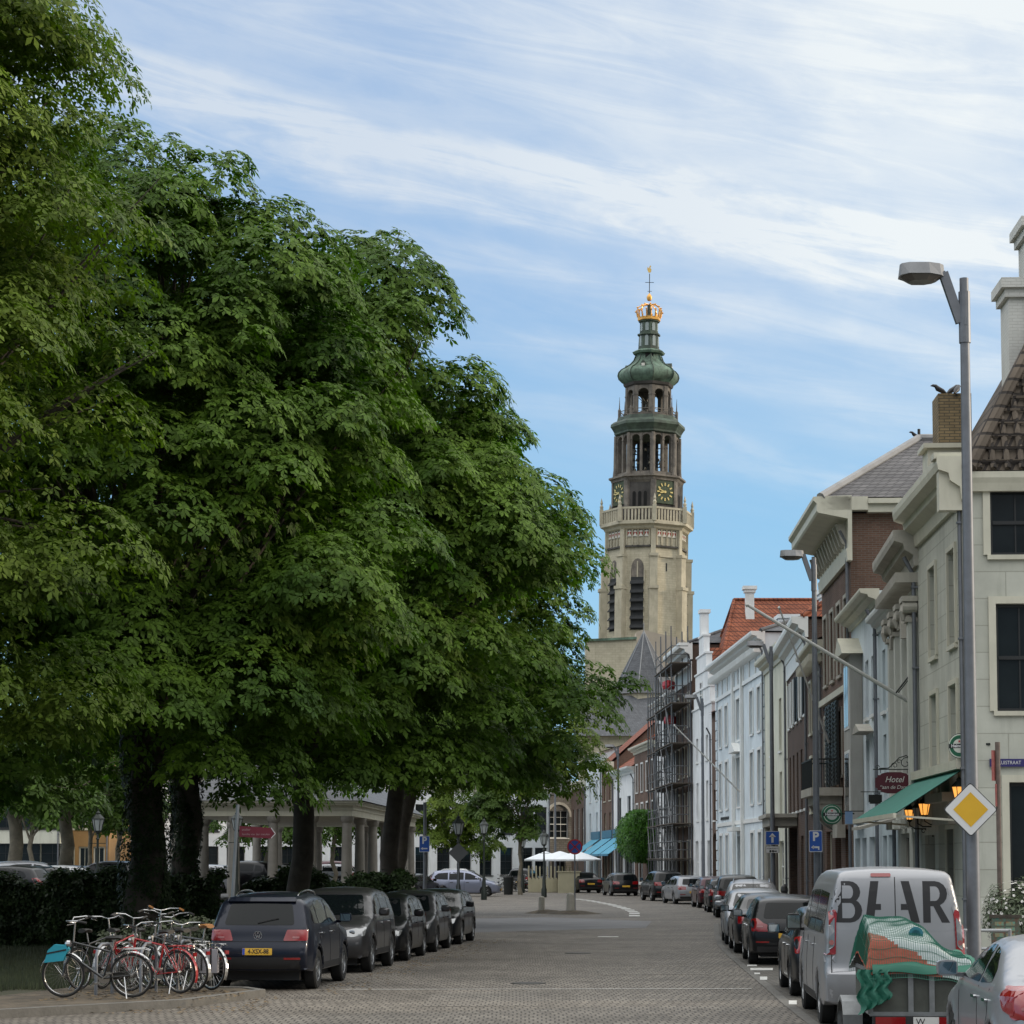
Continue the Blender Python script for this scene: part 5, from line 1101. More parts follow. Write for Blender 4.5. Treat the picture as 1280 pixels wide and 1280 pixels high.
def window(root, x0, x1, z0, z1, M=None, fm=None, rec=.13, mid=True, cols=2, rows=2, sill=True, fw=.07, y=0., name='window', gm=None, arch=False, surround=None, sm=None):
    fm = fm or trim_white; b = MB(M); t = .05
    y0, y1 = y-rec-t, y-rec
    b.box(x0+.002, x0+fw, y0, y1, z0+.002, z1-.002); b.box(x1-fw, x1-.002, y0, y1, z0+.002, z1-.002)
    b.box(x0+fw, x1-fw, y0, y1, z0+.002, z0+fw); b.box(x0+fw, x1-fw, y0, y1, z1-fw, z1-.002)
    zm = z0+(z1-z0)*.5
    if mid: b.box(x0+fw, x1-fw, y0+.01, y1+.02, zm-.035, zm+.035)
    for i in range(1, cols): x = x0+(x1-x0)*i/cols; b.box(x-.015, x+.015, y0+.012, y1-.012, z0+fw, z1-fw)
    if rows:
        for (za, zb_) in ((z0, zm), (zm, z1)) if mid else ((z0, z1),):
            for j in range(1, rows): z = za+(zb_-za)*j/rows; b.box(x0+fw, x1-fw, y0+.013, y1-.013, z-.013, z+.013)
    o = b.build(name, fm, root)
    g_ = MB(M); g_.add([(x0+fw*.5,y0+.018,z0+fw*.5),(x1-fw*.5,y0+.018,z0+fw*.5),(x1-fw*.5,y0+.018,z1-fw*.5),(x0+fw*.5,y0+.018,z1-fw*.5)], [(0,1,2,3)]); g_.build('pane', gm or glass_dark, o, fix=False)
    if sill: s_ = MB(M); s_.box(x0-.07, x1+.07, y-rec+.01, y+.07, z0-.09, z0-.002); s_.build('sill', sm or fm, o)
    if surround:
        s_ = MB(M); w_ = surround; s_.box(x0-w_, x0-.002, y+.002, y+.05, z0, z1+w_); s_.box(x1+.002, x1+w_, y+.002, y+.05, z0, z1+w_); s_.box(x0-.002, x1+.002, y+.002, y+.052, z1+.002, z1+w_); s_.build('surround', sm or fm, o)
    return o
def cornice(root, L, prof, m, name='cornice', x0=-.0, x1=None, ret=False, M=None):
    """prof: list of (y outwards, z); swept along x"""
    x1 = L if x1 is None else x1; b = MB(M); n = len(prof)
    b.prism([(x0, p[0], p[1]) for p in prof], (x1-x0, 0, 0)); return b.build(name, m, root)
def cprof(z, h, pr): return [(-.02,z),(pr*.15,z),(pr*.2,z+h*.3),(pr*.55,z+h*.45),(pr*.6,z+h*.62),(pr*.95,z+h*.7),(pr,z+h*.85),(pr,z+h),(-.02,z+h)]
def brackets(root, L, z, h, pr, n, m, x0=.3, w_=.1):
    b = MB()
    for i in range(n): x = x0+(L-2*x0)*i/max(n-1,1); b.box(x-w_/2, x+w_/2, .0, pr, z-h, z)
    return b.build('brackets', m, root)
def house(label, A, B, H, D, wm, rows, xs, ww, name='town_house', fm=None, roof=None, rm=None, cm=None, cor=(.45,.45), ground=None, cols=2, rws=2, shut=None, group=None, back=True, surround=None, sm=None, sides=None, sidem=None, gm=None, mid=True):
    """rows: (sill z, head z) per storey; xs: window centres as fractions of the front"""
    a, L, rz = frame_of(A, B); root = thing(name, label, 'house', (a.x, a.y, 0), rz, group)
    holes = []; W_ = []
    for (z0, z1) in rows:
        for f in xs: x = f*L; holes.append((x-ww/2, x+ww/2, z0, z1)); W_.append(holes[-1])
    G_ = []
    for g_ in (ground or []):
        kd, f0, f1, z0, z1 = g_[:5]; h = (f0*L, f1*L, z0, z1); holes.append(h); G_.append((kd, h))
    b = MB(); wall_with_holes(b, 0, L, 0, H, holes)
    b.add([(0,0,0),(0,-D,0),(0,-D,H),(0,0,H)], [(0,1,2,3)]); b.add([(L,0,0),(L,-D,0),(L,-D,H),(L,0,H)], [(3,2,1,0)]); b.add([(0,-D,0),(L,-D,0),(L,-D,H),(0,-D,H)], [(3,2,1,0)])
    if roof and roof[0] == 'gable':
        hr_ = roof[1]
        for x in (0, L): b.add([(x,0,H),(x,-D,H),(x,-D/2,H+hr_)], [(0,1,2)])
    b.build('wall', wm, root, fix=False)
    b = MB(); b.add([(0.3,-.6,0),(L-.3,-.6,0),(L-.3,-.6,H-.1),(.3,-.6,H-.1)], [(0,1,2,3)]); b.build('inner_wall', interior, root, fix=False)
    for h in W_: 
        o = window(root, *h, fm=fm, cols=cols, rows=rws, surround=surround, sm=sm, gm=gm, mid=mid)
        if shut:
            for s_ in (0, 1):
                w2 = (h[1]-h[0])*.5; xa = h[0]-w2-.02 if not s_ else h[1]+.02; sb = MB(); sb.box(xa, xa+w2, .02, .06, h[2], h[3])
                for j in range(int((h[3]-h[2])/.14)): z = h[2]+.07+j*.14; sb.box(xa+.05, xa+w2-.05, .06, .075, z, z+.07)
                sb.build('shutter', shut, root)
    for kd, h in G_:
        if kd == 'door':
            b = MB(); b.box(h[0]+.002, h[1]-.002, -.28, -.2, h[2]+.1, h[3]-.55); 
            for q in range(2):
                for s_ in range(2): xx = h[0]+(h[1]-h[0])*(.12+.42*q); b.box(xx, xx+(h[1]-h[0])*.34, -.2, -.18, h[2]+.35+s_*.95, h[2]+1.1+s_*.95)
            d_ = b.build('door', dark_door, root); window(d_, h[0], h[1], h[3]-.5, h[3], fm=fm, rec=.2, mid=False, cols=1, rows=1, sill=False)
            b = MB(); b.lathe([(.03,-.17),(.035,-.12)], (h[1]-.18,0,h[2]+1.15), 8, axis='y'); b.build('door_knob', chrome, d_)
        elif kd == 'shop': window(root, *h, fm=fm, cols=2, rows=1, mid=False, name='shop_window', fw=.1)
        elif kd == 'dark': b = MB(); b.box(h[0],h[1],-.5,-.45,h[2],h[3]); b.build('doorway', interior, root)
        elif kd == 'arch':
            rr = (h[1]-h[0])/2; xc = (h[0]+h[1])/2; zs_ = h[3]-rr; b = MB(); n = 10
            for j in range(n):
                a0, a1 = math.pi-math.pi*j/n, math.pi-math.pi*(j+1)/n; b.prism([(xc+rr*math.cos(a0),.0,zs_+rr*math.sin(a0)),(xc+rr*math.cos(a1),.0,zs_+rr*math.sin(a1)),(xc+rr*math.cos(a1),.0,h[3]),(xc+rr*math.cos(a0),.0,h[3])], (0,-.3,0))
            b.build('arch', wm, root); b = MB(); b.box(h[0],h[1],-.5,-.45,h[2],h[3]); b.build('gate', interior, root)
        else: window(root, *h, fm=fm, cols=cols, rows=rws, surround=surround, sm=sm)
    if cor: cornice(root, L, cprof(H-cor[1]*.9, cor[1], cor[0]), cm or trim_white, x0=-.12 if cor[0] > .3 else 0, x1=L+.0)
    z = H+ (cor[1]*.1 if cor else 0)
    if L > 3:
        b = MB(); b.tube([(.12,.09,.1),(.12,.09,H-.9),(.12,.3,H-.5)], .05, 8); [b.box(.05,.19,.0,.15,zz_,zz_+.04) for zz_ in (1.5,4,6.5,H-1.2)]; b.build('downpipe', pole_grey, root)
    if roof:
        kd, hr_ = roof[0], roof[1]; b = MB(); e = .12
        if kd == 'gable':
            b.add([(-e,.25,z-.0),(L+e,.25,z-.0),(L+e,-D/2,z+hr_),(-e,-D/2,z+hr_)], [(0,1,2,3)]); b.add([(-e,-D-.1,z),(L+e,-D-.1,z),(L+e,-D/2,z+hr_),(-e,-D/2,z+hr_)], [(3,2,1,0)])
            b.add([(-e,.25,z-.12),(L+e,.25,z-.12),(L+e,-D/2,z+hr_-.12),(-e,-D/2,z+hr_-.12)], [(3,2,1,0)])
        elif kd == 'hip':
            hp = roof[2]; v = [(-e,.2,z),(L+e,.2,z),(L+e,-D-.1,z),(-e,-D-.1,z),(hp,-D/2,z+hr_),(L-hp,-D/2,z+hr_)]
            if L-2*hp < .2: v[4] = (L/2-.05,-D/2,z+hr_); v[5] = (L/2+.05,-D/2,z+hr_)
            b.add(v, [(0,1,5,4),(1,2,5),(2,3,4,5),(3,0,4)])
        elif kd == 'perp':     # ridge runs back from the street
            v = [(0,-.42,z),(L,-.42,z),(L/2,-.42,z+hr_),(-e,-D,z),(L+e,-D,z),(L/2,-D,z+hr_)]; b.add(v, [(0,3,5,2),(1,2,5,4),(0,2,1),(3,4,5)])
        r_ = b.build('roof', rm, root, fix=(kd != 'gable'))
        if kd == 'gable':
            b = MB(); b.tube([(-e,-D/2,z+hr_+.02),(L+e,-D/2,z+hr_+.02)], .12, 8); b.build('ridge', rm, r_)
        if kd == 'hip':
            b = MB(); 
            for q, p in ((0,4),(3,4),(1,5),(2,5),(4,5)): b.tube([Vector(v[q])+Vector((0,0,.03)), Vector(v[p])+Vector((0,0,.03))], .1, 8)
            b.build('ridge', rm, r_)
    return root, L
def chimney(root, x, y, z0, z1, w_, m, d=None, cap=True, taper=0.):
    d = d or w_; b = MB(); b.prism([(x-w_/2,y-d/2,z0),(x+w_/2,y-d/2,z0),(x+w_/2,y+d/2,z0),(x-w_/2,y+d/2,z0)], (0,0,z1-z0))
    o = b.build('chimney', m, root); b = MB()
    if cap:
        b.box(x-w_/2-.08, x+w_/2+.08, y-d/2-.08, y+d/2+.08, z1-.3, z1-.12); b.box(x-w_/2-.16, x+w_/2+.16, y-d/2-.16, y+d/2+.16, z1-.12, z1+.08); b.build('chimney_cap', m if m != brick_ye else stone_trim, o)
    return o
# positions of the right hand facade line
PT = [(8.75,43),(9.02,49.6),(9.45,55.1),(9.7,59.2),(10.1,66.6),(10.4,75.0),(11.6,94.5),(11.8,104.6),(11.35,124.6),(11.2,125.8),(10.8,134.3),(10.5,143.9),(10.0,156),(9.2,169),(8.2,181.5),(7.6,190.6),(6.6,201.6),(5.6,212)]
# 1 corner house, its long side faces us
h1, L1 = house('cream corner house with a dark pantile roof, nearest building on the right', PT[0], PT[1], 9.95, 6.2, st_cream, [(3.55,5.75),(6.55,8.45)], [.26,.66], .95, roof=None, cm=cream_trim, cor=(.55,.85), fm=cream_trim, cols=1, rws=0,
     ground=[('shop',.30,.62,.6,3.0),('dark',.70,.92,.1,2.8)], name='corner_house', surround=.1)
z = 10.0; e = .0
# side wall (towards the camera) with its big windows, local x=0 plane -> build in world frame under the same root
Ms = Matrix.Rotation(R(90), 4, 'Z')    # maps window-frame x to local y, so that the wall lies in the x=0 plane facing the camera
Ms = Matrix(((0,-1,0,0),(-1,0,0,0),(0,0,1,0),(0,0,0,1)))   # frame (x, y, z): x runs into the block (local -y), y points to the camera (local -x)
kids_wall = [o for o in kids(h1) if o.name.startswith('wall')][0]
bpy.data.objects.remove(kids_wall)
b = MB(); hl_ = [(.26*L1-.475,.26*L1+.475,3.55,5.75),(.66*L1-.475,.66*L1+.475,3.55,5.75),(.26*L1-.475,.26*L1+.475,6.55,8.45),(.66*L1-.475,.66*L1+.475,6.55,8.45),(.3*L1,.62*L1,.6,3.0),(.7*L1,.92*L1,.1,2.8)]
wall_with_holes(b, 0, L1, 0, 9.95, hl_); b.build('street_wall', st_cream, h1, fix=False)
sx = [(XW(p, 43)-8.75) for p in (1244, 1300)]
sw = [(sx[0], sx[1]+.15, ZW(694,43), ZW(612,43)), (XW(1249,43)-8.75, XW(1310,43)-8.75, ZW(889,43), ZW(755,43)), (XW(1262,43)-8.75, XW(1330,43)-8.75, .3, ZW(978,43))]
sw2 = [(4.6,5.8,sw[0][2],sw[0][3]),(4.6,5.8,sw[1][2],sw[1][3])]
b = MB(Ms); wall_with_holes(b, 0, 9.5, 0, 9.7, sw+sw2); b.build('side_wall', st_cream, h1, fix=False)
b = MB(); b.add([(0,-9.5,0),(L1,-9.5,0),(L1,-9.5,9.7),(0,-9.5,9.7)], [(3,2,1,0)]); b.build('rear_wall', st_cream, h1, fix=False)
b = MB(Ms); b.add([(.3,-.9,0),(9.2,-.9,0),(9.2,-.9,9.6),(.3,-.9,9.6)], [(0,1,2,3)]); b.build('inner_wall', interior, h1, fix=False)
blackfr = mat('black_window_frame', (.02,.021,.022), .4)
for h in sw[:2]+sw2: window(h1, *h, M=Ms, fm=blackfr, cols=2, rows=1, surround=.14, sm=cream_trim, rec=.1, fw=.06)
window(h1, *sw[2], M=Ms, fm=blackfr, cols=2, rows=1, surround=.14, sm=cream_trim, rec=.16, mid=False, name='shop_window')
cornice(h1, 9.5, [(-.02,9.35),(.12,9.35),(.16,9.5),(.2,9.6),(.2,9.72),(-.02,9.72)], cream_trim, M=Ms, name='eaves_board')
b = MB(Ms); b.box(-.5, .0, -.3, .02, 9.0, 10.0); b.box(-.6, .02, -.34, .05, 10.0, 10.12); b.build('cornice_return', cream_trim, h1)
# steep dark roof: hips up from the street corner
rz_ = 9.74; b = MB()
v = [(-.15,.35,rz_+.2),(-.15,-9.5,rz_),(L1,.35,rz_+.2),(L1,-9.5,rz_),(1.7,-1.9,rz_+3.35),(L1-1.7,-1.9,rz_+3.35),(1.7,-9.5,rz_+3.35),(L1-1.7,-9.5,rz_+3.35)]
v = [(-.18,-.05,rz_),(-.18,-9.5,rz_),(L1,-.05,rz_),(L1,-9.5,rz_),(1.9,-2.2,rz_+3.9),(L1-1.9,-2.2,rz_+3.9),(1.9,-9.5,rz_+3.9),(L1-1.9,-9.5,rz_+3.9)]
b.add(v, [(0,4,6,1),(0,2,5,4),(2,3,7,5),(4,5,7,6)]); rf = b.build('roof', tile_dk, h1, fix=True)
# real pantile rolls on the two visible slopes
b = MB()
for j in range(int(9.4/.27)):
    y_ = -.25-j*.27; top_t = min(1, (abs(y_)-.17)/2.15); n = 12
    p0 = Vector((-.2, y_, rz_+.03)); p1 = Vector((-.18+2.08*top_t, y_, rz_+3.9*top_t+.03)); b.tube([p0.lerp(p1, i/2) for i in range(3)], .065, 6)
for j in range(14):
    t = (j+.5)/14; y_ = -.15-2.15*t; x_ = -.18+2.08*t; zz = rz_+3.9*t; b.bar((x_-.05, y_, zz+.05), (x_-.05, -9.4, zz+.05), .05, .05)
b.build('tile_rolls', tile_dk, rf); b = MB(); b.tube([(-.2,-.05,rz_+.05),(1.9,-2.2,rz_+3.95),(1.9,-9.5,rz_+3.95)], .15, 8); b.build('ridge', tile_dk, rf)
chimney(h1, 2.3, -(P(1289,420,44.8).x-8.8), 11.5, ZW(357,45), .9, brick_wh, d=.95); chimney(h1, 4.2, -(P(1312,330,46.8).x-8.8), 12, ZW(284,47), 1.1, brick_wh, d=1.2)
chm = chimney(h1, L1-.5, -.72, 9, ZW(496,49), .9, brick_ye, d=.72, cap=False)
b = MB(); b.box(L1-1.75, L1-.95, -1.0, .0, 10.0, 11.1); b.box(L1-1.85,L1-.9,-1.1,.1,11.1,11.2); dm = b.build('dormer', cream_trim, h1); b = MB(); b.box(L1-1.77,L1-1.75,-.8,-.2,10.2,11.0); b.build('pane', mat('sky_glass', (.25,.33,.4), .08, metal=.3), dm)
# timber fascia over the pub front + quoins
b = MB(); b.box(1.2, 3.6, .02, .35, 3.42, 3.6); b.box(1.3, 3.5, .02, .22, 2.98, 3.42); b.build('fascia', stone_trim, h1)
b = MB(); b.box(.0,.3,.0,.06,0,9.0); b.build('quoin', cream_trim, h1)
# 2 pilaster house
h2, L2_ = house('narrow grey stucco house with tall pilasters, carved capitals and a heavy cornice', PT[1], PT[2], 9.5, 8, st_pilaster, [(3.5,5.6),(6.2,7.5)], [.25,.5,.75], .8, fm=stone_trim, cor=(.55,.8), cm=stone_trim, cols=1, rws=0, ground=[('door',.1,.35,.1,2.9),('shop',.5,.9,.7,2.9)])
b = MB(); brackets(h2, L2_, 8.65, .22, .5, 22, stone_trim, x0=.12)
for i in range(4):
    x = .35+(L2_-.7)*i/3; b = MB(); b.box(x-.2, x+.2, .01, .22, 3.2, 7.55); b.box(x-.26, x+.26, .01, .3, 3.0, 3.2); o = b.build('pilaster', st_pilaster, h2)
    c = MB(); c.box(x-.24, x+.24, .01, .28, 7.55, 7.65); 
    for s_ in (-1, 1): c.lathe([(.14,.02),(.14,.34)], (x+s_*.2, 0, 7.88), 12, axis='y'); c.lathe([(.03,-.2),(.1,0),(.03,.22)], (x+s_*.1, .3, 7.8), 6)
    c.box(x-.34, x+.34, .01, .36, 8.0, 8.12); c.build('capital', stone_trim, o)
b = MB(); n = 8
for j in range(n):
    a0, a1 = math.pi-math.pi*j/n, math.pi-math.pi*(j+1)/n; xc = L2_/2
    b.prism([(xc+1.5*math.cos(a0),.02,7.3+.9*math.sin(a0)),(xc+1.5*math.cos(a1),.02,7.3+.9*math.sin(a1)),(xc+1.3*math.cos(a1),.02,7.3+.75*math.sin(a1)),(xc+1.3*math.cos(a0),.02,7.3+.75*math.sin(a0))], (0,.25,0))
b.build('arch_moulding', stone_trim, h2)
# 3 slim blue house
h3, L3 = house('slim pale blue house wedged beside the pilaster house', PT[2], PT[3], 8.6, 8, st_blue, [(3.6,5.5),(6.1,7.7)], [.3,.7], .75, fm=trim_white, cor=(.35,.4), cols=1, rws=1, roof=('gable',1.5), rm=tile_gr, ground=[('shop',.15,.55,.6,2.9),('door',.65,.9,.1,2.9)])
# 4 bay house with brown flank
h4, L4 = house('narrow white and brown house with carved brackets and a small hood over its window', PT[3], PT[4], 9.4, 8, st_bluew, [(3.6,5.6),(6.2,7.8)], [.2,.42,.72], .85, fm=trim_white, cor=(.5,.4), cm=cream_trim, cols=1, rws=1, ground=[('shop',.1,.4,.6,2.9),('door',.5,.66,.1,2.9),('shop',.74,.94,.6,2.9)])
b = MB(); b.box(L4*.58, L4*.86, .01, .35, 3.3, 8.1); b.build('bay', st_grey, h4)
for z_ in (3.5, 6.0):
    b = MB(); b.box(L4*.62, L4*.82, .351, .37, z_, z_+1.9); p_ = b.build('bay_window', trim_white, h4); b = MB(); b.box(L4*.64, L4*.715, .371, .378, z_+.08, z_+1.82); b.box(L4*.725, L4*.80, .371, .378, z_+.08, z_+1.82); b.build('pane', glass_dark, p_)
b = MB(); b.prism([(L4*.54,.0,8.1),(L4*.72,.0,8.65),(L4*.9,.0,8.1)], (0,.6,0)); b.build('pediment', cream_trim, h4)
b = MB(); b.prism([(L4*.2,.0,5.75),(L4*.34,.0,6.0),(L4*.48,.0,5.75)], (0,.4,0)); b.build('hood', stone_trim, h4)
b = MB(); b.box(-.16,-.0,-8,-.02,8.3,9.1); b.build('flank_brick', brick_md, h4); 
# 5 tall brick mansion with the huge cornice
h5, L5 = house('tall brown brick mansion with a huge projecting cornice and steep grey roof', PT[4], PT[5], 12.6, 12, brick_md, [(4.9,6.9),(8.0,10.2)], [.14,.38,.62,.86], .95, fm=cream_trim, cor=None, cols=1, rws=1, surround=.12, sm=stone_trim, roof=None, ground=[('shop',.08,.26,.9,3.2),('door',.40,.60,.1,3.3),('shop',.72,.92,.9,3.2)], name='mansion')
def bigcor(Mx, ln, x0=0.): 
    b = MB(Mx); b.prism([(x0,-.02,11.15),(x0,.12,11.15),(x0,.16,11.5),(x0,.1,11.55),(x0,.1,12.4),(x0,.98,12.58),(x0,1.02,12.64),(x0,1.02,12.85),(x0,1.12,12.95),(x0,1.12,13.06),(x0,-.02,13.1)], (ln,0,0)); return b.build('cornice', cream_trim, h5)
bigcor(None, L5+.1, -.35)
b = MB()
for i in range(12): x = .2+(L5-.4)*i/11; b.prism([(x-.09,.1,11.65),(x-.09,.22,11.72),(x-.09,.42,12.3),(x-.09,.1,12.34)], (.18,0,0)); b.lathe([(.02,-.1),(.1,0),(.02,.12)], (x+.3,.14,11.95), 6)
b.build('brackets', stone_trim, h5)
b = MB(); b.box(-.35,.0,-.5,.9,12.66,13.06); b.box(-.3,.0,-12,-.5,12.6,12.85); b.box(-.42,.0,-12,-.5,12.85,13.0); b.build('cornice_return', cream_trim, h5)
b = MB(); zq = 13.05; v = [(-.3,.9,zq),(L5+.2,.9,zq),(L5+.2,-12,zq),(-.3,-12,zq),(L5/2-.1,-5.2,zq+4.6),(L5/2+.1,-6.2,zq+4.6)]
v = [(-.3,.9,zq),(L5+.2,.9,zq),(L5+.2,-12,zq),(-.3,-12,zq),(L5*.5,-2.7,zq+2.6),(L5*.5,-9,zq+2.6)]
b.add(v, [(0,1,4),(1,2,5,4),(2,3,5),(3,0,4,5)]); rf5 = b.build('roof', tile_gr, h5)
b = MB(); 
for q, p in ((0,4),(3,5),(1,4),(2,5),(4,5)): b.tube([Vector(v[q]), Vector(v[p])], .14, 8)
b.build('ridge', mat('lead_ridge', (.24,.24,.24), .7, var=.2), rf5); b = MB(); b.tube([(L5*.5,-2.7,zq+2.5),(L5*.5,-2.7,zq+2.9)], .05, 6); b.build('finial', black_metal, rf5)
b = MB(); b.box(L5*.30, L5*.70, .02, 1.0, 4.25, 4.5); b.box(L5*.33, L5*.67, .02, .8, 4.0, 4.25)
for f in (.35,.5,.65): b.prism([(L5*f-.12,.02,3.2),(L5*f-.12,.35,3.4),(L5*f-.12,.8,3.99),(L5*f-.12,.02,3.99)], (.24,0,0))
bl = b.build('balcony', stone_trim, h5); b = MB(); b.box(L5*.31,L5*.69,.94,.98,5.35,5.4)
for i in range(26): x = L5*.31+L5*.38*i/25; b.bar((x,.96,4.5),(x,.96,5.36),.025)
for x in (L5*.31, L5*.69):
    for i in range(6): b.bar((x,.16*i+.1,4.5),(x,.16*i+.1,5.36),.025)
    b.box(x-.02,x+.02,.05,.98,5.35,5.4)
b.build('railing', black_metal, bl); b = MB()
for x in (L5*.34, L5*.44, L5*.56, L5*.66): 
    b.box(x-.3,x+.3,.12,.2,4.6,7.2)
    for j in range(18): b.box(x-.26,x+.26,.2,.225,4.68+j*.14,4.75+j*.14)
b.build('shutter', shutter_dk, h5); b = MB(); b.box(.1,L5,.01,.14,7.35,7.55); b.build('string_course', cream_trim, h5)
b = MB(); b.box(L5*.2, L5*.36, .05, .3, 2.95, 3.35); b.build('lintel', stone_trim, h5)
# 6 brick houses with shutters (two fronts) then cream house, then the stately white one
mid = lambda p, q, t: (p[0]+(q[0]-p[0])*t, p[1]+(q[1]-p[1])*t)
P56 = mid(PT[5], PT[6], .36)
h6, L6 = house('brown brick house with a lower bracketed cornice and balcony windows just beyond the mansion', PT[5], P56, 9.6, 9, brick_dk, [(4.0,5.9),(6.8,8.6)], [.2,.5,.8], .95, fm=trim_white, cor=(.45,.45), cm=cream_trim, cols=1, rws=1, roof=('gable',2.0), rm=tile_gr, ground=[('shop',.12,.38,.7,3.0),('shop',.60,.88,.7,3.0)], surround=.1, sm=cream_trim)
brackets(h6, L6, 9.2, .25, .45, 14, cream_trim)
h7, L7 = house('brown brick house with dark shutters and a pale frieze under a red roof', P56, PT[6], 11.1, 10, brick_dk, [(4.2,6.5),(7.7,9.5)], [.13,.31,.5,.69,.87], .95, fm=trim_white, cor=(.6,.75), cm=trim_white, cols=1, rws=1, roof=('hip',3.4,3.0), rm=tile_red, shut=None, ground=[('dark',.56,.94,.1,3.6),('window',.06,.18,.9,3.2),('window',.26,.38,.9,3.2)])
for z_ in (7.7,): 
    for f in (.13,.31,.5,.69,.87):
        for s_ in (-1, 1): x = f*L7+s_*.68; b = MB(); b.box(x-.17,x+.17,.02,.07,7.7,9.5); b.build('shutter', shutter_dk if f in (.13,.5) else trim_white, h7)
b = MB(); b.box(L7*.52, L7*.98, .02, 1.1, 3.62, 3.95); b.box(L7*.50, L7*1.0, .02, 1.25, 3.95, 4.1); b.lathe([(.16,.1),(.16,3.62)], (L7*.56,.9,0), 12); b.lathe([(.16,.1),(.16,3.62)], (L7*.94,.9,0), 12); b.build('portico', stone_trim, h7)
b = MB(); b.box(0,L7,.01,.06,9.75,10.4); b.build('frieze', trim_white, h7)
h8, L8 = house('ivory stucco house two windows wide before the stately blue white front', PT[6], PT[7], 11.4, 10, st_ivory, [(3.9,6.1),(7.0,9.3)], [.3,.7], 1.1, fm=trim_white, cor=(.5,.6), cm=cream_trim, cols=2, rws=2, roof=('gable',2.5), rm=tile_red, ground=[('window',.2,.4,.9,3.1),('door',.6,.78,.1,3.1)])
h9, L9 = house('stately blue white front with a dentilled cornice, five bays and slate roof', PT[7], PT[8], 12.9, 11, st_bluew, [(.9,3.6),(5.0,7.5),(8.4,10.5)], [.1,.24,.76,.9], 1.15, fm=trim_white, cor=(.65,.6), cm=trim_white, cols=2, rws=2, roof=('hip',2.1,5.0), rm=slate, surround=.14, ground=[('door',.45,.55,.1,3.5),('window',.455,.545,5.0,7.5),('window',.46,.54,8.4,10.5)], name='town_palace')
brackets(h9, L9, 12.3, .3, .5, 40, trim_white, x0=.2, w_=.16)
b = MB(); b.box(0,L9,.01,.08,11.0,11.2); b.box(0,L9,.01,.06,4.1,4.3)
for i in range(9):
    x = L9*(.04+i*.115); b.box(x-.08,x+.08,.01,.07,11.2,12.0)
b.build('frieze', trim_white, h9)
b = MB(); b.box(L9*.40,L9*.42,.01,.16,0,12.2); b.box(L9*.58,L9*.60,.01,.16,0,12.2); b.build('pilaster', trim_white, h9)
b = MB()
for i in range(22):
    for x in (.0, L9-.6): b.box(x+(.0 if i % 2 else .0), x+(.6 if i % 2 else .45), .01, .07, .1+i*.55, .58+i*.55)
b.build('quoin', st_bluew, h9)
b = MB(); b.prism([(L9*.43,.0,7.75),(L9*.5,.0,8.25),(L9*.57,.0,7.75)], (0,.4,0)); b.box(L9*.44,L9*.56,.01,.5,3.75,3.95); b.build('pediment', trim_white, h9)
b = MB(); 
for i, wx_ in enumerate(([.0,.8,.95,1.5,1.6,2.2])): pass
vs, fs = text_mesh('Hotel', .01); 
b.box(L9*.72, L9*.9, .02, .04, 4.45, 4.6); b.build('nameplate', black_metal, h9)
chimney(h9, 2.2, -3.6, 13.5, ZW(744,108), .95, st_white, d=1.2); chimney(h9, 12.4, -3.0, 13.5, ZW(774,118), 1.3, st_white, d=1.1)
# big red roof behind the stately front
hb, Lb = house('large red pantiled roof rising behind the blue white front', (23,126.8), (11.6,126.8), 11.8, 12, brick_md, [], [], 1, name='warehouse', cor=None, roof=('hip',5.9,1.6), rm=tile_red)
chimney(hb, Lb-2.4, -4.9, 16.3, 18.3, .5, white_paint)
# passage and stepped gable
h10, _ = house('thin brown brick passage front with an arched gate', PT[8], PT[9], 10.5, 8, brick_md, [(4.5,6.2)], [.5], .4, fm=trim_white, cor=None, ground=[('arch',.05,.95,.1,3.8)], roof=('gable',1.5), rm=tile_red, name='passage_house')
h11, L11 = house('white house with a stepped gable rising beside the scaffold', PT[9], PT[10], 10.2, 10, st_white, [(4.6,6.8),(8.0,9.4)], [.25,.5,.75], .95, fm=trim_white, cor=None, cols=2, rws=2, roof=('perp',4.4), rm=tile_red, ground=[('door',.12,.26,.1,3.4),('window',.42,.58,.9,3.4),('window',.72,.88,.9,3.4)])
b = MB(); hwst = L11/2; x_c = L11/2
for i, (hw_, z1_) in enumerate(((.5,11.1),(.42,12.1),(.33,13.1),(.24,14.1),(.12,15.2))):
    zlo = 10.2 if i == 0 else (11.1,12.1,13.1,14.1)[i-1]; b.box(x_c-L11*hw_, x_c+L11*hw_, -.35, .0, zlo, z1_); b.box(x_c-L11*hw_-.06, x_c+L11*hw_+.06, -.4, .06, z1_-.002, z1_+.1)
b.box(x_c-.35,x_c+.35,-.4,.05,15.3,16.6); b.box(x_c-.45,x_c+.45,-.5,.12,16.6,16.8); gb = b.build('stepped_gable', st_white, h11); window(gb, x_c-.45, x_c+.45, 11.0, 12.6, fm=trim_white, rec=-.06, cols=1, rows=1, sill=False)
h12, L12 = house('tall dark brick house behind the scaffold', PT[10], PT[11], 15.2, 11, brick_dk, [(4.4,6.3),(7.4,9.2),(10.4,12.4)], [.2,.5,.8], 1.0, fm=trim_white, cor=(.8,1.0), cm=trim_white, cols=2, rws=2, surround=.12, sm=cream_trim, roof=('hip',2.2,3), rm=slate, ground=[('window',.12,.3,.9,3.4),('door',.42,.58,.1,3.4),('window',.7,.88,.9,3.4)])
b = MB(); b.box(0,L12,.01,.06,13.0,14.2); b.build('frieze', trim_white, h12)
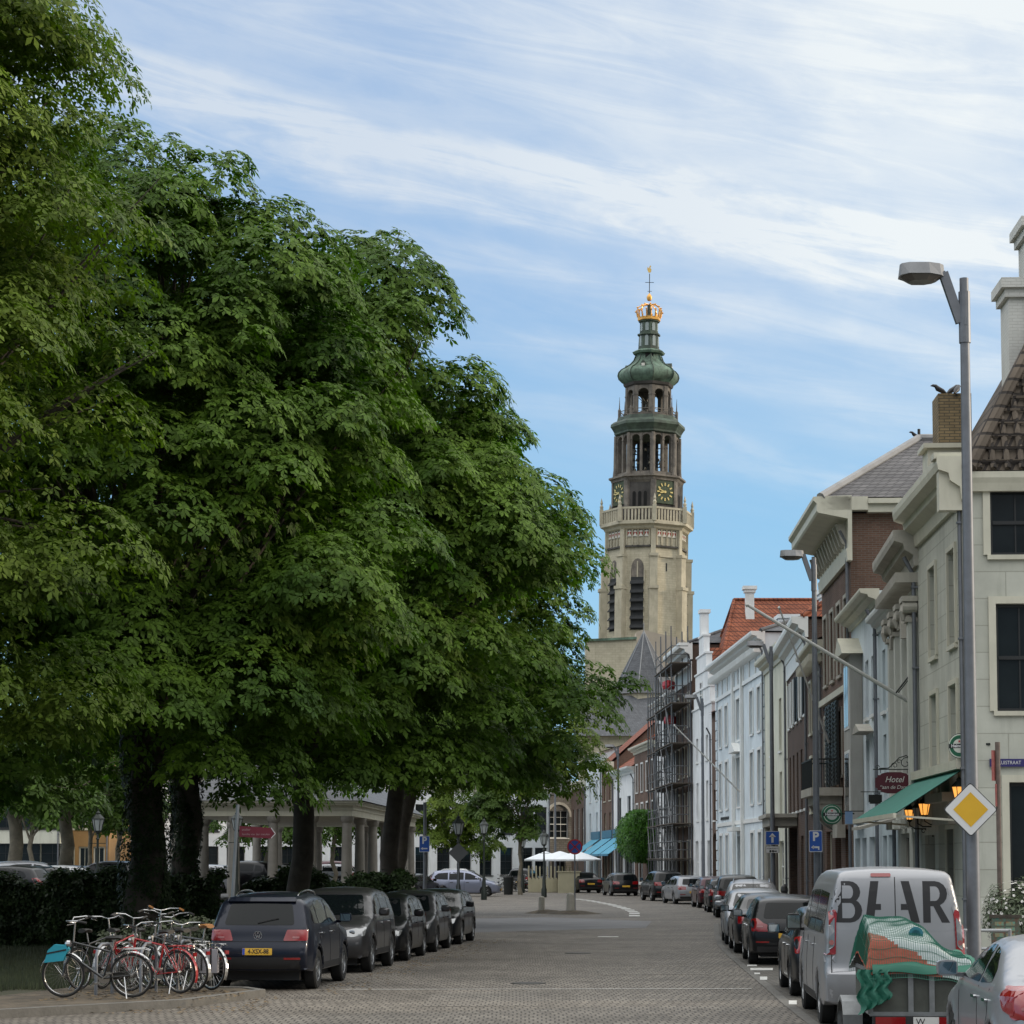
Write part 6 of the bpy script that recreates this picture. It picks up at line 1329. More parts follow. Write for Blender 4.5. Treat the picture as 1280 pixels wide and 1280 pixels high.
h13, L13 = house('white plastered house behind the far end of the scaffold', PT[11], PT[12], 13.0, 10, st_white, [(4.2,6.0),(7.2,9.0),(10.0,11.6)], [.2,.5,.8], 1.0, fm=blackfr, cor=(.6,.5), cm=trim_white, cols=2, rws=2, roof=('gable',1.8), rm=slate, ground=[('window',.12,.3,.9,3.2),('door',.42,.56,.1,3.2),('window',.7,.88,.9,3.2)])
h14, L14 = house('brown brick house with white framed windows beside the ivy column', PT[12], PT[13], 10.6, 10, brick_md, [(3.9,6.4),(7.3,9.3)], [.14,.38,.62,.86], 1.2, fm=trim_white, cor=(.5,.5), cm=cream_trim, cols=2, rws=2, roof=('hip',2.9,3.5), rm=tile_red, surround=.12, ground=[('shop',.1,.4,.6,3.0),('shop',.6,.9,.6,3.0)])
h15, L15 = house('white low house with big dark windows over the blue awnings', PT[13], PT[14], 9.3, 9, st_white, [(4.2,7.2)], [.25,.7], 2.0, fm=blackfr, cor=(.6,.5), cm=trim_white, cols=2, rws=1, roof=('gable',3.2), rm=tile_red, ground=[('shop',.1,.45,.5,3.0),('shop',.55,.9,.5,3.0)])
h16, L16 = house('narrow brown brick house with cream window frames over the awnings', PT[14], PT[15], 10.2, 9, brick_md, [(3.9,6.2),(7.2,9.0)], [.28,.72], 1.5, fm=cream_trim, cor=(.5,.5), cm=cream_trim, cols=2, rws=2, roof=('gable',4.2), rm=tile_red, ground=[('shop',.1,.45,.5,3.0),('shop',.55,.9,.5,3.0)], gm=mat('cream_blind', (.45,.41,.3), .7))
h17, L17 = house('pale blue narrow house at the bend beyond the awnings', PT[15], PT[16], 11.4, 9, st_bluew, [(3.9,6.4),(7.4,9.2)], [.3,.7], 1.3, fm=trim_white, cor=(.3,.4), cm=trim_white, cols=1, rws=1, roof=('gable',1.5), rm=tile_gr, ground=[('shop',.1,.45,.5,3.0),('shop',.55,.9,.5,3.0)])
h18, L18 = house('brown brick house with tall white windows turning towards the stone gatehouse', PT[16], (5.6,212), 9.4, 9, brick_dk, [(3.4,7.0)], [.2,.5,.8], 1.5, fm=trim_white, cor=(.5,.6), cm=cream_trim, cols=1, rws=1, roof=('gable',1.6), rm=tile_gr)
# stone gatehouse, faces the camera
h19, L19 = house('old dark stone gatehouse with an arched window and steep slate roof', (6.1,214), (3.3,212), 8.6, 8, st_stone, [(4.4,7.0)], [.62], 2.4, fm=trim_white, cor=(.2,.2), cm=stone_trim, cols=3, rws=2, roof=('gable',4.6), rm=slate, ground=[('arch',.36,.84,.1,3.0)], name='gatehouse')
b = MB(); n = 10; xc = L19*.62
for j in range(n):
    a0, a1 = math.pi-math.pi*j/n, math.pi-math.pi*(j+1)/n; b.prism([(xc+1.5*math.cos(a0),.02,6.4+1.4*math.sin(a0)),(xc+1.5*math.cos(a1),.02,6.4+1.4*math.sin(a1)),(xc+1.25*math.cos(a1),.02,6.4+1.15*math.sin(a1)),(xc+1.25*math.cos(a0),.02,6.4+1.15*math.sin(a0))], (0,.15,0))
b.build('arch_moulding', stone_trim, h19)
# white abbey house with the vast dark roof
h20, L20 = house('long white house with a vast dark tiled roof closing the square', (XW(687,200),200), (XW(500,188),188), ZW(984,196), 12, st_white, [(1.0,3.4),(4.6,7.0)], [.06,.16,.3,.44,.58,.72,.86], 1.5, fm=blackfr, cor=(.35,.5), cm=cream_trim, cols=2, rws=2, roof=('gable',6.2), rm=tile_gr, name='abbey_house')
zz = ZW(984,196)
for f in (.1,.34,.56): b = MB(); x = f*L20; b.box(x-1.0,x+1.0,-2.6,-.7,zz+.9,zz+2.3); b.box(x-1.15,x+1.15,-2.7,-.5,zz+2.3,zz+2.45); d_ = b.build('dormer', white_paint, h20); b = MB(); b.box(x-.8,x-.08,-.7,-.68,zz+1.05,zz+2.2); b.box(x+.08,x+.8,-.7,-.68,zz+1.05,zz+2.2); b.build('pane', glass_dark, d_)
# far terraces behind the parking square, left
h21, L21 = house('long cream terrace behind the parked cars at far left', (XW(75,150),150), (XW(-120,150),150), 8.0, 9, st_ivory, [(.8,3.4),(4.4,6.4)], [.05,.2,.35,.5,.65,.8,.95], 1.6, fm=blackfr, cor=(.3,.4), roof=('gable',3), rm=tile_red, cols=2, rws=2)
ochre = mat('ochre_shop_paint', (.30,.17,.06), .6, var=.1); h22, L22 = house('orange ochre shopfront lit behind the square lantern', (XW(136,152),152), (XW(75.5,152),152), 8.4, 9, ochre, [(4.4,6.4)], [.2,.5,.8], 1.2, fm=cream_trim, cor=(.3,.4), roof=('gable',2.4), rm=tile_red, cols=2, rws=2, ground=[('shop',.08,.32,.4,3.2),('shop',.38,.62,.4,3.2),('shop',.7,.94,.4,3.2)])
h23, L23 = house('pale house between the thick trunk and the pavilion beyond the square', (XW(500,170),170), (XW(137,160),160), 8.2, 9, st_white, [(.8,3.3),(4.4,6.4)], [.04,.13,.22,.31,.4,.49,.58,.67,.76,.85,.94], 1.4, fm=blackfr, cor=(.3,.4), roof=('gable',3.4), rm=tile_gr, cols=2, rws=2)
h24, L24 = house('second white gabled house seen left of the vast dark roof', (XW(560,235),235), (XW(430,235),235), 13, 9, st_white, [(4.6,6.6),(8,10)], [.2,.5,.8], 1.3, fm=blackfr, cor=(.3,.4), roof=('gable',3), rm=tile_red, cols=2, rws=2)
# ---------------------------------------------------------------- street furniture
G_LP = 'grey street lamp posts with octagonal heads'
def lamp_post(label, px, d, ytop, arm=1.0, side=-1):
    x = XW(px, d); h = ZW(ytop, d); root = thing('street_lamp', label, 'lamp post', (x, d, 0), group=G_LP)
    b = MB(); b.tube([(0,0,0),(0,0,1.6),(0,0,h*.75),(0,0,h)], [.11,.095,.075,.065], 14); b.build('pole', pole_grey, root, smooth=40)
    b = MB(); b.lathe([(.085,h-.95),(.085,h-.2)], (0,0,0), 12); b.box(-.02,.02,-.09,.09,h-.7,h-.6); b.build('collar', pole_grey, root)
    b = MB(); z0 = h-.65; a0 = Vector((side*.06,0,z0)); a1 = Vector((side*.30,0,h+.08)); b.bar(a0, a1, .13, .09, up=(0,1,0)); b.bar(a0+Vector((0,0,.12)), a1+Vector((0,0,.02)), .05, .05); b.build('arm', pole_grey, root)
    b = MB(); cx_ = side*(.30+arm*.31); arm = arm*.72; 
    ring = [(.44,0,.13),(.34,.12,.2),(.1,.22,.24),(-.3,.22,.24),(-.44,.12,.2),(-.46,0,.18),(-.44,-.12,.2),(-.3,-.22,.24),(.1,-.22,.24),(.34,-.12,.2)]
    up = [(cx_-side*x_*arm, y_*.75, h+.20) for x_, y_, t in ring]; lo = [(cx_-side*x_*arm*1.06, y_*1.1, h+.02) for x_, y_, t in ring]; n = len(ring)
    b.add(up+lo, [tuple(range(n)), tuple(range(n, 2*n))[::-1]] + [(i, (i+1) % n, n+(i+1) % n, n+i) for i in range(n)])
    hd = b.build('lamp_head', mat('lamp_head_grey', (.2,.205,.215), .55, var=.15, scale=5, stain=.4), root)
    b = MB(); lo2 = [(cx_-side*x_*arm*.95, y_*1.0, h+.015) for x_, y_, t in ring]; lo3 = [(cx_-side*x_*arm*.6, y_*.7, h-.06) for x_, y_, t in ring]
    b.add(lo2+lo3, [tuple(range(n, 2*n))[::-1], tuple(range(n))] + [(i, (i+1) % n, n+(i+1) % n, n+i) for i in range(n)]); b.build('lamp_lens', mat('lamp_lens', (.09,.08,.07), .3, var=.3), hd)
    return root
lp1 = lamp_post('grey street lamp post nearest the camera, carrying the yellow diamond sign', 1216, 32, 348, arm=.98)
lamp_post('grey street lamp post with the blue parking sign, second on the right', 1021, 63, 697, arm=1.0)
lamp_post('grey street lamp post with the blue arrow sign before the ivory house', 966, 88, 808, arm=1.0)
lamp_post('grey street lamp post before the white stepped gable', 879, 122, 873, arm=1.0)
lamp_post('thin distant lamp post beside the blue awnings', 773, 163, 934, arm=1.0)
lamp_post('farthest grey lamp post, standing before the stone gatehouse', 694, 180, 948, arm=.9, side=-1)
def on(px, py, d): return P(px, py, d)
sign_blue = mat('sign_blue', (.02,.085,.36), .45, var=.06); sign_white = mat('sign_white', (.6,.6,.6), .45, var=.04); sign_yellow = mat('sign_yellow', (.62,.36,.02), .45, var=.06); sign_red = mat('sign_red', (.42,.02,.03), .45)
alu = mat('sign_aluminium', (.3,.31,.32), .4, metal=.6)
def plate_poly(name, label, cat, c, poly, border, m_in, m_bd, yaw=0., group=None, back=sign_back):
    root = thing(name, label, cat, c, yaw, group); b = MB(); b.prism([(x, .012, z) for x, z in poly], (0,-.02,0)); b.build('backing', back, root)
    b = MB(); b.add([(x, -.012, z) for x, z in poly], [tuple(range(len(poly)))]); b.build('border', m_bd, root, fix=False)
    q = [(x*border, z*border) for x, z in poly]; b = MB(); b.add([(x, -.016, z) for x, z in q], [tuple(range(len(q)))]); b.build('face', m_in, root, fix=False)
    b = MB(); b.box(-.12,.12,.012,.05,-.03,.03); b.build('clamp', alu, root)
    return root
def rect(w_, h_, r=.03): return chamfer([(-w_/2,-h_/2),(w_/2,-h_/2),(w_/2,h_/2),(-w_/2,h_/2)], r)
def FM(x=0, z=0, y=-.02): return Matrix.Translation((x, y, z)) @ Matrix.Rotation(R(90), 4, 'X')
# priority diamond
c = on(1213, 1012, 31.75); s = .385
dia = chamfer([(0,-s),(s,0),(0,s),(-s,0)], .04); dsg = plate_poly('priority_sign', 'white edged yellow diamond sign on the nearest lamp post', 'road sign', c, dia, .96, sign_white, black_metal)
b = MB(); b.add([(x*.64,-.02,z*.64) for x, z in [(0,-s),(s,0),(0,s),(-s,0)]], [(0,1,2,3)]); b.build('yellow_field', sign_yellow, dsg, fix=False)
# parking sign right
def psign(label, c, w_, h_, turn=True, yaw=0.):
    r_ = plate_poly('parking_sign', label, 'road sign', c, rect(w_, h_), .93, sign_blue, sign_white, yaw); u = w_
    place_text('letter', 'P', u*.92, FM(0, h_*.20), sign_white, r_, depth=0, offset=.012)
    b = MB(); z = -h_*.28; y = -.02
    if turn: b.box(-u*.2, u*.22, y-.001, y, z-.03*u/.45, z+.03*u/.45); b.box(u*.17,u*.27,y-.0012,y,z-u*.2,z+.03*u/.45)
    else: b.box(-u*.2, u*.3, y-.001, y, z-.025, z+.025)
    b.prism([(-u*.36,y,z),(-u*.14,y,z+u*.15),(-u*.14,y,z-u*.15)], (0,-.001,0)); b.build('arrow', sign_white, r_); return r_
psign('blue parking sign with a bent arrow, on the second lamp post', on(1019.5, 1051.5, 62.8), .37, .60)
psign('blue parking sign with a left arrow, on the tall post left of the square', on(530.5, 1055, 94.8), .43, .68, turn=False)
pp = thing('sign_post', 'tall thin grey post behind the dark cars holding the left parking sign', 'post', (XW(531, 95), 95, 0)); b = MB(); b.tube([(0,0,0),(0,0,ZW(1003,95))], .07, 10); b.build('pole', pole_grey, pp)
# one way sign
a_ = plate_poly('one_way_sign', 'blue square sign with a white upward arrow on the third lamp post', 'road sign', on(965.5, 1047.5, 87.8), rect(.54,.54), .93, sign_blue, sign_white)
b = MB(); b.box(-.045,.045,-.022,-.02,-.18,.08); b.prism([(-.14,-.021,.04),(0,-.021,.19),(.14,-.021,.04)], (0,-.001,0)); b.build('arrow', sign_white, a_)
u_ = plate_poly('sign_plate', 'small white text plate under the blue arrow sign', 'road sign', on(965.5, 1062, 87.8), rect(.52,.26), .95, sign_white, sign_back)
place_text('lettering', 'uitgezonderd', .085, FM(0,.05), plate_ink, u_, depth=0)
b = MB(); b.lathe([(.045,-.02),(.045,-.018)], (-.08,0,-.06), 10, axis='y'); b.lathe([(.045,-.02),(.045,-.018)], (.02,0,-.06), 10, axis='y'); b.box(.07,.17,-.02,-.018,-.08,-.04); b.build('symbol', plate_ink, u_)
# no stopping sign
ns = thing('no_stopping_sign', 'round red edged blue no stopping sign on a thin pole beside the stone bollard', 'road sign', (XW(718.5,96.2), 96.2, 0)); zc = ZW(1058.5, 96.2)
b = MB(); b.tube([(0,.04,0),(0,.04,zc+.3)], .03, 8); b.build('pole', pole_grey, ns); b = MB(); b.lathe([(.33,-.01),(.33,.01)], (0,0,zc), 28, axis='y'); b.build('disc', sign_red, ns); b = MB(); b.lathe([(.26,-.014),(.26,-.011)], (0,0,zc), 28, axis='y'); b.build('field', sign_blue, ns)
b = MB(); 
for s_ in (1,-1): b.bar((-.2*s_,-.017,zc-.2),(.2*s_,-.017,zc+.2),.055,.004,up=(0,1,0))
b.build('cross', sign_red, ns)
def bollard(label, px, d, h):
    r_ = thing('bollard', label, 'bollard', (XW(px,d), d, .1), group='stone bollards'); b = MB(); w_ = .14 if h < .7 else .18; b.lathe([(w_,0),(w_*.93,h*.9),(w_*.75,h),(.02,h+.02)], (0,0,0), 10); b.build('stone', stone_trim, r_); return r_
bollard('left of the two stone bollards, with a small dirt mound at its foot', 677, 96.8, .62); bollard('stone bollard beside the round no stopping sign', 713, 95.6, .78)
# square town lanterns
iron = mat('dark_green_iron', (.016,.022,.018), .5, metal=.2); lglass = mat('lantern_glass', (.33,.36,.36), .12, var=.15)
def lantern_head(root, z0, s, c=(0,0), lit=False):
    b = MB(); cx_, cy_ = c; q = math.pi/4
    b.lathe([(.05*s,z0-.14*s),(.16*s,z0-.04*s),(.17*s,z0)], (cx_,cy_,0), 6); b.lathe([(.31*s,z0+.52*s),(.30*s,z0+.56*s),(.15*s,z0+.72*s),(.10*s,z0+.76*s),(.11*s,z0+.82*s),(.03*s,z0+.9*s),(.015*s,z0+1.02*s)], (cx_,cy_,0), 6)
    for k in range(6): a = k*math.pi/3; b.bar((cx_+.17*s*math.cos(a),cy_+.17*s*math.sin(a),z0),(cx_+.285*s*math.cos(a),cy_+.285*s*math.sin(a),z0+.53*s),.025*s)
    h_ = b.build('lantern', iron, root); b = MB(); b.lathe([(.155*s,z0+.004),(.27*s,z0+.518*s)], (cx_,cy_,0), 6)
    b.build('glass', mat('lit_lantern_glass', (.8,.45,.12), .3, emis=(1.,.42,.08), estr=1.1) if lit else lglass, h_)
    return h_
def town_lamp(label, px, d, ytop, s=1.):
    h = ZW(ytop, d); root = thing('town_lantern', label, 'lamp', (XW(px,d), d, 0), group='old style lantern posts'); z0 = h-1.0*s
    b = MB(); b.lathe([(.17,0),(.17,.5),(.12,.62),(.1,1.2),(.065,1.3),(.05,z0-.4),(.09,z0-.36),(.05,z0-.3),(.05,z0-.1)], (0,0,0), 10); b.bar((-.35,0,z0-.55),(.35,0,z0-.55),.03); b.build('post', iron, root, smooth=40); lantern_head(root, z0, s); return root
for lab, px, d, yt, s_ in (('old style lantern nearest the silver people carrier, biggest on the square',573,94,1017,.85),('old style lantern second from left on the square',605,130,1022,.9),('old style lantern before the white abbey house windows',653,158,1041,.95),
      ('old style lantern beside the parasols terrace',680,139,1036,.95),('old style lantern over the parked cars at far left, between plane trunks',122,98,1011,.95),('old style lantern above the red direction sign by the pavilion',296,96,1012,.85)): town_lamp(lab, px, d, yt, s_)
# diamond sign seen from behind
ds = thing('priority_sign', 'grey back of a diamond sign on the lantern post by the silver people carrier', 'road sign', (XW(573,93.6), 93.6, 0)); zc = ZW(1066, 93.6); b = MB(); s = .42; b.prism([(0,0,zc-s),(s,0,zc),(0,0,zc+s),(-s,0,zc)], (0,.03,0)); b.build('plate', sign_back, ds); b = MB(); b.tube([(0,.06,0),(0,.06,zc+.3)], .03, 8); b.build('pole', pole_grey, ds)
# direction sign left
dp = thing('direction_sign', 'dark red arrow shaped direction board on a leaning thin pole left of the navy car', 'road sign', (XW(287, 46), 46, 0)); d0 = XW(287,46)
b = MB(); b.tube([(0,0,0),(XW(297,46)-d0,0,ZW(1012,46)+.1)], .035, 10); b.build('pole', alu, dp)
zc = ZW(1041, 46); x0, x1 = XW(299,46)-d0, XW(345,46)-d0; hh = .11
b = MB(); b.prism([(x0,0,zc-hh+.03),(x1-.09,0,zc-hh-.01),(x1,0,zc-.02),(x1-.09,0,zc+hh-.01),(x0,0,zc+hh+.03)], (0,.03,0)); b.build('board', mat('sign_maroon', (.14,.012,.025), .5), dp)
b = MB(); b.bar((x1-.10,-.004,zc+.10),(x1-.015,-.004,zc-.02),.016,.004,up=(0,1,0)); b.bar((x1-.015,-.004,zc-.02),(x1-.10,-.004,zc-.11),.016,.004,up=(0,1,0)); b.build('arrow_tip', sign_white, dp)
faded = mat('faded_lettering', (.30,.20,.21), .6)
place_text('lettering', 'atelier', .07, Matrix.Translation((x0+.14,-.004,zc+.065)) @ Matrix.Rotation(R(90),4,'X'), faded, dp, depth=0); place_text('lettering', 'familie van der meulen', .062, Matrix.Translation((x0+.34,-.004,zc-.03)) @ Matrix.Rotation(R(90),4,'X'), faded, dp, depth=0)
# right: striped pole, barrier, street name
sp_ = thing('sign_pole', 'weathered pole with edge-on red and white sign plates at the corner house', 'post', (XW(1249, 40), 40, .12)); b = MB(); b.tube([(0,0,0),(0,0,ZW(936,40))], .045, 10); b.build('pole', mat('rusty_pole', (.13,.10,.085), .8, var=.3, scale=8), sp_)
for (ya, yb, w_) in ((938, 976, .18),(980, 1008, .1)):
    b = MB(); b.prism([(-w_*.7,-.06,ZW(yb,40)-.12),(w_*.1,.12,ZW(yb,40)-.12),(w_*.1,.12,ZW(ya,40)-.12),(-w_*.7,-.06,ZW(ya,40)-.12)], (.03,.0,0)); b.build('sign_plate', mat('faded_sign_red', (.30,.09,.08), .6, var=.3, scale=9), sp_)
zc = ZW(953.5, 42.9); c0 = P(1262, 953.5, 42.93)
st = thing('street_name_plate', 'dark blue street name plate with white capitals on the cream corner house', 'sign', c0); b = MB(); w_ = P(1296,953,43).x - P(1237,953,43).x; b.box(-.38, -.38+w_, -.02, .03, -.075, .075); b.build('plate', mat('enamel_blue', (.03,.025,.13), .35), st)
place_text('lettering', 'KUISTRAAT', .098, Matrix.Translation((-.225,-.026,0)) @ Matrix.Rotation(R(90),4,'X'), sign_white, st, depth=0, align='LEFT', sx=.86)
bar_ = thing('barrier_rail', 'galvanised tubular barrier between the van and the nearest lamp post', 'railing', (XW(1145,33), 33, .0)); b = MB(); wx_ = XW(1262,33)-XW(1145,33)
for zz in (ZW(1163,33), ZW(1186,33)): b.tube([(0,0,zz),(wx_,0,zz)], .024, 8)
for x in (.02, wx_*.5, wx_-.02): b.tube([(x,0,.1),(x,0,ZW(1162,33))], .03, 8)
b.build('tube_frame', alu, bar_)
bl_ = mat('small_bollard_paint', (.03,.03,.03), .5)
for i, (px, d, lab) in enumerate(((980, 86, 'black post before the dark portico, right of the arrow sign'),)):
    r_ = thing('kerb_post', lab, 'bollard', (XW(px,d), d, .12)); b = MB(); b.lathe([(.13,0),(.12,.9),(.15,1.0),(.12,1.15),(.02,1.25)], (0,0,0), 12); b.build('post', bl_, r_)
# Hotel sign and its wrought iron bracket
hx = 50.3; c = on(1117.5, 978.5, hx); hs_ = thing('hanging_sign', 'maroon hotel sign with cut corners hanging from wrought iron scrolls', 'sign', c)
W2, H2, cc = .42, .235, .08
poly = []
for sx_, sz_ in ((1,-1),(1,1),(-1,1),(-1,-1)):
    q = [(W2, (H2-.11)), (W2-.055,H2-.085), (W2-.09,H2-.05)]; q = q if sx_*sz_ > 0 else q[::-1]; poly += [(sx_*a, sz_*b_) for a, b_ in q]
poly = [(W2,-.11),(W2,.11),(W2-.05,.125),(W2-.055,.17),(W2-.12,.175),(W2-.14,.205),(.15,.238),(-.15,.238),(-W2+.14,.205),(-W2+.12,.175),(-W2+.055,.17),(-W2+.05,.125),(-W2,.11),(-W2,-.11),(-W2+.05,-.125),(-W2+.055,-.17),(-W2+.12,-.175),(-W2+.14,-.205),(-.15,-.238),(.15,-.238),(W2-.14,-.205),(W2-.12,-.175),(W2-.055,-.17),(W2-.05,-.125)]
b = MB(); b.prism([(x,.02,z) for x, z in poly], (0,-.04,0)); b.build('board', mat('maroon_enamel', (.085,.012,.022), .45), hs_)
place_text('lettering', 'Hotel', .19, FM(0,.07,-.025), mat('sign_letter_cream', (.6,.58,.54), .5), hs_, depth=0, shear=.3, sx=.95); place_text('lettering', '“aan de Dam”', .115, FM(0,-.10,-.025), mat('sign_letter_cream', (.6,.58,.54), .5), hs_, depth=0, shear=.25)
b = MB(); zt = .30; xr = .50
b.tube([(-.46,0,zt),(xr,0,zt)], .012, 6)
def spiral(cx_, cz_, r0_, r1_, a0, a1, n=22): return [(cx_+(r0_+(r1_-r0_)*i/n)*math.cos(a0+(a1-a0)*i/n), 0, cz_+(r0_+(r1_-r0_)*i/n)*math.sin(a0+(a1-a0)*i/n)) for i in range(n+1)]
b.tube(spiral(.27,zt+.14,.17,.03,-1.2,7.5), .011, 5); b.tube(spiral(.02,zt+.085,.08,.02,3.6,-3.2), .009, 5); b.tube(spiral(.12,zt+.17,.06,.015,-.5,5.5), .008, 5); b.tube(spiral(-.37,zt+.05,.05,.012,0,6.6), .008, 5)
b.tube([(-.33,0,zt+.02),(-.12,0,zt+.03),(0,0,zt+.13),(.12,0,zt+.26),(.28,0,zt+.31),(.42,0,zt+.22),(.46,0,zt+.08),(xr,0,zt)], .013, 6); b.tube([(xr,0,zt-.1),(xr,0,zt+.4)], .014, 6)
for x in (-.3, .3): b.tube([(x,0,.22),(x,0,zt)], .006, 4)
b.build('iron_bracket', iron, hs_)
rl_ = thing('alarm_lamp', 'small red dome lamp above the hotel sign bracket', 'lamp', on(1141.5, 935, 50.4)); b = MB(); b.lathe([(.10,-.06),(.11,0),(.08,.05),(.02,.08)], (0,0,0), 12); b.build('dome', sign_red, rl_, smooth=50); b = MB(); b.lathe([(.06,-.14),(.07,-.06)], (0,0,0), 10); b.build('base', alu, rl_)
# round beer signs: star, ring and word
green_l = mat('lightbox_green', (.015,.16,.06), .35, var=.1); green_p = mat('sign_green', (.012,.10,.05), .4)
def beer_sign(label, c, r_, yaw, dark=False):
    root = thing('round_sign', label, 'sign', c, yaw); b = MB(); b.lathe([(r_,-.07),(r_*1.03,-.05),(r_*1.03,.05),(r_,.07)], (0,0,0), 32, axis='y'); b.build('case', green_p if dark else black_metal, root)
    wmat = mat('lightbox_white', (.55,.57,.5), .4)
    for s_ in (1,):
        b = MB(); b.lathe([(r_*.96,-.074),(r_*.96,-.0715)], (0,0,0), 32, axis='y'); b.build('rim', green_p if dark else wmat, root); b = MB(); b.lathe([(r_*.86,-.078),(r_*.86,-.0745)], (0,0,0), 32, axis='y'); b.build('ring', wmat if dark else green_l, root)
        b = MB(); b.lathe([(r_*.80,-.0815),(r_*.80,-.0785)], (0,0,0), 32, axis='y'); b.build('ring', green_p, root); b = MB(); b.lathe([(r_*.56,-.0845),(r_*.56,-.082)], (0,0,0), 32, axis='y'); b.build('oval', wmat if not dark else mat('sign_grey_white', (.4,.42,.4), .5), root)
        b = MB(); b.box(-r_*.9, r_*.9, -.088, -.085, -r_*.17, r_*.17); b.build('word_band', black_metal, root); place_text('lettering', 'Heineken', r_*.36, FM(0,0,-.09), sign_white, root, depth=0, offset=.003)
        st_ = []; 
        for i in range(10): a = math.pi/2+i*math.pi/5; q = r_*.14 if i % 2 == 0 else r_*.06; st_.append((q*math.cos(a), -.0855, r_*.36+q*math.sin(a)))
        b = MB(); b.prism(st_, (0,-.002,0)); b.build('star', sign_red, root)
    b = MB(); b.bar((r_,0,.02),(r_+.35,0,.02),.04); b.build('arm', iron, root); return root
beer_sign('round dark green beer sign projecting beside the blue parking sign', on(1039.5, 1018, 61.5), .27, 0, dark=True)
beer_sign('round white rimmed beer light half hidden behind the nearest lamp post', on(1201.5, 932.5, 43.3), .24, R(-35))
# awning of the pub
aw = thing('awning', 'green canvas awning sloping out from the corner pub', 'awning', (0,0,0)); rz1 = math.atan2(6.6, .27)
aw.location = (*PT[0], 0); aw.rotation_euler.z = rz1
b = MB(); z_a, z_b = 4.02, 3.18; out_ = 1.35; q = [(.4,.06,z_a),(L1+.4,.06,z_a),(L1+.9,out_,z_b),(.4,out_,z_b)]; b.add(q+[(p[0],p[1],p[2]-.02) for p in q], [(0,1,2,3),(7,6,5,4)]); b.build('canvas', mat('awning_green', (.02,.15,.11), .75, var=.08), aw, fix=False)
b = MB(); b.box(.4, L1+.9, out_, out_+.06, z_b-.1, z_b-.01); b.bar((.6,.1,z_b-.15),(.6,out_,z_b-.06),.04); b.bar((L1+.3,.1,z_b-.15),(L1+.3,out_,z_b-.06),.04); b.box(.3,L1+.4,.02,.2,z_a,z_a+.18); b.build('front_bar', cream_trim, aw)
G_WL = 'lit wall lanterns of the pub'
for lab, px, py, d, s_ in (('lit lantern behind the yellow diamond sign, highest of the three',1199,992,43.6,.5),('lit lantern in the middle, just under the awning edge',1155.5,1011,47.5,.45),('lit lantern lowest and leftmost under the awning tip',1137,1017,48.9,.4)):
    c = on(px, py, d); r_ = thing('wall_lantern', lab, 'lamp', c, group=G_WL); lantern_head(r_, -.13, s_, lit=True); b = MB(); b.tube([(0,0,-.18),(0,0,-.26),(.12,0,-.33),(.5,0,-.33)], .014, 6); b.tube([(.5,0,-.2),(.5,0,-.5)], .02, 6); b.tube(spiral(.3,-.38,.06,.02,0,6), .01, 5); b.build('iron_bracket', iron, r_)
r_ = thing('wall_lantern', 'unlit lantern between the two lit ones under the awning', 'lamp', on(1146.5,1014,48.1)); lantern_head(r_, -.13, .38); b = MB(); b.tube([(0,0,-.18),(0,0,-.26),(.12,0,-.33),(.4,0,-.33)], .014, 6); b.build('iron_bracket', iron, r_)
b = MB(); g2 = thing('door_hood', 'grey wooden hood panel with a small hanging sign beside the bay house', 'hood', on(1113,1031,54)); b.prism([(-.75,0,-.12),(.2,0,.12),(.2,0,.18),(-.75,0,-.05)], (0,1.2,0)); b.build('board', stone_trim, g2)
hsn = thing('small_sign', 'small dark carved sign hanging left of the hotel sign', 'sign', on(1094,996,54.5)); b = MB(); b.box(-.16,.16,-.03,.03,-.13,.05); b.box(-.13,.13,-.028,.028,-.17,-.13); b.build('board', black_metal, hsn); b = MB(); b.tube([(-.35,0,.12),(.2,0,.12)], .012, 5); b.bar((-.1,0,.05),(-.1,0,.12),.01); b.bar((.1,0,.05),(.1,0,.12),.01); b.build('bracket', iron, hsn)
bf = thing('small_flag', 'small pale blue banner sign below the bay house', 'sign', on(1061,1021,60)); b = MB(); b.box(-.10,.10,-.01,.01,-.19,.14); b.build('cloth', mat('pale_blue_cloth', (.16,.26,.42), .7), bf); b = MB(); b.tube([(-.12,0,.15),(.4,0,.15)], .015, 5); b.build('rod', iron, bf)
# flagpoles
pole_w = mat('flagpole_white', (.52,.52,.5), .45, var=.06)
def flagpole(label, a, b_, r_, extra=None):
    a, b_ = Vector(a), Vector(b_); root = thing('flagpole', label, 'flagpole', a, group='white flagpoles leaning out from the fronts'); b = MB(); b.tube([(0,0,0), b_-a], [r_, r_*.7], 8); b.build('pole', pole_w, root); b = MB(); b.lathe([(.02,-.05),(.05,0),(.02,.06)], b_-a, 8); b.build('knob', pole_w, root)
    b = MB(); b.tube([(.25,0,-.35),(0,0,0),(.25,0,.06)], .025, 6); b.build('holder', black_metal, root); return root
flagpole('long white flagpole leaning out from the pilaster house over the street', on(1143,881,50.5), on(934,756,49), .05)
flagpole('thin white flagpole above the mansion balcony', on(1036,928,71), on(974,760,69), .035)
flagpole('white flagpole leaning from the stately blue white front', on(925,990,113), on(843,907,112), .045)
b = MB(); fh = thing('bracket_arm', 'short dark iron arm crossing the long flagpole', 'bracket', on(1120,866,50)); b.tube([(0,0,0), on(1145,834,50)-on(1120,866,50)], .02, 6); b.tube([(.05,0,0), on(1145,838,50)-on(1120,866,50)], .012, 6); b.build('arm', iron, fh)
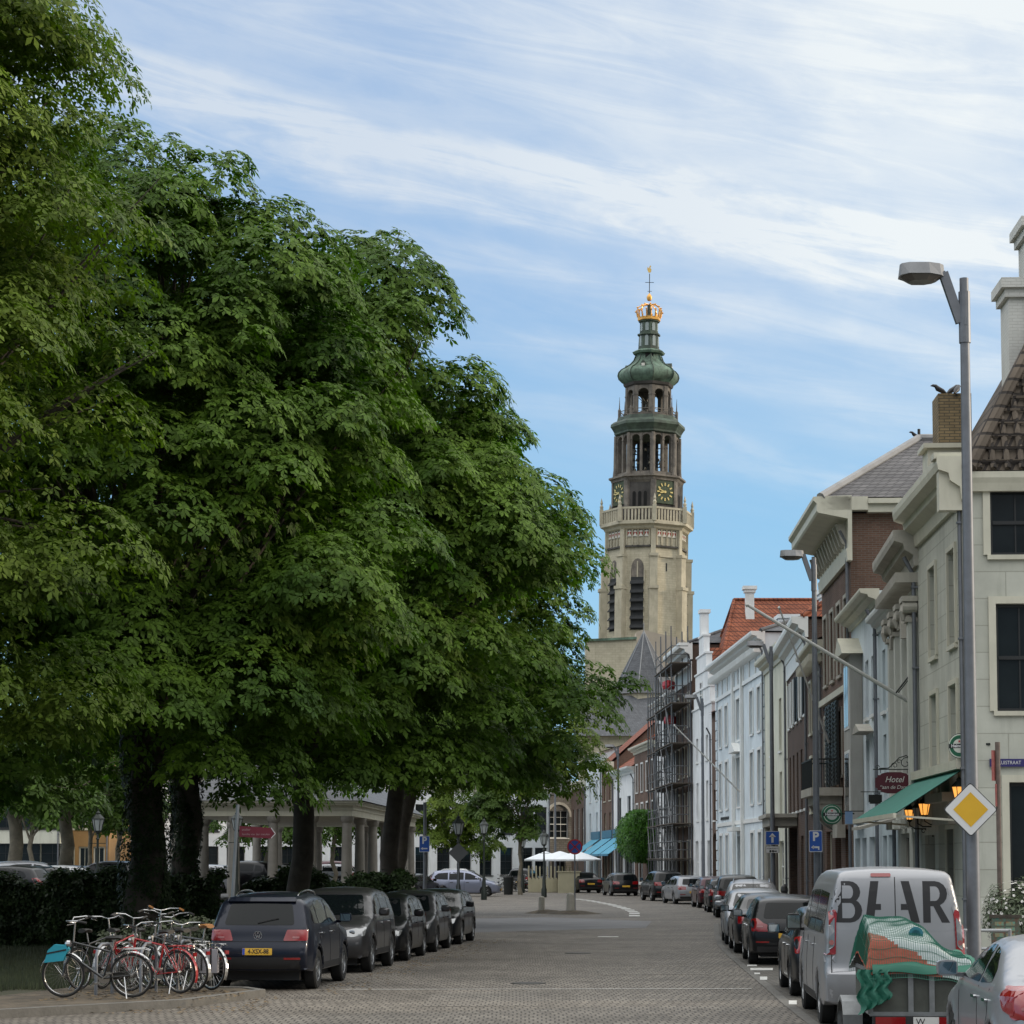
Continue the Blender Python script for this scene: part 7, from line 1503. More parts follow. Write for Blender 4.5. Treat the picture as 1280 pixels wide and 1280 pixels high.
# scaffold in front of houses 12 and 13
scf = mat('scaffold_steel', (.12,.125,.13), .5, metal=.5)
def scaffold(A, B, off, dep, levels, nb, label):
    a, L, rz = frame_of(A, B); root = thing('scaffolding', label, 'scaffolding', (a.x, a.y, 0), rz); zt = levels[-1]+2.2
    for i in range(nb+1):
        for y in (off, off+dep):
            b = MB(); b.tube([(L*i/nb, y, .1),(L*i/nb, y, zt)], .045, 6); b.build('upright', scf, root)
    for z in levels:
        b = MB(); b.box(-.3, L+.3, off-.1, off+dep+.1, z-.06, z); b.build('plank_deck', mat('scaffold_plank', (.09,.075,.06), .9, var=.3, scale=4), root)
        b = MB()
        for zz in (z+.5, z+1.0): b.tube([(-.3,off+dep,zz),(L+.3,off+dep,zz)], .035, 5); b.tube([(-.1,off,zz),(-.1,off+dep,zz)], .035, 5)
        b.tube([(-.3,off,z-.12),(L+.3,off,z-.12)], .04, 5); b.tube([(-.3,off+dep,z-.12),(L+.3,off+dep,z-.12)], .04, 5)
        b.build('guard_rail', scf, root)
    b = MB()
    for j in range(len(levels)-1):
        z0_, z1_ = levels[j], levels[j+1]
        for i in range(nb): 
            if (i+j) % 2: b.tube([(L*i/nb,off+dep+.05,z0_),(L*(i+1)/nb,off+dep+.05,z1_)], .035, 5)
    b.build('brace', scf, root)
    for j in range(len(levels)-1):
        b = MB(); x = L*.55; b.tube([(x,off+dep*.3,levels[j]),(x+.5,off+dep*.3,levels[j+1])], .03, 5); b.tube([(x,off+dep*.65,levels[j]),(x+.5,off+dep*.65,levels[j+1])], .03, 5)
        for q in range(7): t = (q+.5)/7; b.bar((x+.5*t,off+dep*.3,levels[j]+(levels[j+1]-levels[j])*t),(x+.5*t,off+dep*.65,levels[j]+(levels[j+1]-levels[j])*t),.03)
        b.build('ladder', alu, root)
    return root
scaffold(PT[10], PT[11], .25, 1.0, [2.4,4.5,6.9,9.3,11.7,14.1], 3, 'tall tube scaffolding in front of the dark brick house')
scaffold(mid(PT[11],PT[12],.02), mid(PT[11],PT[12],.55), .2, .9, [2.4,4.5,6.9,9.3,11.7], 4, 'lower scaffolding section in front of the white plastered house')
for i, (px, py, d) in enumerate(((836,858.5,139),(838,902,141))): 
    r_ = thing('red_bag', ('red rubble bag on the upper scaffold deck','red rubble bag on the lower scaffold deck')[i], 'bag', on(px,py+3,d)); b = MB(); b.lathe([(.35,0),(.42,.2),(.38,.45),(.15,.55)], (0,0,0), 8); b.build('bag', sign_red, r_)
# ivy column on the brown brick house
ivr = thing('climbing_ivy', 'bright green climbing plant covering the corner of the brown brick house', 'plant', (PT[12][0]+0., PT[12][1], 0))
def ivyp(n):
    t = RNG.uniform(0,1,n); z = RNG.uniform(0,1,n)**.8; zz = .2+z*5.6; wid = np.where(zz > 2.2, 1., .25)*np.sqrt(np.clip(1-((zz-4.0)/2.2)**2,.08,1)); a_ = Vector((*PT[12],0)); d_ = (Vector((*PT[13],0))-a_).normalized(); nrm = Vector((-d_.y,d_.x,0))
    u = (t-.42)*7.5*wid+2.2; off = RNG.uniform(0,2.3,n)*wid
    return np.stack([d_.x*u+nrm.x*off, d_.y*u+nrm.y*off, zz],1), np.tile([[nrm.x,nrm.y-.3,.4]],(n,1))+RNG.normal(size=(n,3))*.5
blob_leaves('foliage', ivyp, 9000, .2, leaf_ivy, ivr, 3, .3, .6); b = MB(); b.tube([(.2,2.0,0),(0,2.4,2.2),(.2,2.6,4)], [.08,.06,.03], 6); b.build('stem', bark, ivr)
# blue awnings
for i, (q, f0, f1) in enumerate(((13,.08,.5),(13,.55,.98),(14,.1,.9),(15,.1,.6))):
    a, L_, rz = frame_of(PT[q], PT[q+1]); r_ = thing('awning', ('nearest blue awning under the white low house','second blue awning from the ivy under the white low house','blue awning under the narrow brown brick house','farthest blue awning at the pale blue house')[i], 'awning', (a.x,a.y,0), rz, 'sky blue awnings at the bend')
    v = [(f0*L_,.05,4.1),(f1*L_,.05,4.1),(f1*L_,1.9,2.75),(f0*L_,1.9,2.75)]; b = MB(); b.add(v+[(p[0],p[1],p[2]-.03) for p in v], [(0,1,2,3),(7,6,5,4),(0,4,5,1),(1,5,6,2),(2,6,7,3),(3,7,4,0)]); b.build('canvas', mat('awning_blue', (.07,.30,.44), .7, var=.06), r_)
    b = MB(); b.box(f0*L_,f1*L_,1.88,1.94,2.62,2.78); b.build('valance', mat('awning_blue_dark', (.05,.2,.32), .7), r_); b = MB(); b.box(f0*L_,f1*L_,.02,.12,4.12,4.75); b.build('blue_fascia', blue_shop, r_)
# terrace: beige screens and parasols
tr = thing('terrace_screen', 'beige slatted terrace fence with dark slots under the white parasols', 'fence', (XW(660,160),160,0)); bei = mat('beige_panel', (.42,.39,.27), .7, var=.08); x1_ = XW(716,160)-XW(660,160); n = 12
for i in range(n):
    xa = x1_*i/n; b = MB(); w_ = x1_/n*.8; b.box(xa, xa+w_, -.04, .04, .05, 1.05); b.box(xa, xa+w_*.45, -.03, .03, 1.05, 1.9-.05*(i % 2)); b.build('panel', bei, tr)
b = MB(); b.box(0,x1_,-.02,.02,.02,.95); b.build('base_board', bei, tr)
tr2 = thing('terrace_box', 'beige panelled end of the terrace beside the black saloon', 'fence', (XW(714,158),158,0)); b = MB(); b.box(-.9,.6,0,1.5,0,1.45); b.box(-1,.7,-.05,1.55,1.45,1.52); b.build('panel', bei, tr2)
def parasol(label, px, d, zt, r_):
    root = thing('parasol', label, 'parasol', (XW(px,d),d,0), group='white parasols'); b = MB(); b.tube([(0,0,0),(0,0,zt)], .04, 8); b.build('pole', alu, root); b = MB(); n = 8
    b.lathe([(r_,zt-.6),(r_*.5,zt-.28),(.05,zt)], (0,0,0), n, cap=False); b.lathe([(r_,zt-.6),(r_*.99,zt-.72)], (0,0,0), n, cap=False); b.build('canopy', mat('parasol_cloth', (.66,.7,.74), .8, var=.04), root, fix=False)
parasol('left white parasol over the terrace', 700, 163, 2.95, 1.9); parasol('right white parasol over the terrace, nearer the blue awnings', 722, 160, 2.95, 1.7); parasol('small white parasol behind the terrace fence', 682, 168, 2.95, 1.6)
# pavilion
pv = thing('market_pavilion', 'open market pavilion with a cream entablature on stone columns and slate roof', 'pavilion', (-7.1,100,0)); zt_, zb_ = ZW(1002,100), ZW(1020,100)
cr = (0,0); dr = Vector((XW(519,132)+7.1, 32, 0)); lf = Vector((-7.8,0,0)); nr_ = dr.normalized()
b = MB(); 
def ent(b, z0_, z1_, out):
    a = Vector((out*.7,-out,0)); c_ = dr+Vector((out,out*0,0)); l_ = lf+Vector((0,-out,0)); bk_ = dr+lf
    b.prism([Vector(p)+Vector((0,0,z0_)) for p in (l_, a, c_, bk_)], (0,0,z1_-z0_))
ent(b, zb_, zb_+.28, 0); ent(b, zb_+.28, zt_-.16, .06); ent(b, zt_-.16, zt_-.06, .3); ent(b, zt_-.06, zt_+.04, .42); b.build('entablature', mat('cream_entablature', (.46,.44,.35), .7, var=.08, stain=.3), pv)
b = MB(); e0 = Vector((.5,-.5,zt_+.04)); e1 = dr+Vector((.5,.3,zt_+.04)); e2 = lf+Vector((-.3,-.5,zt_+.04)); e3 = dr+lf+Vector((0,.3,zt_+.04)); rg0 = lf*.5+nr_*5+Vector((0,0,zt_+3.1)); rg1 = lf*.5+dr-nr_*5+Vector((0,0,zt_+3.1))
b.add([e0,e1,e2,e3,rg0,rg1], [(0,1,5,4),(1,3,5),(3,2,4,5),(2,0,4)]); b.build('roof', slate, pv)
colm = mat('pavilion_column_stone', (.22,.205,.18), .85, var=.2, stain=.3)
cps = [lf*t for t in (0,.2,.42,.64,.98)] + [dr*t for t in (.16,.34,.52,.70,.86,.99)] + [lf+dr*t for t in (.25,.5,.75,1)] + [lf*t+dr for t in (.35,.7)]
for p in cps:
    b = MB(); p = p+Vector((-.25,.25,0)); b.lathe([(.34,0),(.34,.2),(.26,.28),(.25,1.4),(.21,zb_-.3),(.29,zb_-.22),(.32,zb_-.05),(.32,zb_)], p, 14); b.build('column', colm, pv, smooth=40)
# abbey lantern clock bracket, bins and far bikes are small; dark bin beside the young tree
bn = thing('litter_bin', 'dark litter bin beside the young tree before the white abbey house', 'bin', (XW(635.5,150),150,0)); b = MB(); b.lathe([(.3,0),(.34,1.1),(.36,1.15),(.3,1.25)], (0,0,0), 12); b.build('bin', black_metal, bn)
# background cars: copies of finished cars
def find(lbl): return [o for o in bpy.data.objects if o.parent is None and lbl in str(o.get('label'))][0]
def carcopy(src, px, d, yaw, label, pm=None, group='cars parked on the square'):
    c = copytree(find(src), (XW(px,d), d, .56 if px < 440 else .008), yaw, label, group)
    if pm:
        for o in kids(c):
            if o.name.startswith('body'): o.material_slots[0].link = 'OBJECT'; o.material_slots[0].material = pm
    return c
mp = carcopy('people carrier with black roof', 581, 143, R(-5), 'pale purple silver people carrier parked side on beyond the lanterns', car_blue)
carcopy('black estate with a yellow', 519, 139, R(70), 'dark car with a red lamp behind the left parking sign', car_anthra)
carcopy('people carrier with black roof', 558, 158, R(170), 'dark van roof just visible behind the pale purple people carrier', car_black)
carcopy('black off roader beyond', 655, 168, R(80), 'dark car half hidden behind the beige terrace fence', car_black)
BG = ((3,92,'black car cut off by the left frame behind the hedge',car_black),(24,95,'dark car right of the stout pale trunk at far left',car_anthra),(46,97,'silver green hatchback behind the hedge at left',car_silver),(66,104,'dark blue car between two pale cars at left',car_navy),(90,98,'white car behind the hedge right of the pale trunk',car_white),(108,107,'navy car under the small blue sign at left',car_navy),(134,104,'dark car by the thick ivy trunk',car_anthra),(197,112,'white car glimpsed between the two thick trunks',car_white),
      (248,118,'silver car glimpsed left of the first pavilion column',car_silver),(272,121,'grey car behind the first pavilion columns',car_grey),(300,120,'black car behind the pavilion columns',car_black),(325,122,'white car behind the pavilion columns',car_white),(352,135,'dark blue car under the far side of the pavilion',car_navy),(402,150,'silver car seen through the pavilion',car_silver),(425,152,'red tinted dark car seen through the pavilion',car_red),(470,150,'grey car behind the right pavilion columns',car_grey))
for i, (px, d, lab, pm) in enumerate(BG):
    carcopy(('grey small hatchback','silver estate with bright','black off roader beyond','dark red hatchback')[i % 4], px, d, R((165, 150, 12, 175, 20)[i % 5]), lab, pm)
# oleander tubs and leaflet stand at the corner house
ol = thing('oleander', 'white flowering oleander in a tub against the corner house', 'plant', (XW(1268,40), 40, .12)); b = MB(); b.lathe([(.26,0),(.34,.5),(.36,.52),(.3,.54)], (0,0,0), 14); b.build('tub', mat('terracotta', (.2,.08,.045), .8), ol)
def olp(n): u = unit(n)*RNG.uniform(.5,1,(n,1))**.5; u[:,2] += .25*np.sin(u[:,0]*7); return u*np.array([.60,.5,.62])+np.array([0,0,1.12]), u+np.array([0,0,.5])
blob_leaves('foliage', olp, 1900, .13, mat('oleander_leaves', (.05,.075,.035), .5, var=.3, col2=(.09,.12,.06), island=.3), ol, 2, .1, .3)
def olf(n): u = unit(n); u[:,1] = -np.abs(u[:,1]); return u*np.array([.64,.52,.64])+np.array([0,0,1.14]), u
blob_leaves('flowers', olf, 120, .045, mat('white_petals', (.6,.58,.55), .6), ol, 4, .0, .9); b = MB()
for i in range(6): b.tube([(0,0,.4),(random.uniform(-.4,.4),random.uniform(-.3,.3),1.3)], .012, 5)
b.build('stems', bark, ol)
pb = thing('poster_stand', 'colourful painted board standing before the oleander', 'board', on(1257,1168,36)); b = MB(); b.box(-.22,.22,0,.04,-.3,.26); b.build('board', mat('painted_panel', (.25,.07,.03), .6, var=.5, scale=14, col2=(.03,.15,.12)), pb)
b = MB()
for i in range(3):
    for j in range(2): b.box(-.17+j*.18,-.03+j*.18,-.004,0,-.04+i*.09,.02+i*.09)
b.build('painted_fields', mat('painted_fields', (.5,.2,.04), .6, var=.4, scale=20, col2=(.05,.3,.25)), pb); b = MB(); b.box(-.25,.25,-.01,.05,.26,.31); b.build('frame', bark, pb)
for x in (-.2,.2): b = MB(); b.bar((x,.02,-.28),(x,.02,-1.05),.03); b.build('leg', bark, pb)
# crows on the chimney and on the roof tip
def bird(label, c, yaw):
    r_ = thing('crow', label, 'bird', c, yaw, 'black birds on the roofs'); b = MB(); b.tube([(-.16,0,.0),(-.06,0,.07),(.05,0,.13),(.10,0,.19),(.16,0,.20),(.21,0,.19)], [.02,.055,.06,.04,.03,.006], 8); b.build('body', mat('crow_black', (.012,.012,.014), .5), r_, smooth=60)
    b = MB(); b.bar((0,.02,.02),(0,.02,-.05),.012); b.bar((0,-.02,.02),(0,-.02,-.05),.012); b.build('legs', black_metal, r_)
bird('leftmost black bird on the brick chimney of the corner house', on(1175,493,49.2), R(180)); bird('middle black bird on the brick chimney, beside a pot', on(1191,493,48.8), R(20)); bird('rightmost black bird on the brick chimney', on(1196,493,48.6), R(60)); bird('black bird on the tip of the mansion roof', on(1144,548,71.5), R(190))
# ---------------------------------------------------------------- bicycles, racks, trailer
steel = mat('bicycle_steel', (.5,.5,.5), .25, metal=.9, var=.08); saddle_m = mat('saddle_black', (.012,.011,.01), .55); saddle_b = mat('saddle_brown', (.28,.12,.03), .5)
grip = mat('grip_rubber', (.015,.015,.015), .7)
G_BK = 'bicycles parked on the corner'
def bicycle(label, rear, front_px_d, col, guard=None, lean=0., saddle=None, high=False, rack=True, grips=None, step=False, basket=None, sad_h=.98, bar_h=1.1):
    """rear: (px, depth) of the rear hub; front_px_d the front hub"""
    xr, yr = XW(rear[0], rear[1], 1230), rear[1]; xf, yf = XW(front_px_d[0], front_px_d[1], 1230), front_px_d[1]
    rz = math.atan2(yf-yr, xf-xr); root = thing('bicycle', label, 'bicycle', (xr, yr, .13), rz, G_BK); root.rotation_euler.x = lean
    wb = 1.08; rw = .345; pm = mat('bicycle_paint_%s' % '_'.join(str(int(c*100)) for c in col), col, .35, var=.1, coat=.6); gm = guard or pm
    for x in (0, wb):
        w_ = link('wheel', None, root, (x,0,rw)); b = MB()
        n = 36; b.tube([(math.cos(2*math.pi*i/n)*(rw-.018),0,math.sin(2*math.pi*i/n)*(rw-.018)) for i in range(n+1)], .019, 8, cap=False); b.build('tyre', rubber, w_, smooth=60)
        b = MB(); b.tube([(math.cos(2*math.pi*i/n)*(rw-.042),0,math.sin(2*math.pi*i/n)*(rw-.042)) for i in range(n+1)], .011, 6, cap=False); b.build('rim', steel, w_, smooth=60)
        b = MB()
        for i in range(24): a = 2*math.pi*i/24; b.bar((.02*math.cos(a+1.2),.02*(-1)**i,.02*math.sin(a+1.2)),(math.cos(a)*(rw-.045),0,math.sin(a)*(rw-.045)),.0028)
        b.lathe([(.022,-.04),(.022,.04)], (0,0,0), 10, axis='y'); b.build('spokes', steel, w_)
    bb = (.45,0,.30); st = (.30,0,sad_h-.2); hd = (wb-.17,0,.86); hb = (wb-.12,0,.66)
    b = MB(); b.tube([bb, st], .016, 8); b.tube([bb, hb], .02, 8)
    if step: b.tube([(.39,0,.5),(.6,0,.52),hd], .018, 8)
    else: b.tube([(st[0]+.01,0,st[2]-.04), hd], .016, 8)
    b.tube([hb, hd], .021, 8)
    for s_ in (.05,-.05): b.tube([(0,s_,rw),(bb[0],s_*.5,bb[2])], .010, 6); b.tube([(0,s_,rw),(st[0],s_*.3,st[2]-.04)], .008, 6); b.tube([(hb[0],s_*.6,hb[2]-.02),(wb-.04,s_,.5),(wb,s_,rw)], .012, 6)
    b.build('frame', pm, root, smooth=60)
    b = MB(); ht = bar_h; sw = .29; b.tube([hd,(hd[0]-.03,0,ht-.05)], .013, 8); b.tube([(hd[0]-.28,sw,ht-.02),(hd[0]-.12,sw,ht+.01),(hd[0]+.05,sw*.7,ht+.0),(hd[0]+.04,sw*.25,ht-.04),(hd[0]-.03,0,ht-.05),(hd[0]+.04,-sw*.25,ht-.04),(hd[0]+.05,-sw*.7,ht+.0),(hd[0]-.12,-sw,ht+.01),(hd[0]-.28,-sw,ht-.02)], .013, 8)
    for s_ in (1,-1): b.tube([(hd[0]-.1,s_*sw,ht-.03),(hd[0]+.02,s_*sw*.95,ht-.06)], .007, 5)
    hb_ = b.build('handlebar', steel, root, smooth=60); 
    for s_ in (1,-1): b = MB(); b.tube([(hd[0]-.29,s_*sw,ht-.021),(hd[0]-.15,s_*sw,ht+.006)], .019, 8); b.build('grip', grips or grip, hb_)
    b = MB(); b.tube([(st[0],0,st[2]-.02),(st[0]-.03,0,sad_h-.05)], .013, 8); sp_ = b.build('seat_post', steel, root)
    b = MB(); vs, fs = [], []
    for (x, w_, z) in ((-.14,.085,.0),(-.10,.10,.012),(-.02,.09,.008),(.06,.045,.0),(.13,.022,-.006)):
        for k in range(8): a = 2*math.pi*k/8; vs.append((st[0]-.03+x, w_*math.cos(a), sad_h-.015+z+.03*math.sin(a)*(1 if math.sin(a) > 0 else 1.2)))
    for i in range(4):
        for k in range(8): fs.append((i*8+k, i*8+(k+1)%8, (i+1)*8+(k+1)%8, (i+1)*8+k))
    fs += [tuple(range(8))[::-1], tuple(range(32,40))]; b.add(vs, fs); b.build('saddle', saddle or saddle_m, root, smooth=60)
    for x, a0, a1 in ((0, -.15, 2.9), (wb, .1, 2.5)):
        b = MB(); n = 16; pts = [(x+(rw+.03)*math.cos((a0 if x else math.pi-a0-2.6)+ (a1-a0 if x else 2.9)*i/n), (rw+.03)*math.sin((a0 if x else math.pi-a0-2.6)+(a1-a0 if x else 2.9)*i/n)+rw) for i in range(n+1)]
        for i in range(n):
            (xa, za), (xb, zb2) = pts[i], pts[i+1]; b.add([(xa,-.028,za-.008),(xa,0,za+.008),(xa,.028,za-.008),(xb,-.028,zb2-.008),(xb,0,zb2+.008),(xb,.028,zb2-.008)], [(0,1,4,3),(1,2,5,4)])
        for s_ in (1,-1): b.tube([(x,s_*.045,rw),(x+(rw+.03)*math.cos(2.4 if not x else .9),s_*.03,rw+(rw+.03)*math.sin(2.4 if not x else .9))], .004, 4)
        b.build('mudguard', gm, root)
    if rack:
        b = MB()
        for s_ in (.06,-.06): b.tube([(.16,s_,.76),(-.22,s_,.765),(-.30,s_*.6,.74)], .007, 5); b.tube([(-.12,s_,.76),(0,s_,rw)], .006, 5); b.tube([(.05,s_,.76),(0,s_,rw)], .006, 5)
        for x in (.1,-.02,-.14,-.24): b.tube([(x,.06,.762),(x,-.06,.762)], .006, 5)
        b.build('luggage_rack', steel if guard else pm, root); b = MB(); b.box(-.36,-.33,-.035,.035,.60,.66); b.build('rear_light', tail, root)
    b = MB(); b.lathe([(.095,-.012),(.095,.0)], (bb[0],-.05,bb[2]), 20, axis='y'); b.bar((bb[0],-.07,bb[2]),(bb[0]+.13,-.08,bb[2]-.1),.018); b.bar((bb[0],.07,bb[2]),(bb[0]-.13,.08,bb[2]+.1),.018); b.box(bb[0]+.09,bb[0]+.18,-.17,-.08,bb[2]-.115,bb[2]-.09); b.box(bb[0]-.18,bb[0]-.09,.08,.17,bb[2]+.09,bb[2]+.115); b.build('crankset', steel, root)
    b = MB(); b.prism([(bb[0]+.1,-.062,bb[2]+.05),(bb[0]+.1,-.062,bb[2]-.06),(-.03,-.062,rw-.05),(-.06,-.062,rw),(-.03,-.062,rw+.06)], (0,-.02,0)); b.build('chain_guard', saddle_m, root)
    b = MB(); b.tube([(.1,.05,.33),(.02,.24,.02)], .009, 6); b.build('kick_stand', steel, root)
    b = MB(); b.lathe([(.05,-.03),(.055,.02),(.03,.05)], (hd[0]+.08,0,.84), 10, axis='x'); b.build('headlamp', steel, root)
    return root
blk = (.012,.013,.015); red = (.32,.012,.015); gry = (.10,.105,.11)
b1 = bicycle('leftmost bicycle of the group, black with silver mudguards and a turquoise bag in front', (165,35.2), (69,35.3), blk, steel, lean=R(-6), bar_h=1.22, sad_h=.95)
r1 = bicycle('red bicycle with a red luggage rack and red kick stand, nearest red one', (225,36.3), (150,37.0), red, None, lean=R(-4), sad_h=1.0)
bicycle('black bicycle right of the red one, rear wheel closest to the navy car but one', (243,36.9), (168,37.8), blk, steel, lean=R(-3), sad_h=1.0)
b4 = bicycle('grey bicycle with a pale pannier, rightmost of the group beside the navy car', (264,37.2), (192,38.3), gry, steel, lean=R(4), saddle=saddle_b, sad_h=1.06)
bicycle('bicycle with a tall silver mudguard seen behind the leftmost one', (128,37.6), (158,38.4), red, steel, lean=R(5), bar_h=1.2)
bicycle('dark bicycle with an arching silver mudguard in the middle of the group', (160,37.8), (196,38.6), blk, steel, lean=R(3), bar_h=1.26)
bicycle('dark bicycle with swept handlebars in the rear of the group, left', (100,37.3), (146,38.2), blk, blk and None, lean=R(-5), bar_h=1.2)
bicycle('dark bicycle with tan grips in the rear of the group, highest handlebar', (222,38.2), (190,39.0), blk, None, lean=R(5), bar_h=1.32, grips=saddle_b)
bicycle('dark bicycle with a chequered saddle in the rear of the group, right', (252,38.3), (208,39.2), gry, steel, lean=R(-4), bar_h=1.2)
# turquoise bag on the handlebar of b1
bg_ = thing('handlebar_bag', 'turquoise saddle cover hanging at the front of the leftmost bicycle', 'bag', P(69,1193,35.15)); b = MB(); b.prism([(-.17,0,-.13),(.12,0,-.10),(.20,0,.08),(.16,0,.14),(-.02,0,.15),(-.12,0,.06)], (0,.16,0)); b.build('bag', mat('turquoise_cloth', (.015,.27,.36), .6, var=.1), bg_); b = MB(); b.prism([(-.14,-.006,.0),(.17,-.006,.06),(.17,-.006,.085),(-.13,-.006,.025)], (0,.172,0)); b.build('strap', saddle_m, bg_)
pn = thing('pannier_bag', 'pale grey double pannier on the rightmost bicycle', 'bag', P(261,1199,37.1)); b = MB(); b.box(-.19,.15,-.10,-.02,-.22,.16); b.box(-.19,.15,.06,.14,-.22,.16); b.box(-.16,.12,-.02,.06,.13,.165); b.build('bag', mat('pannier_grey', (.26,.25,.27), .7), pn); b = MB(); b.box(.03,.06,-.104,-.1,-.18,.17); b.box(-.12,-.09,-.104,-.1,-.18,.17); b.build('strap', saddle_m, pn)
for i, (px, d) in enumerate(((120,35.9),(176,36.2),(222,37.4))):
    r_ = thing('bicycle_rack', ('leftmost steel bicycle hoop, behind the black bicycle','middle steel bicycle hoop, behind the silver mudguard wheel','rightmost steel bicycle hoop among the red bicycles')[i], 'bicycle rack', (XW(px,d,1230), d, .12), R(75), 'bicycle racks'); b = MB(); b.tube([(0,0,0),(0,0,.62),(.06,0,.74),(.18,0,.8),(.42,0,.8),(.54,0,.74),(.6,0,.62),(.6,0,0)], .027, 8); b.build('hoop', pole_grey, r_, smooth=60)
for j, (px, d, rz_) in enumerate(((648,163,2.9),(642,164,.4),(622,166,1.2))):
    c_ = copytree(b1, (XW(px,d),d,.01), rz_, ('far bicycle leaning before the white abbey house, right of the bin','far bicycle left of the bin on the square','far bicycle under the lantern on the square')[j], 'far bicycles on the square'); c_.rotation_euler.x = 0
# trailer with netted load
galv = mat('galvanised_sheet', (.22,.23,.235), .45, metal=.6, var=.25, scale=5, stain=.35)
tc_ = thing('trailer', 'small galvanised box trailer with a white number plate parked behind the van', 'trailer', (4.74, 26.9, 0), R(90)-hr)
W3, L3_, zb3, zt3 = 1.12, 1.9, .50, .98      # local x forward
b = MB(); b.box(-L3_/2, L3_/2, -W3/2, W3/2, zb3, zb3+.05); b.box(-L3_/2,L3_/2,-W3/2,-W3/2+.03,zb3+.05,zt3); b.box(-L3_/2,L3_/2,W3/2-.03,W3/2,zb3+.05,zt3); b.box(-L3_/2,-L3_/2+.03,-W3/2+.03,W3/2-.03,zb3+.05,zt3); b.box(L3_/2-.03,L3_/2,-W3/2+.03,W3/2-.03,zb3+.05,zt3); b.build('box', mat('trailer_panel', (.06,.065,.055), .6, var=.3, scale=4, stain=.4), tc_)
b = MB()
for y in (-W3/2-.02, -.12, .12, W3/2+.02): b.box(-L3_/2-.03, -L3_/2-.002, y-.03, y+.03, zb3, zt3+.03)
for z in (zb3, zt3): b.box(-L3_/2-.035,-L3_/2-.002,-W3/2-.03,W3/2+.03,z-.025,z+.025)
for y in (-W3/2-.02, W3/2+.0): b.box(-L3_/2,L3_/2,y,y+.02,zt3-.02,zt3+.03); b.box(-L3_/2,L3_/2,y,y+.02,zb3-.02,zb3+.03)
b.bar((L3_/2,0,zb3-.05),(L3_/2+1.1,0,.42),.07); b.build('frame', galv, tc_)
for s_ in (1,-1):
    w_ = link('wheel', None, tc_, (0, s_*(W3/2+.16), .28)); b = MB(); b.lathe([(.16,-.07),(.25,-.08),(.28,-.05),(.28,.05),(.25,.08),(.16,.07)], (0,0,0), 24, axis='y', cap=False); b.build('tyre', rubber, w_); b = MB(); b.lathe([(.165,.04),(.12,.02),(.05,.06)], (0,0,0), 18, axis='y'); b.lathe([(.165,-.04),(.12,-.02),(.05,-.06)], (0,0,0), 18, axis='y'); b.build('rim', galv, w_)
    b = MB(); pr = [(.36,.28),(.36,.45),(.26,.60),(0,.66),(-.26,.60),(-.36,.45),(-.36,.28)]; y0 = s_*(W3/2+.05); y1 = s_*(W3/2+.28)
    for i in range(6): (xa,za),(xb,zb2) = pr[i],pr[i+1]; b.add([(xa,y0,za),(xa,y1,za),(xb,y1,zb2),(xb,y0,zb2)], [(0,1,2,3)]); b.add([(xa,y1,za),(xa,y1,za-.05),(xb,y1,zb2-.05),(xb,y1,zb2)], [(0,1,2,3)])
    b.build('mudguard', galv, tc_)
b = MB(); b.box(-L3_/2-.06,-L3_/2-.0,-W3/2,W3/2,.36,.48); b.build('light_board', plastic, tc_)
for s_ in (1,-1): b = MB(); b.box(-L3_/2-.08,-L3_/2-.06,s_*.36-.17,s_*.36+.17,.37,.47); b.build('tail_light', tail, tc_)
b = MB(); b.box(-L3_/2-.075,-L3_/2-.06,-.34,.10,.36,.47) ; np_ = b.build('number_plate', plate_w, tc_); 
vs, fs = text_mesh('W', .1, depth=0); b = MB(); b.add([(-L3_/2-.078, .02-v[0], .415+v[1]) for v in vs], fs); b.build('lettering', plate_ink, np_, fix=False)
# load: crumpled bags, a heap, under a net
ld = thing('tarpaulin', 'crumpled white and orange tarpaulin heaped on the trailer', 'tarpaulin', (4.74, 26.9, .95), R(90)-hr)
def heap(x, y, e=0.):
    u, v = x/(L3_/2+.12), y/(W3/2+.1); r_ = max(abs(u), abs(v))
    pk = .45/(1+math.exp(-(y+.22)/.10))*math.exp(-((x+.1)/1.0)**2) + .10
    h = pk*(1-max(0,(r_-.84)/.2)**1.5) + .022*math.sin(9*x+3*y)*(1-r_*.6) + .012*math.sin(13*y-5*x) + .006*math.sin(23*x+17*y)
    return .06+h - (max(0, r_-.86)*1.9) + e
def hgrid(nx, ny, e, sc=1.0):
    vs, fs = [], []
    for i in range(nx+1):
        for j in range(ny+1): x = (-1+2*i/nx)*(L3_/2+.08)*sc; y = (-1+2*j/ny)*(W3/2+.07)*sc; vs.append((x, y, heap(x, y, e)))
    for i in range(nx):
        for j in range(ny): a = i*(ny+1)+j; fs.append((a, a+ny+1, a+ny+2, a+1))
    return vs, fs
vs, fs = hgrid(150, 110, 0); wt = MB(); og = MB()
keep_o = [f for f in fs if (vs[f[0]][1] + .55*vs[f[0]][0]*0 > -.25 and vs[f[0]][0] < .3 and vs[f[0]][2] < .05+.55*(vs[f[0]][1]+.25)+.02*math.sin(vs[f[0]][1]*20))]; so_ = set(keep_o)
wt.add(vs, [f for f in fs if f not in so_]); og.add(vs, keep_o)
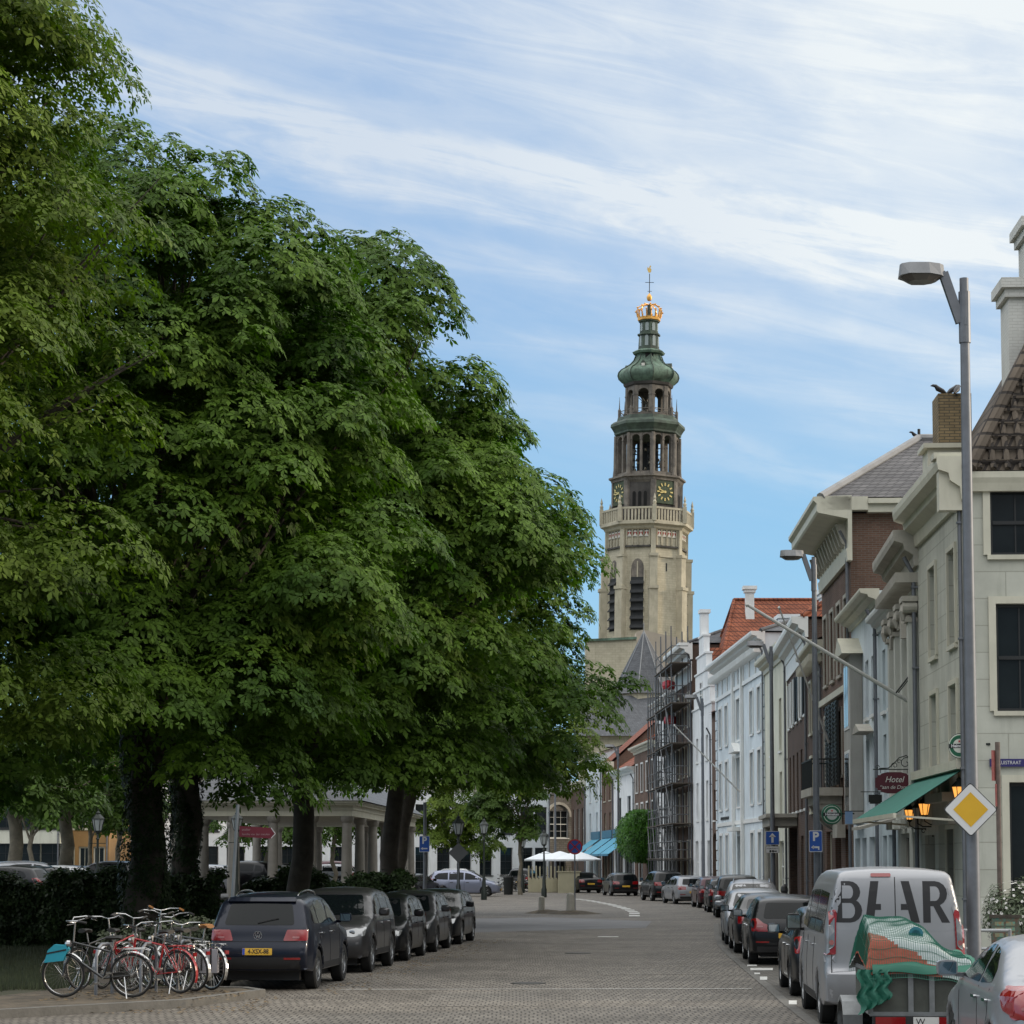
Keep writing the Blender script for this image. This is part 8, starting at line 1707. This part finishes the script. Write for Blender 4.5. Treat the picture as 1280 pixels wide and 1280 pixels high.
tarp_w = mat('white_tarpaulin', (.42,.47,.47), .45, var=.12, scale=5, bump=.6, bscale=9); wt.build('white_sheet', tarp_w, ld, fix=False, smooth=80); og.build('orange_sheet', mat('orange_tarpaulin', (.32,.055,.022), .5, var=.15, scale=5, bump=.6, bscale=9), ld, fix=False, smooth=80)
b = MB(); cpt = Vector((-.72,.02,heap(-.72,.02)+.02)); b.lathe([(.085,0),(.085,.02),(.05,.02),(.05,.0)], (0,0,0), 20, axis='x')
b.v = [cpt+v for v in b.v]; b.build('valve_ring', mat('valve_teal', (.03,.16,.2), .4), ld)
net = thing('cargo_net', 'green cargo net stretched over the trailer load', 'net', (4.74, 26.9, .95), R(90)-hr)
netm = mat('net_green', (.008,.105,.068), .6, var=.1); b = MB(); nx, ny = 64, 48
def npnt(i, j): x = (-1+2*i/nx)*(L3_/2+.10); y = (-1+2*j/ny)*(W3/2+.07); return Vector((x, y, heap(x, y, .025)))
for i in range(0, nx+1): b.tube([npnt(i, j) for j in range(ny+1)], .0028, 3, cap=False)
for j in range(0, ny+1): b.tube([npnt(i, j) for i in range(nx+1)], .0028, 3, cap=False)
b.build('mesh_cords', netm, net, fix=False)
b = MB()     # bunched, folded net along the right-hand low side and the rear edge
vs, fs = [], []; n1, n2 = 40, 10
for i in range(n1+1):
    for j in range(n2+1):
        t = i/n1; y = .56-1.24*t; hw = .02+.19*min(1, 1.6*t); x = -L3_/2-.10+ j/n2*(.12+1.5*max(0,t-.42)); z = .07+(heap(max(x,-L3_/2+.12), max(y,-.58), .05)-.07)*(j/n2)*min(1,.22+1.5*max(0,t-.42))+ .015*math.sin(25*x+9*y) + (.02 if j else -.05); vs.append((x, y, z))
for i in range(n1):
    for j in range(n2): a = i*(n2+1)+j; fs.append((a, a+n2+1, a+n2+2, a+1))
b.add(vs, fs); b.build('bunched_net', netm, net, fix=False, smooth=80)
b = MB(); vs, fs = [], []
for i in range(13):
    for j in range(11):
        y = .72-.36*i/12; z = .06-.52*j/10*(1-.35*i/12); vs.append((-L3_/2-.09-.03*math.sin(i*1.7+j*.5)-.02*j/10, y+.03*math.sin(j*1.3), z))
for i in range(12):
    for j in range(10): a = i*11+j; fs.append((a, a+11, a+12, a+1))
b.add(vs, fs); b.build('hanging_net', netm, net, fix=False, smooth=80)
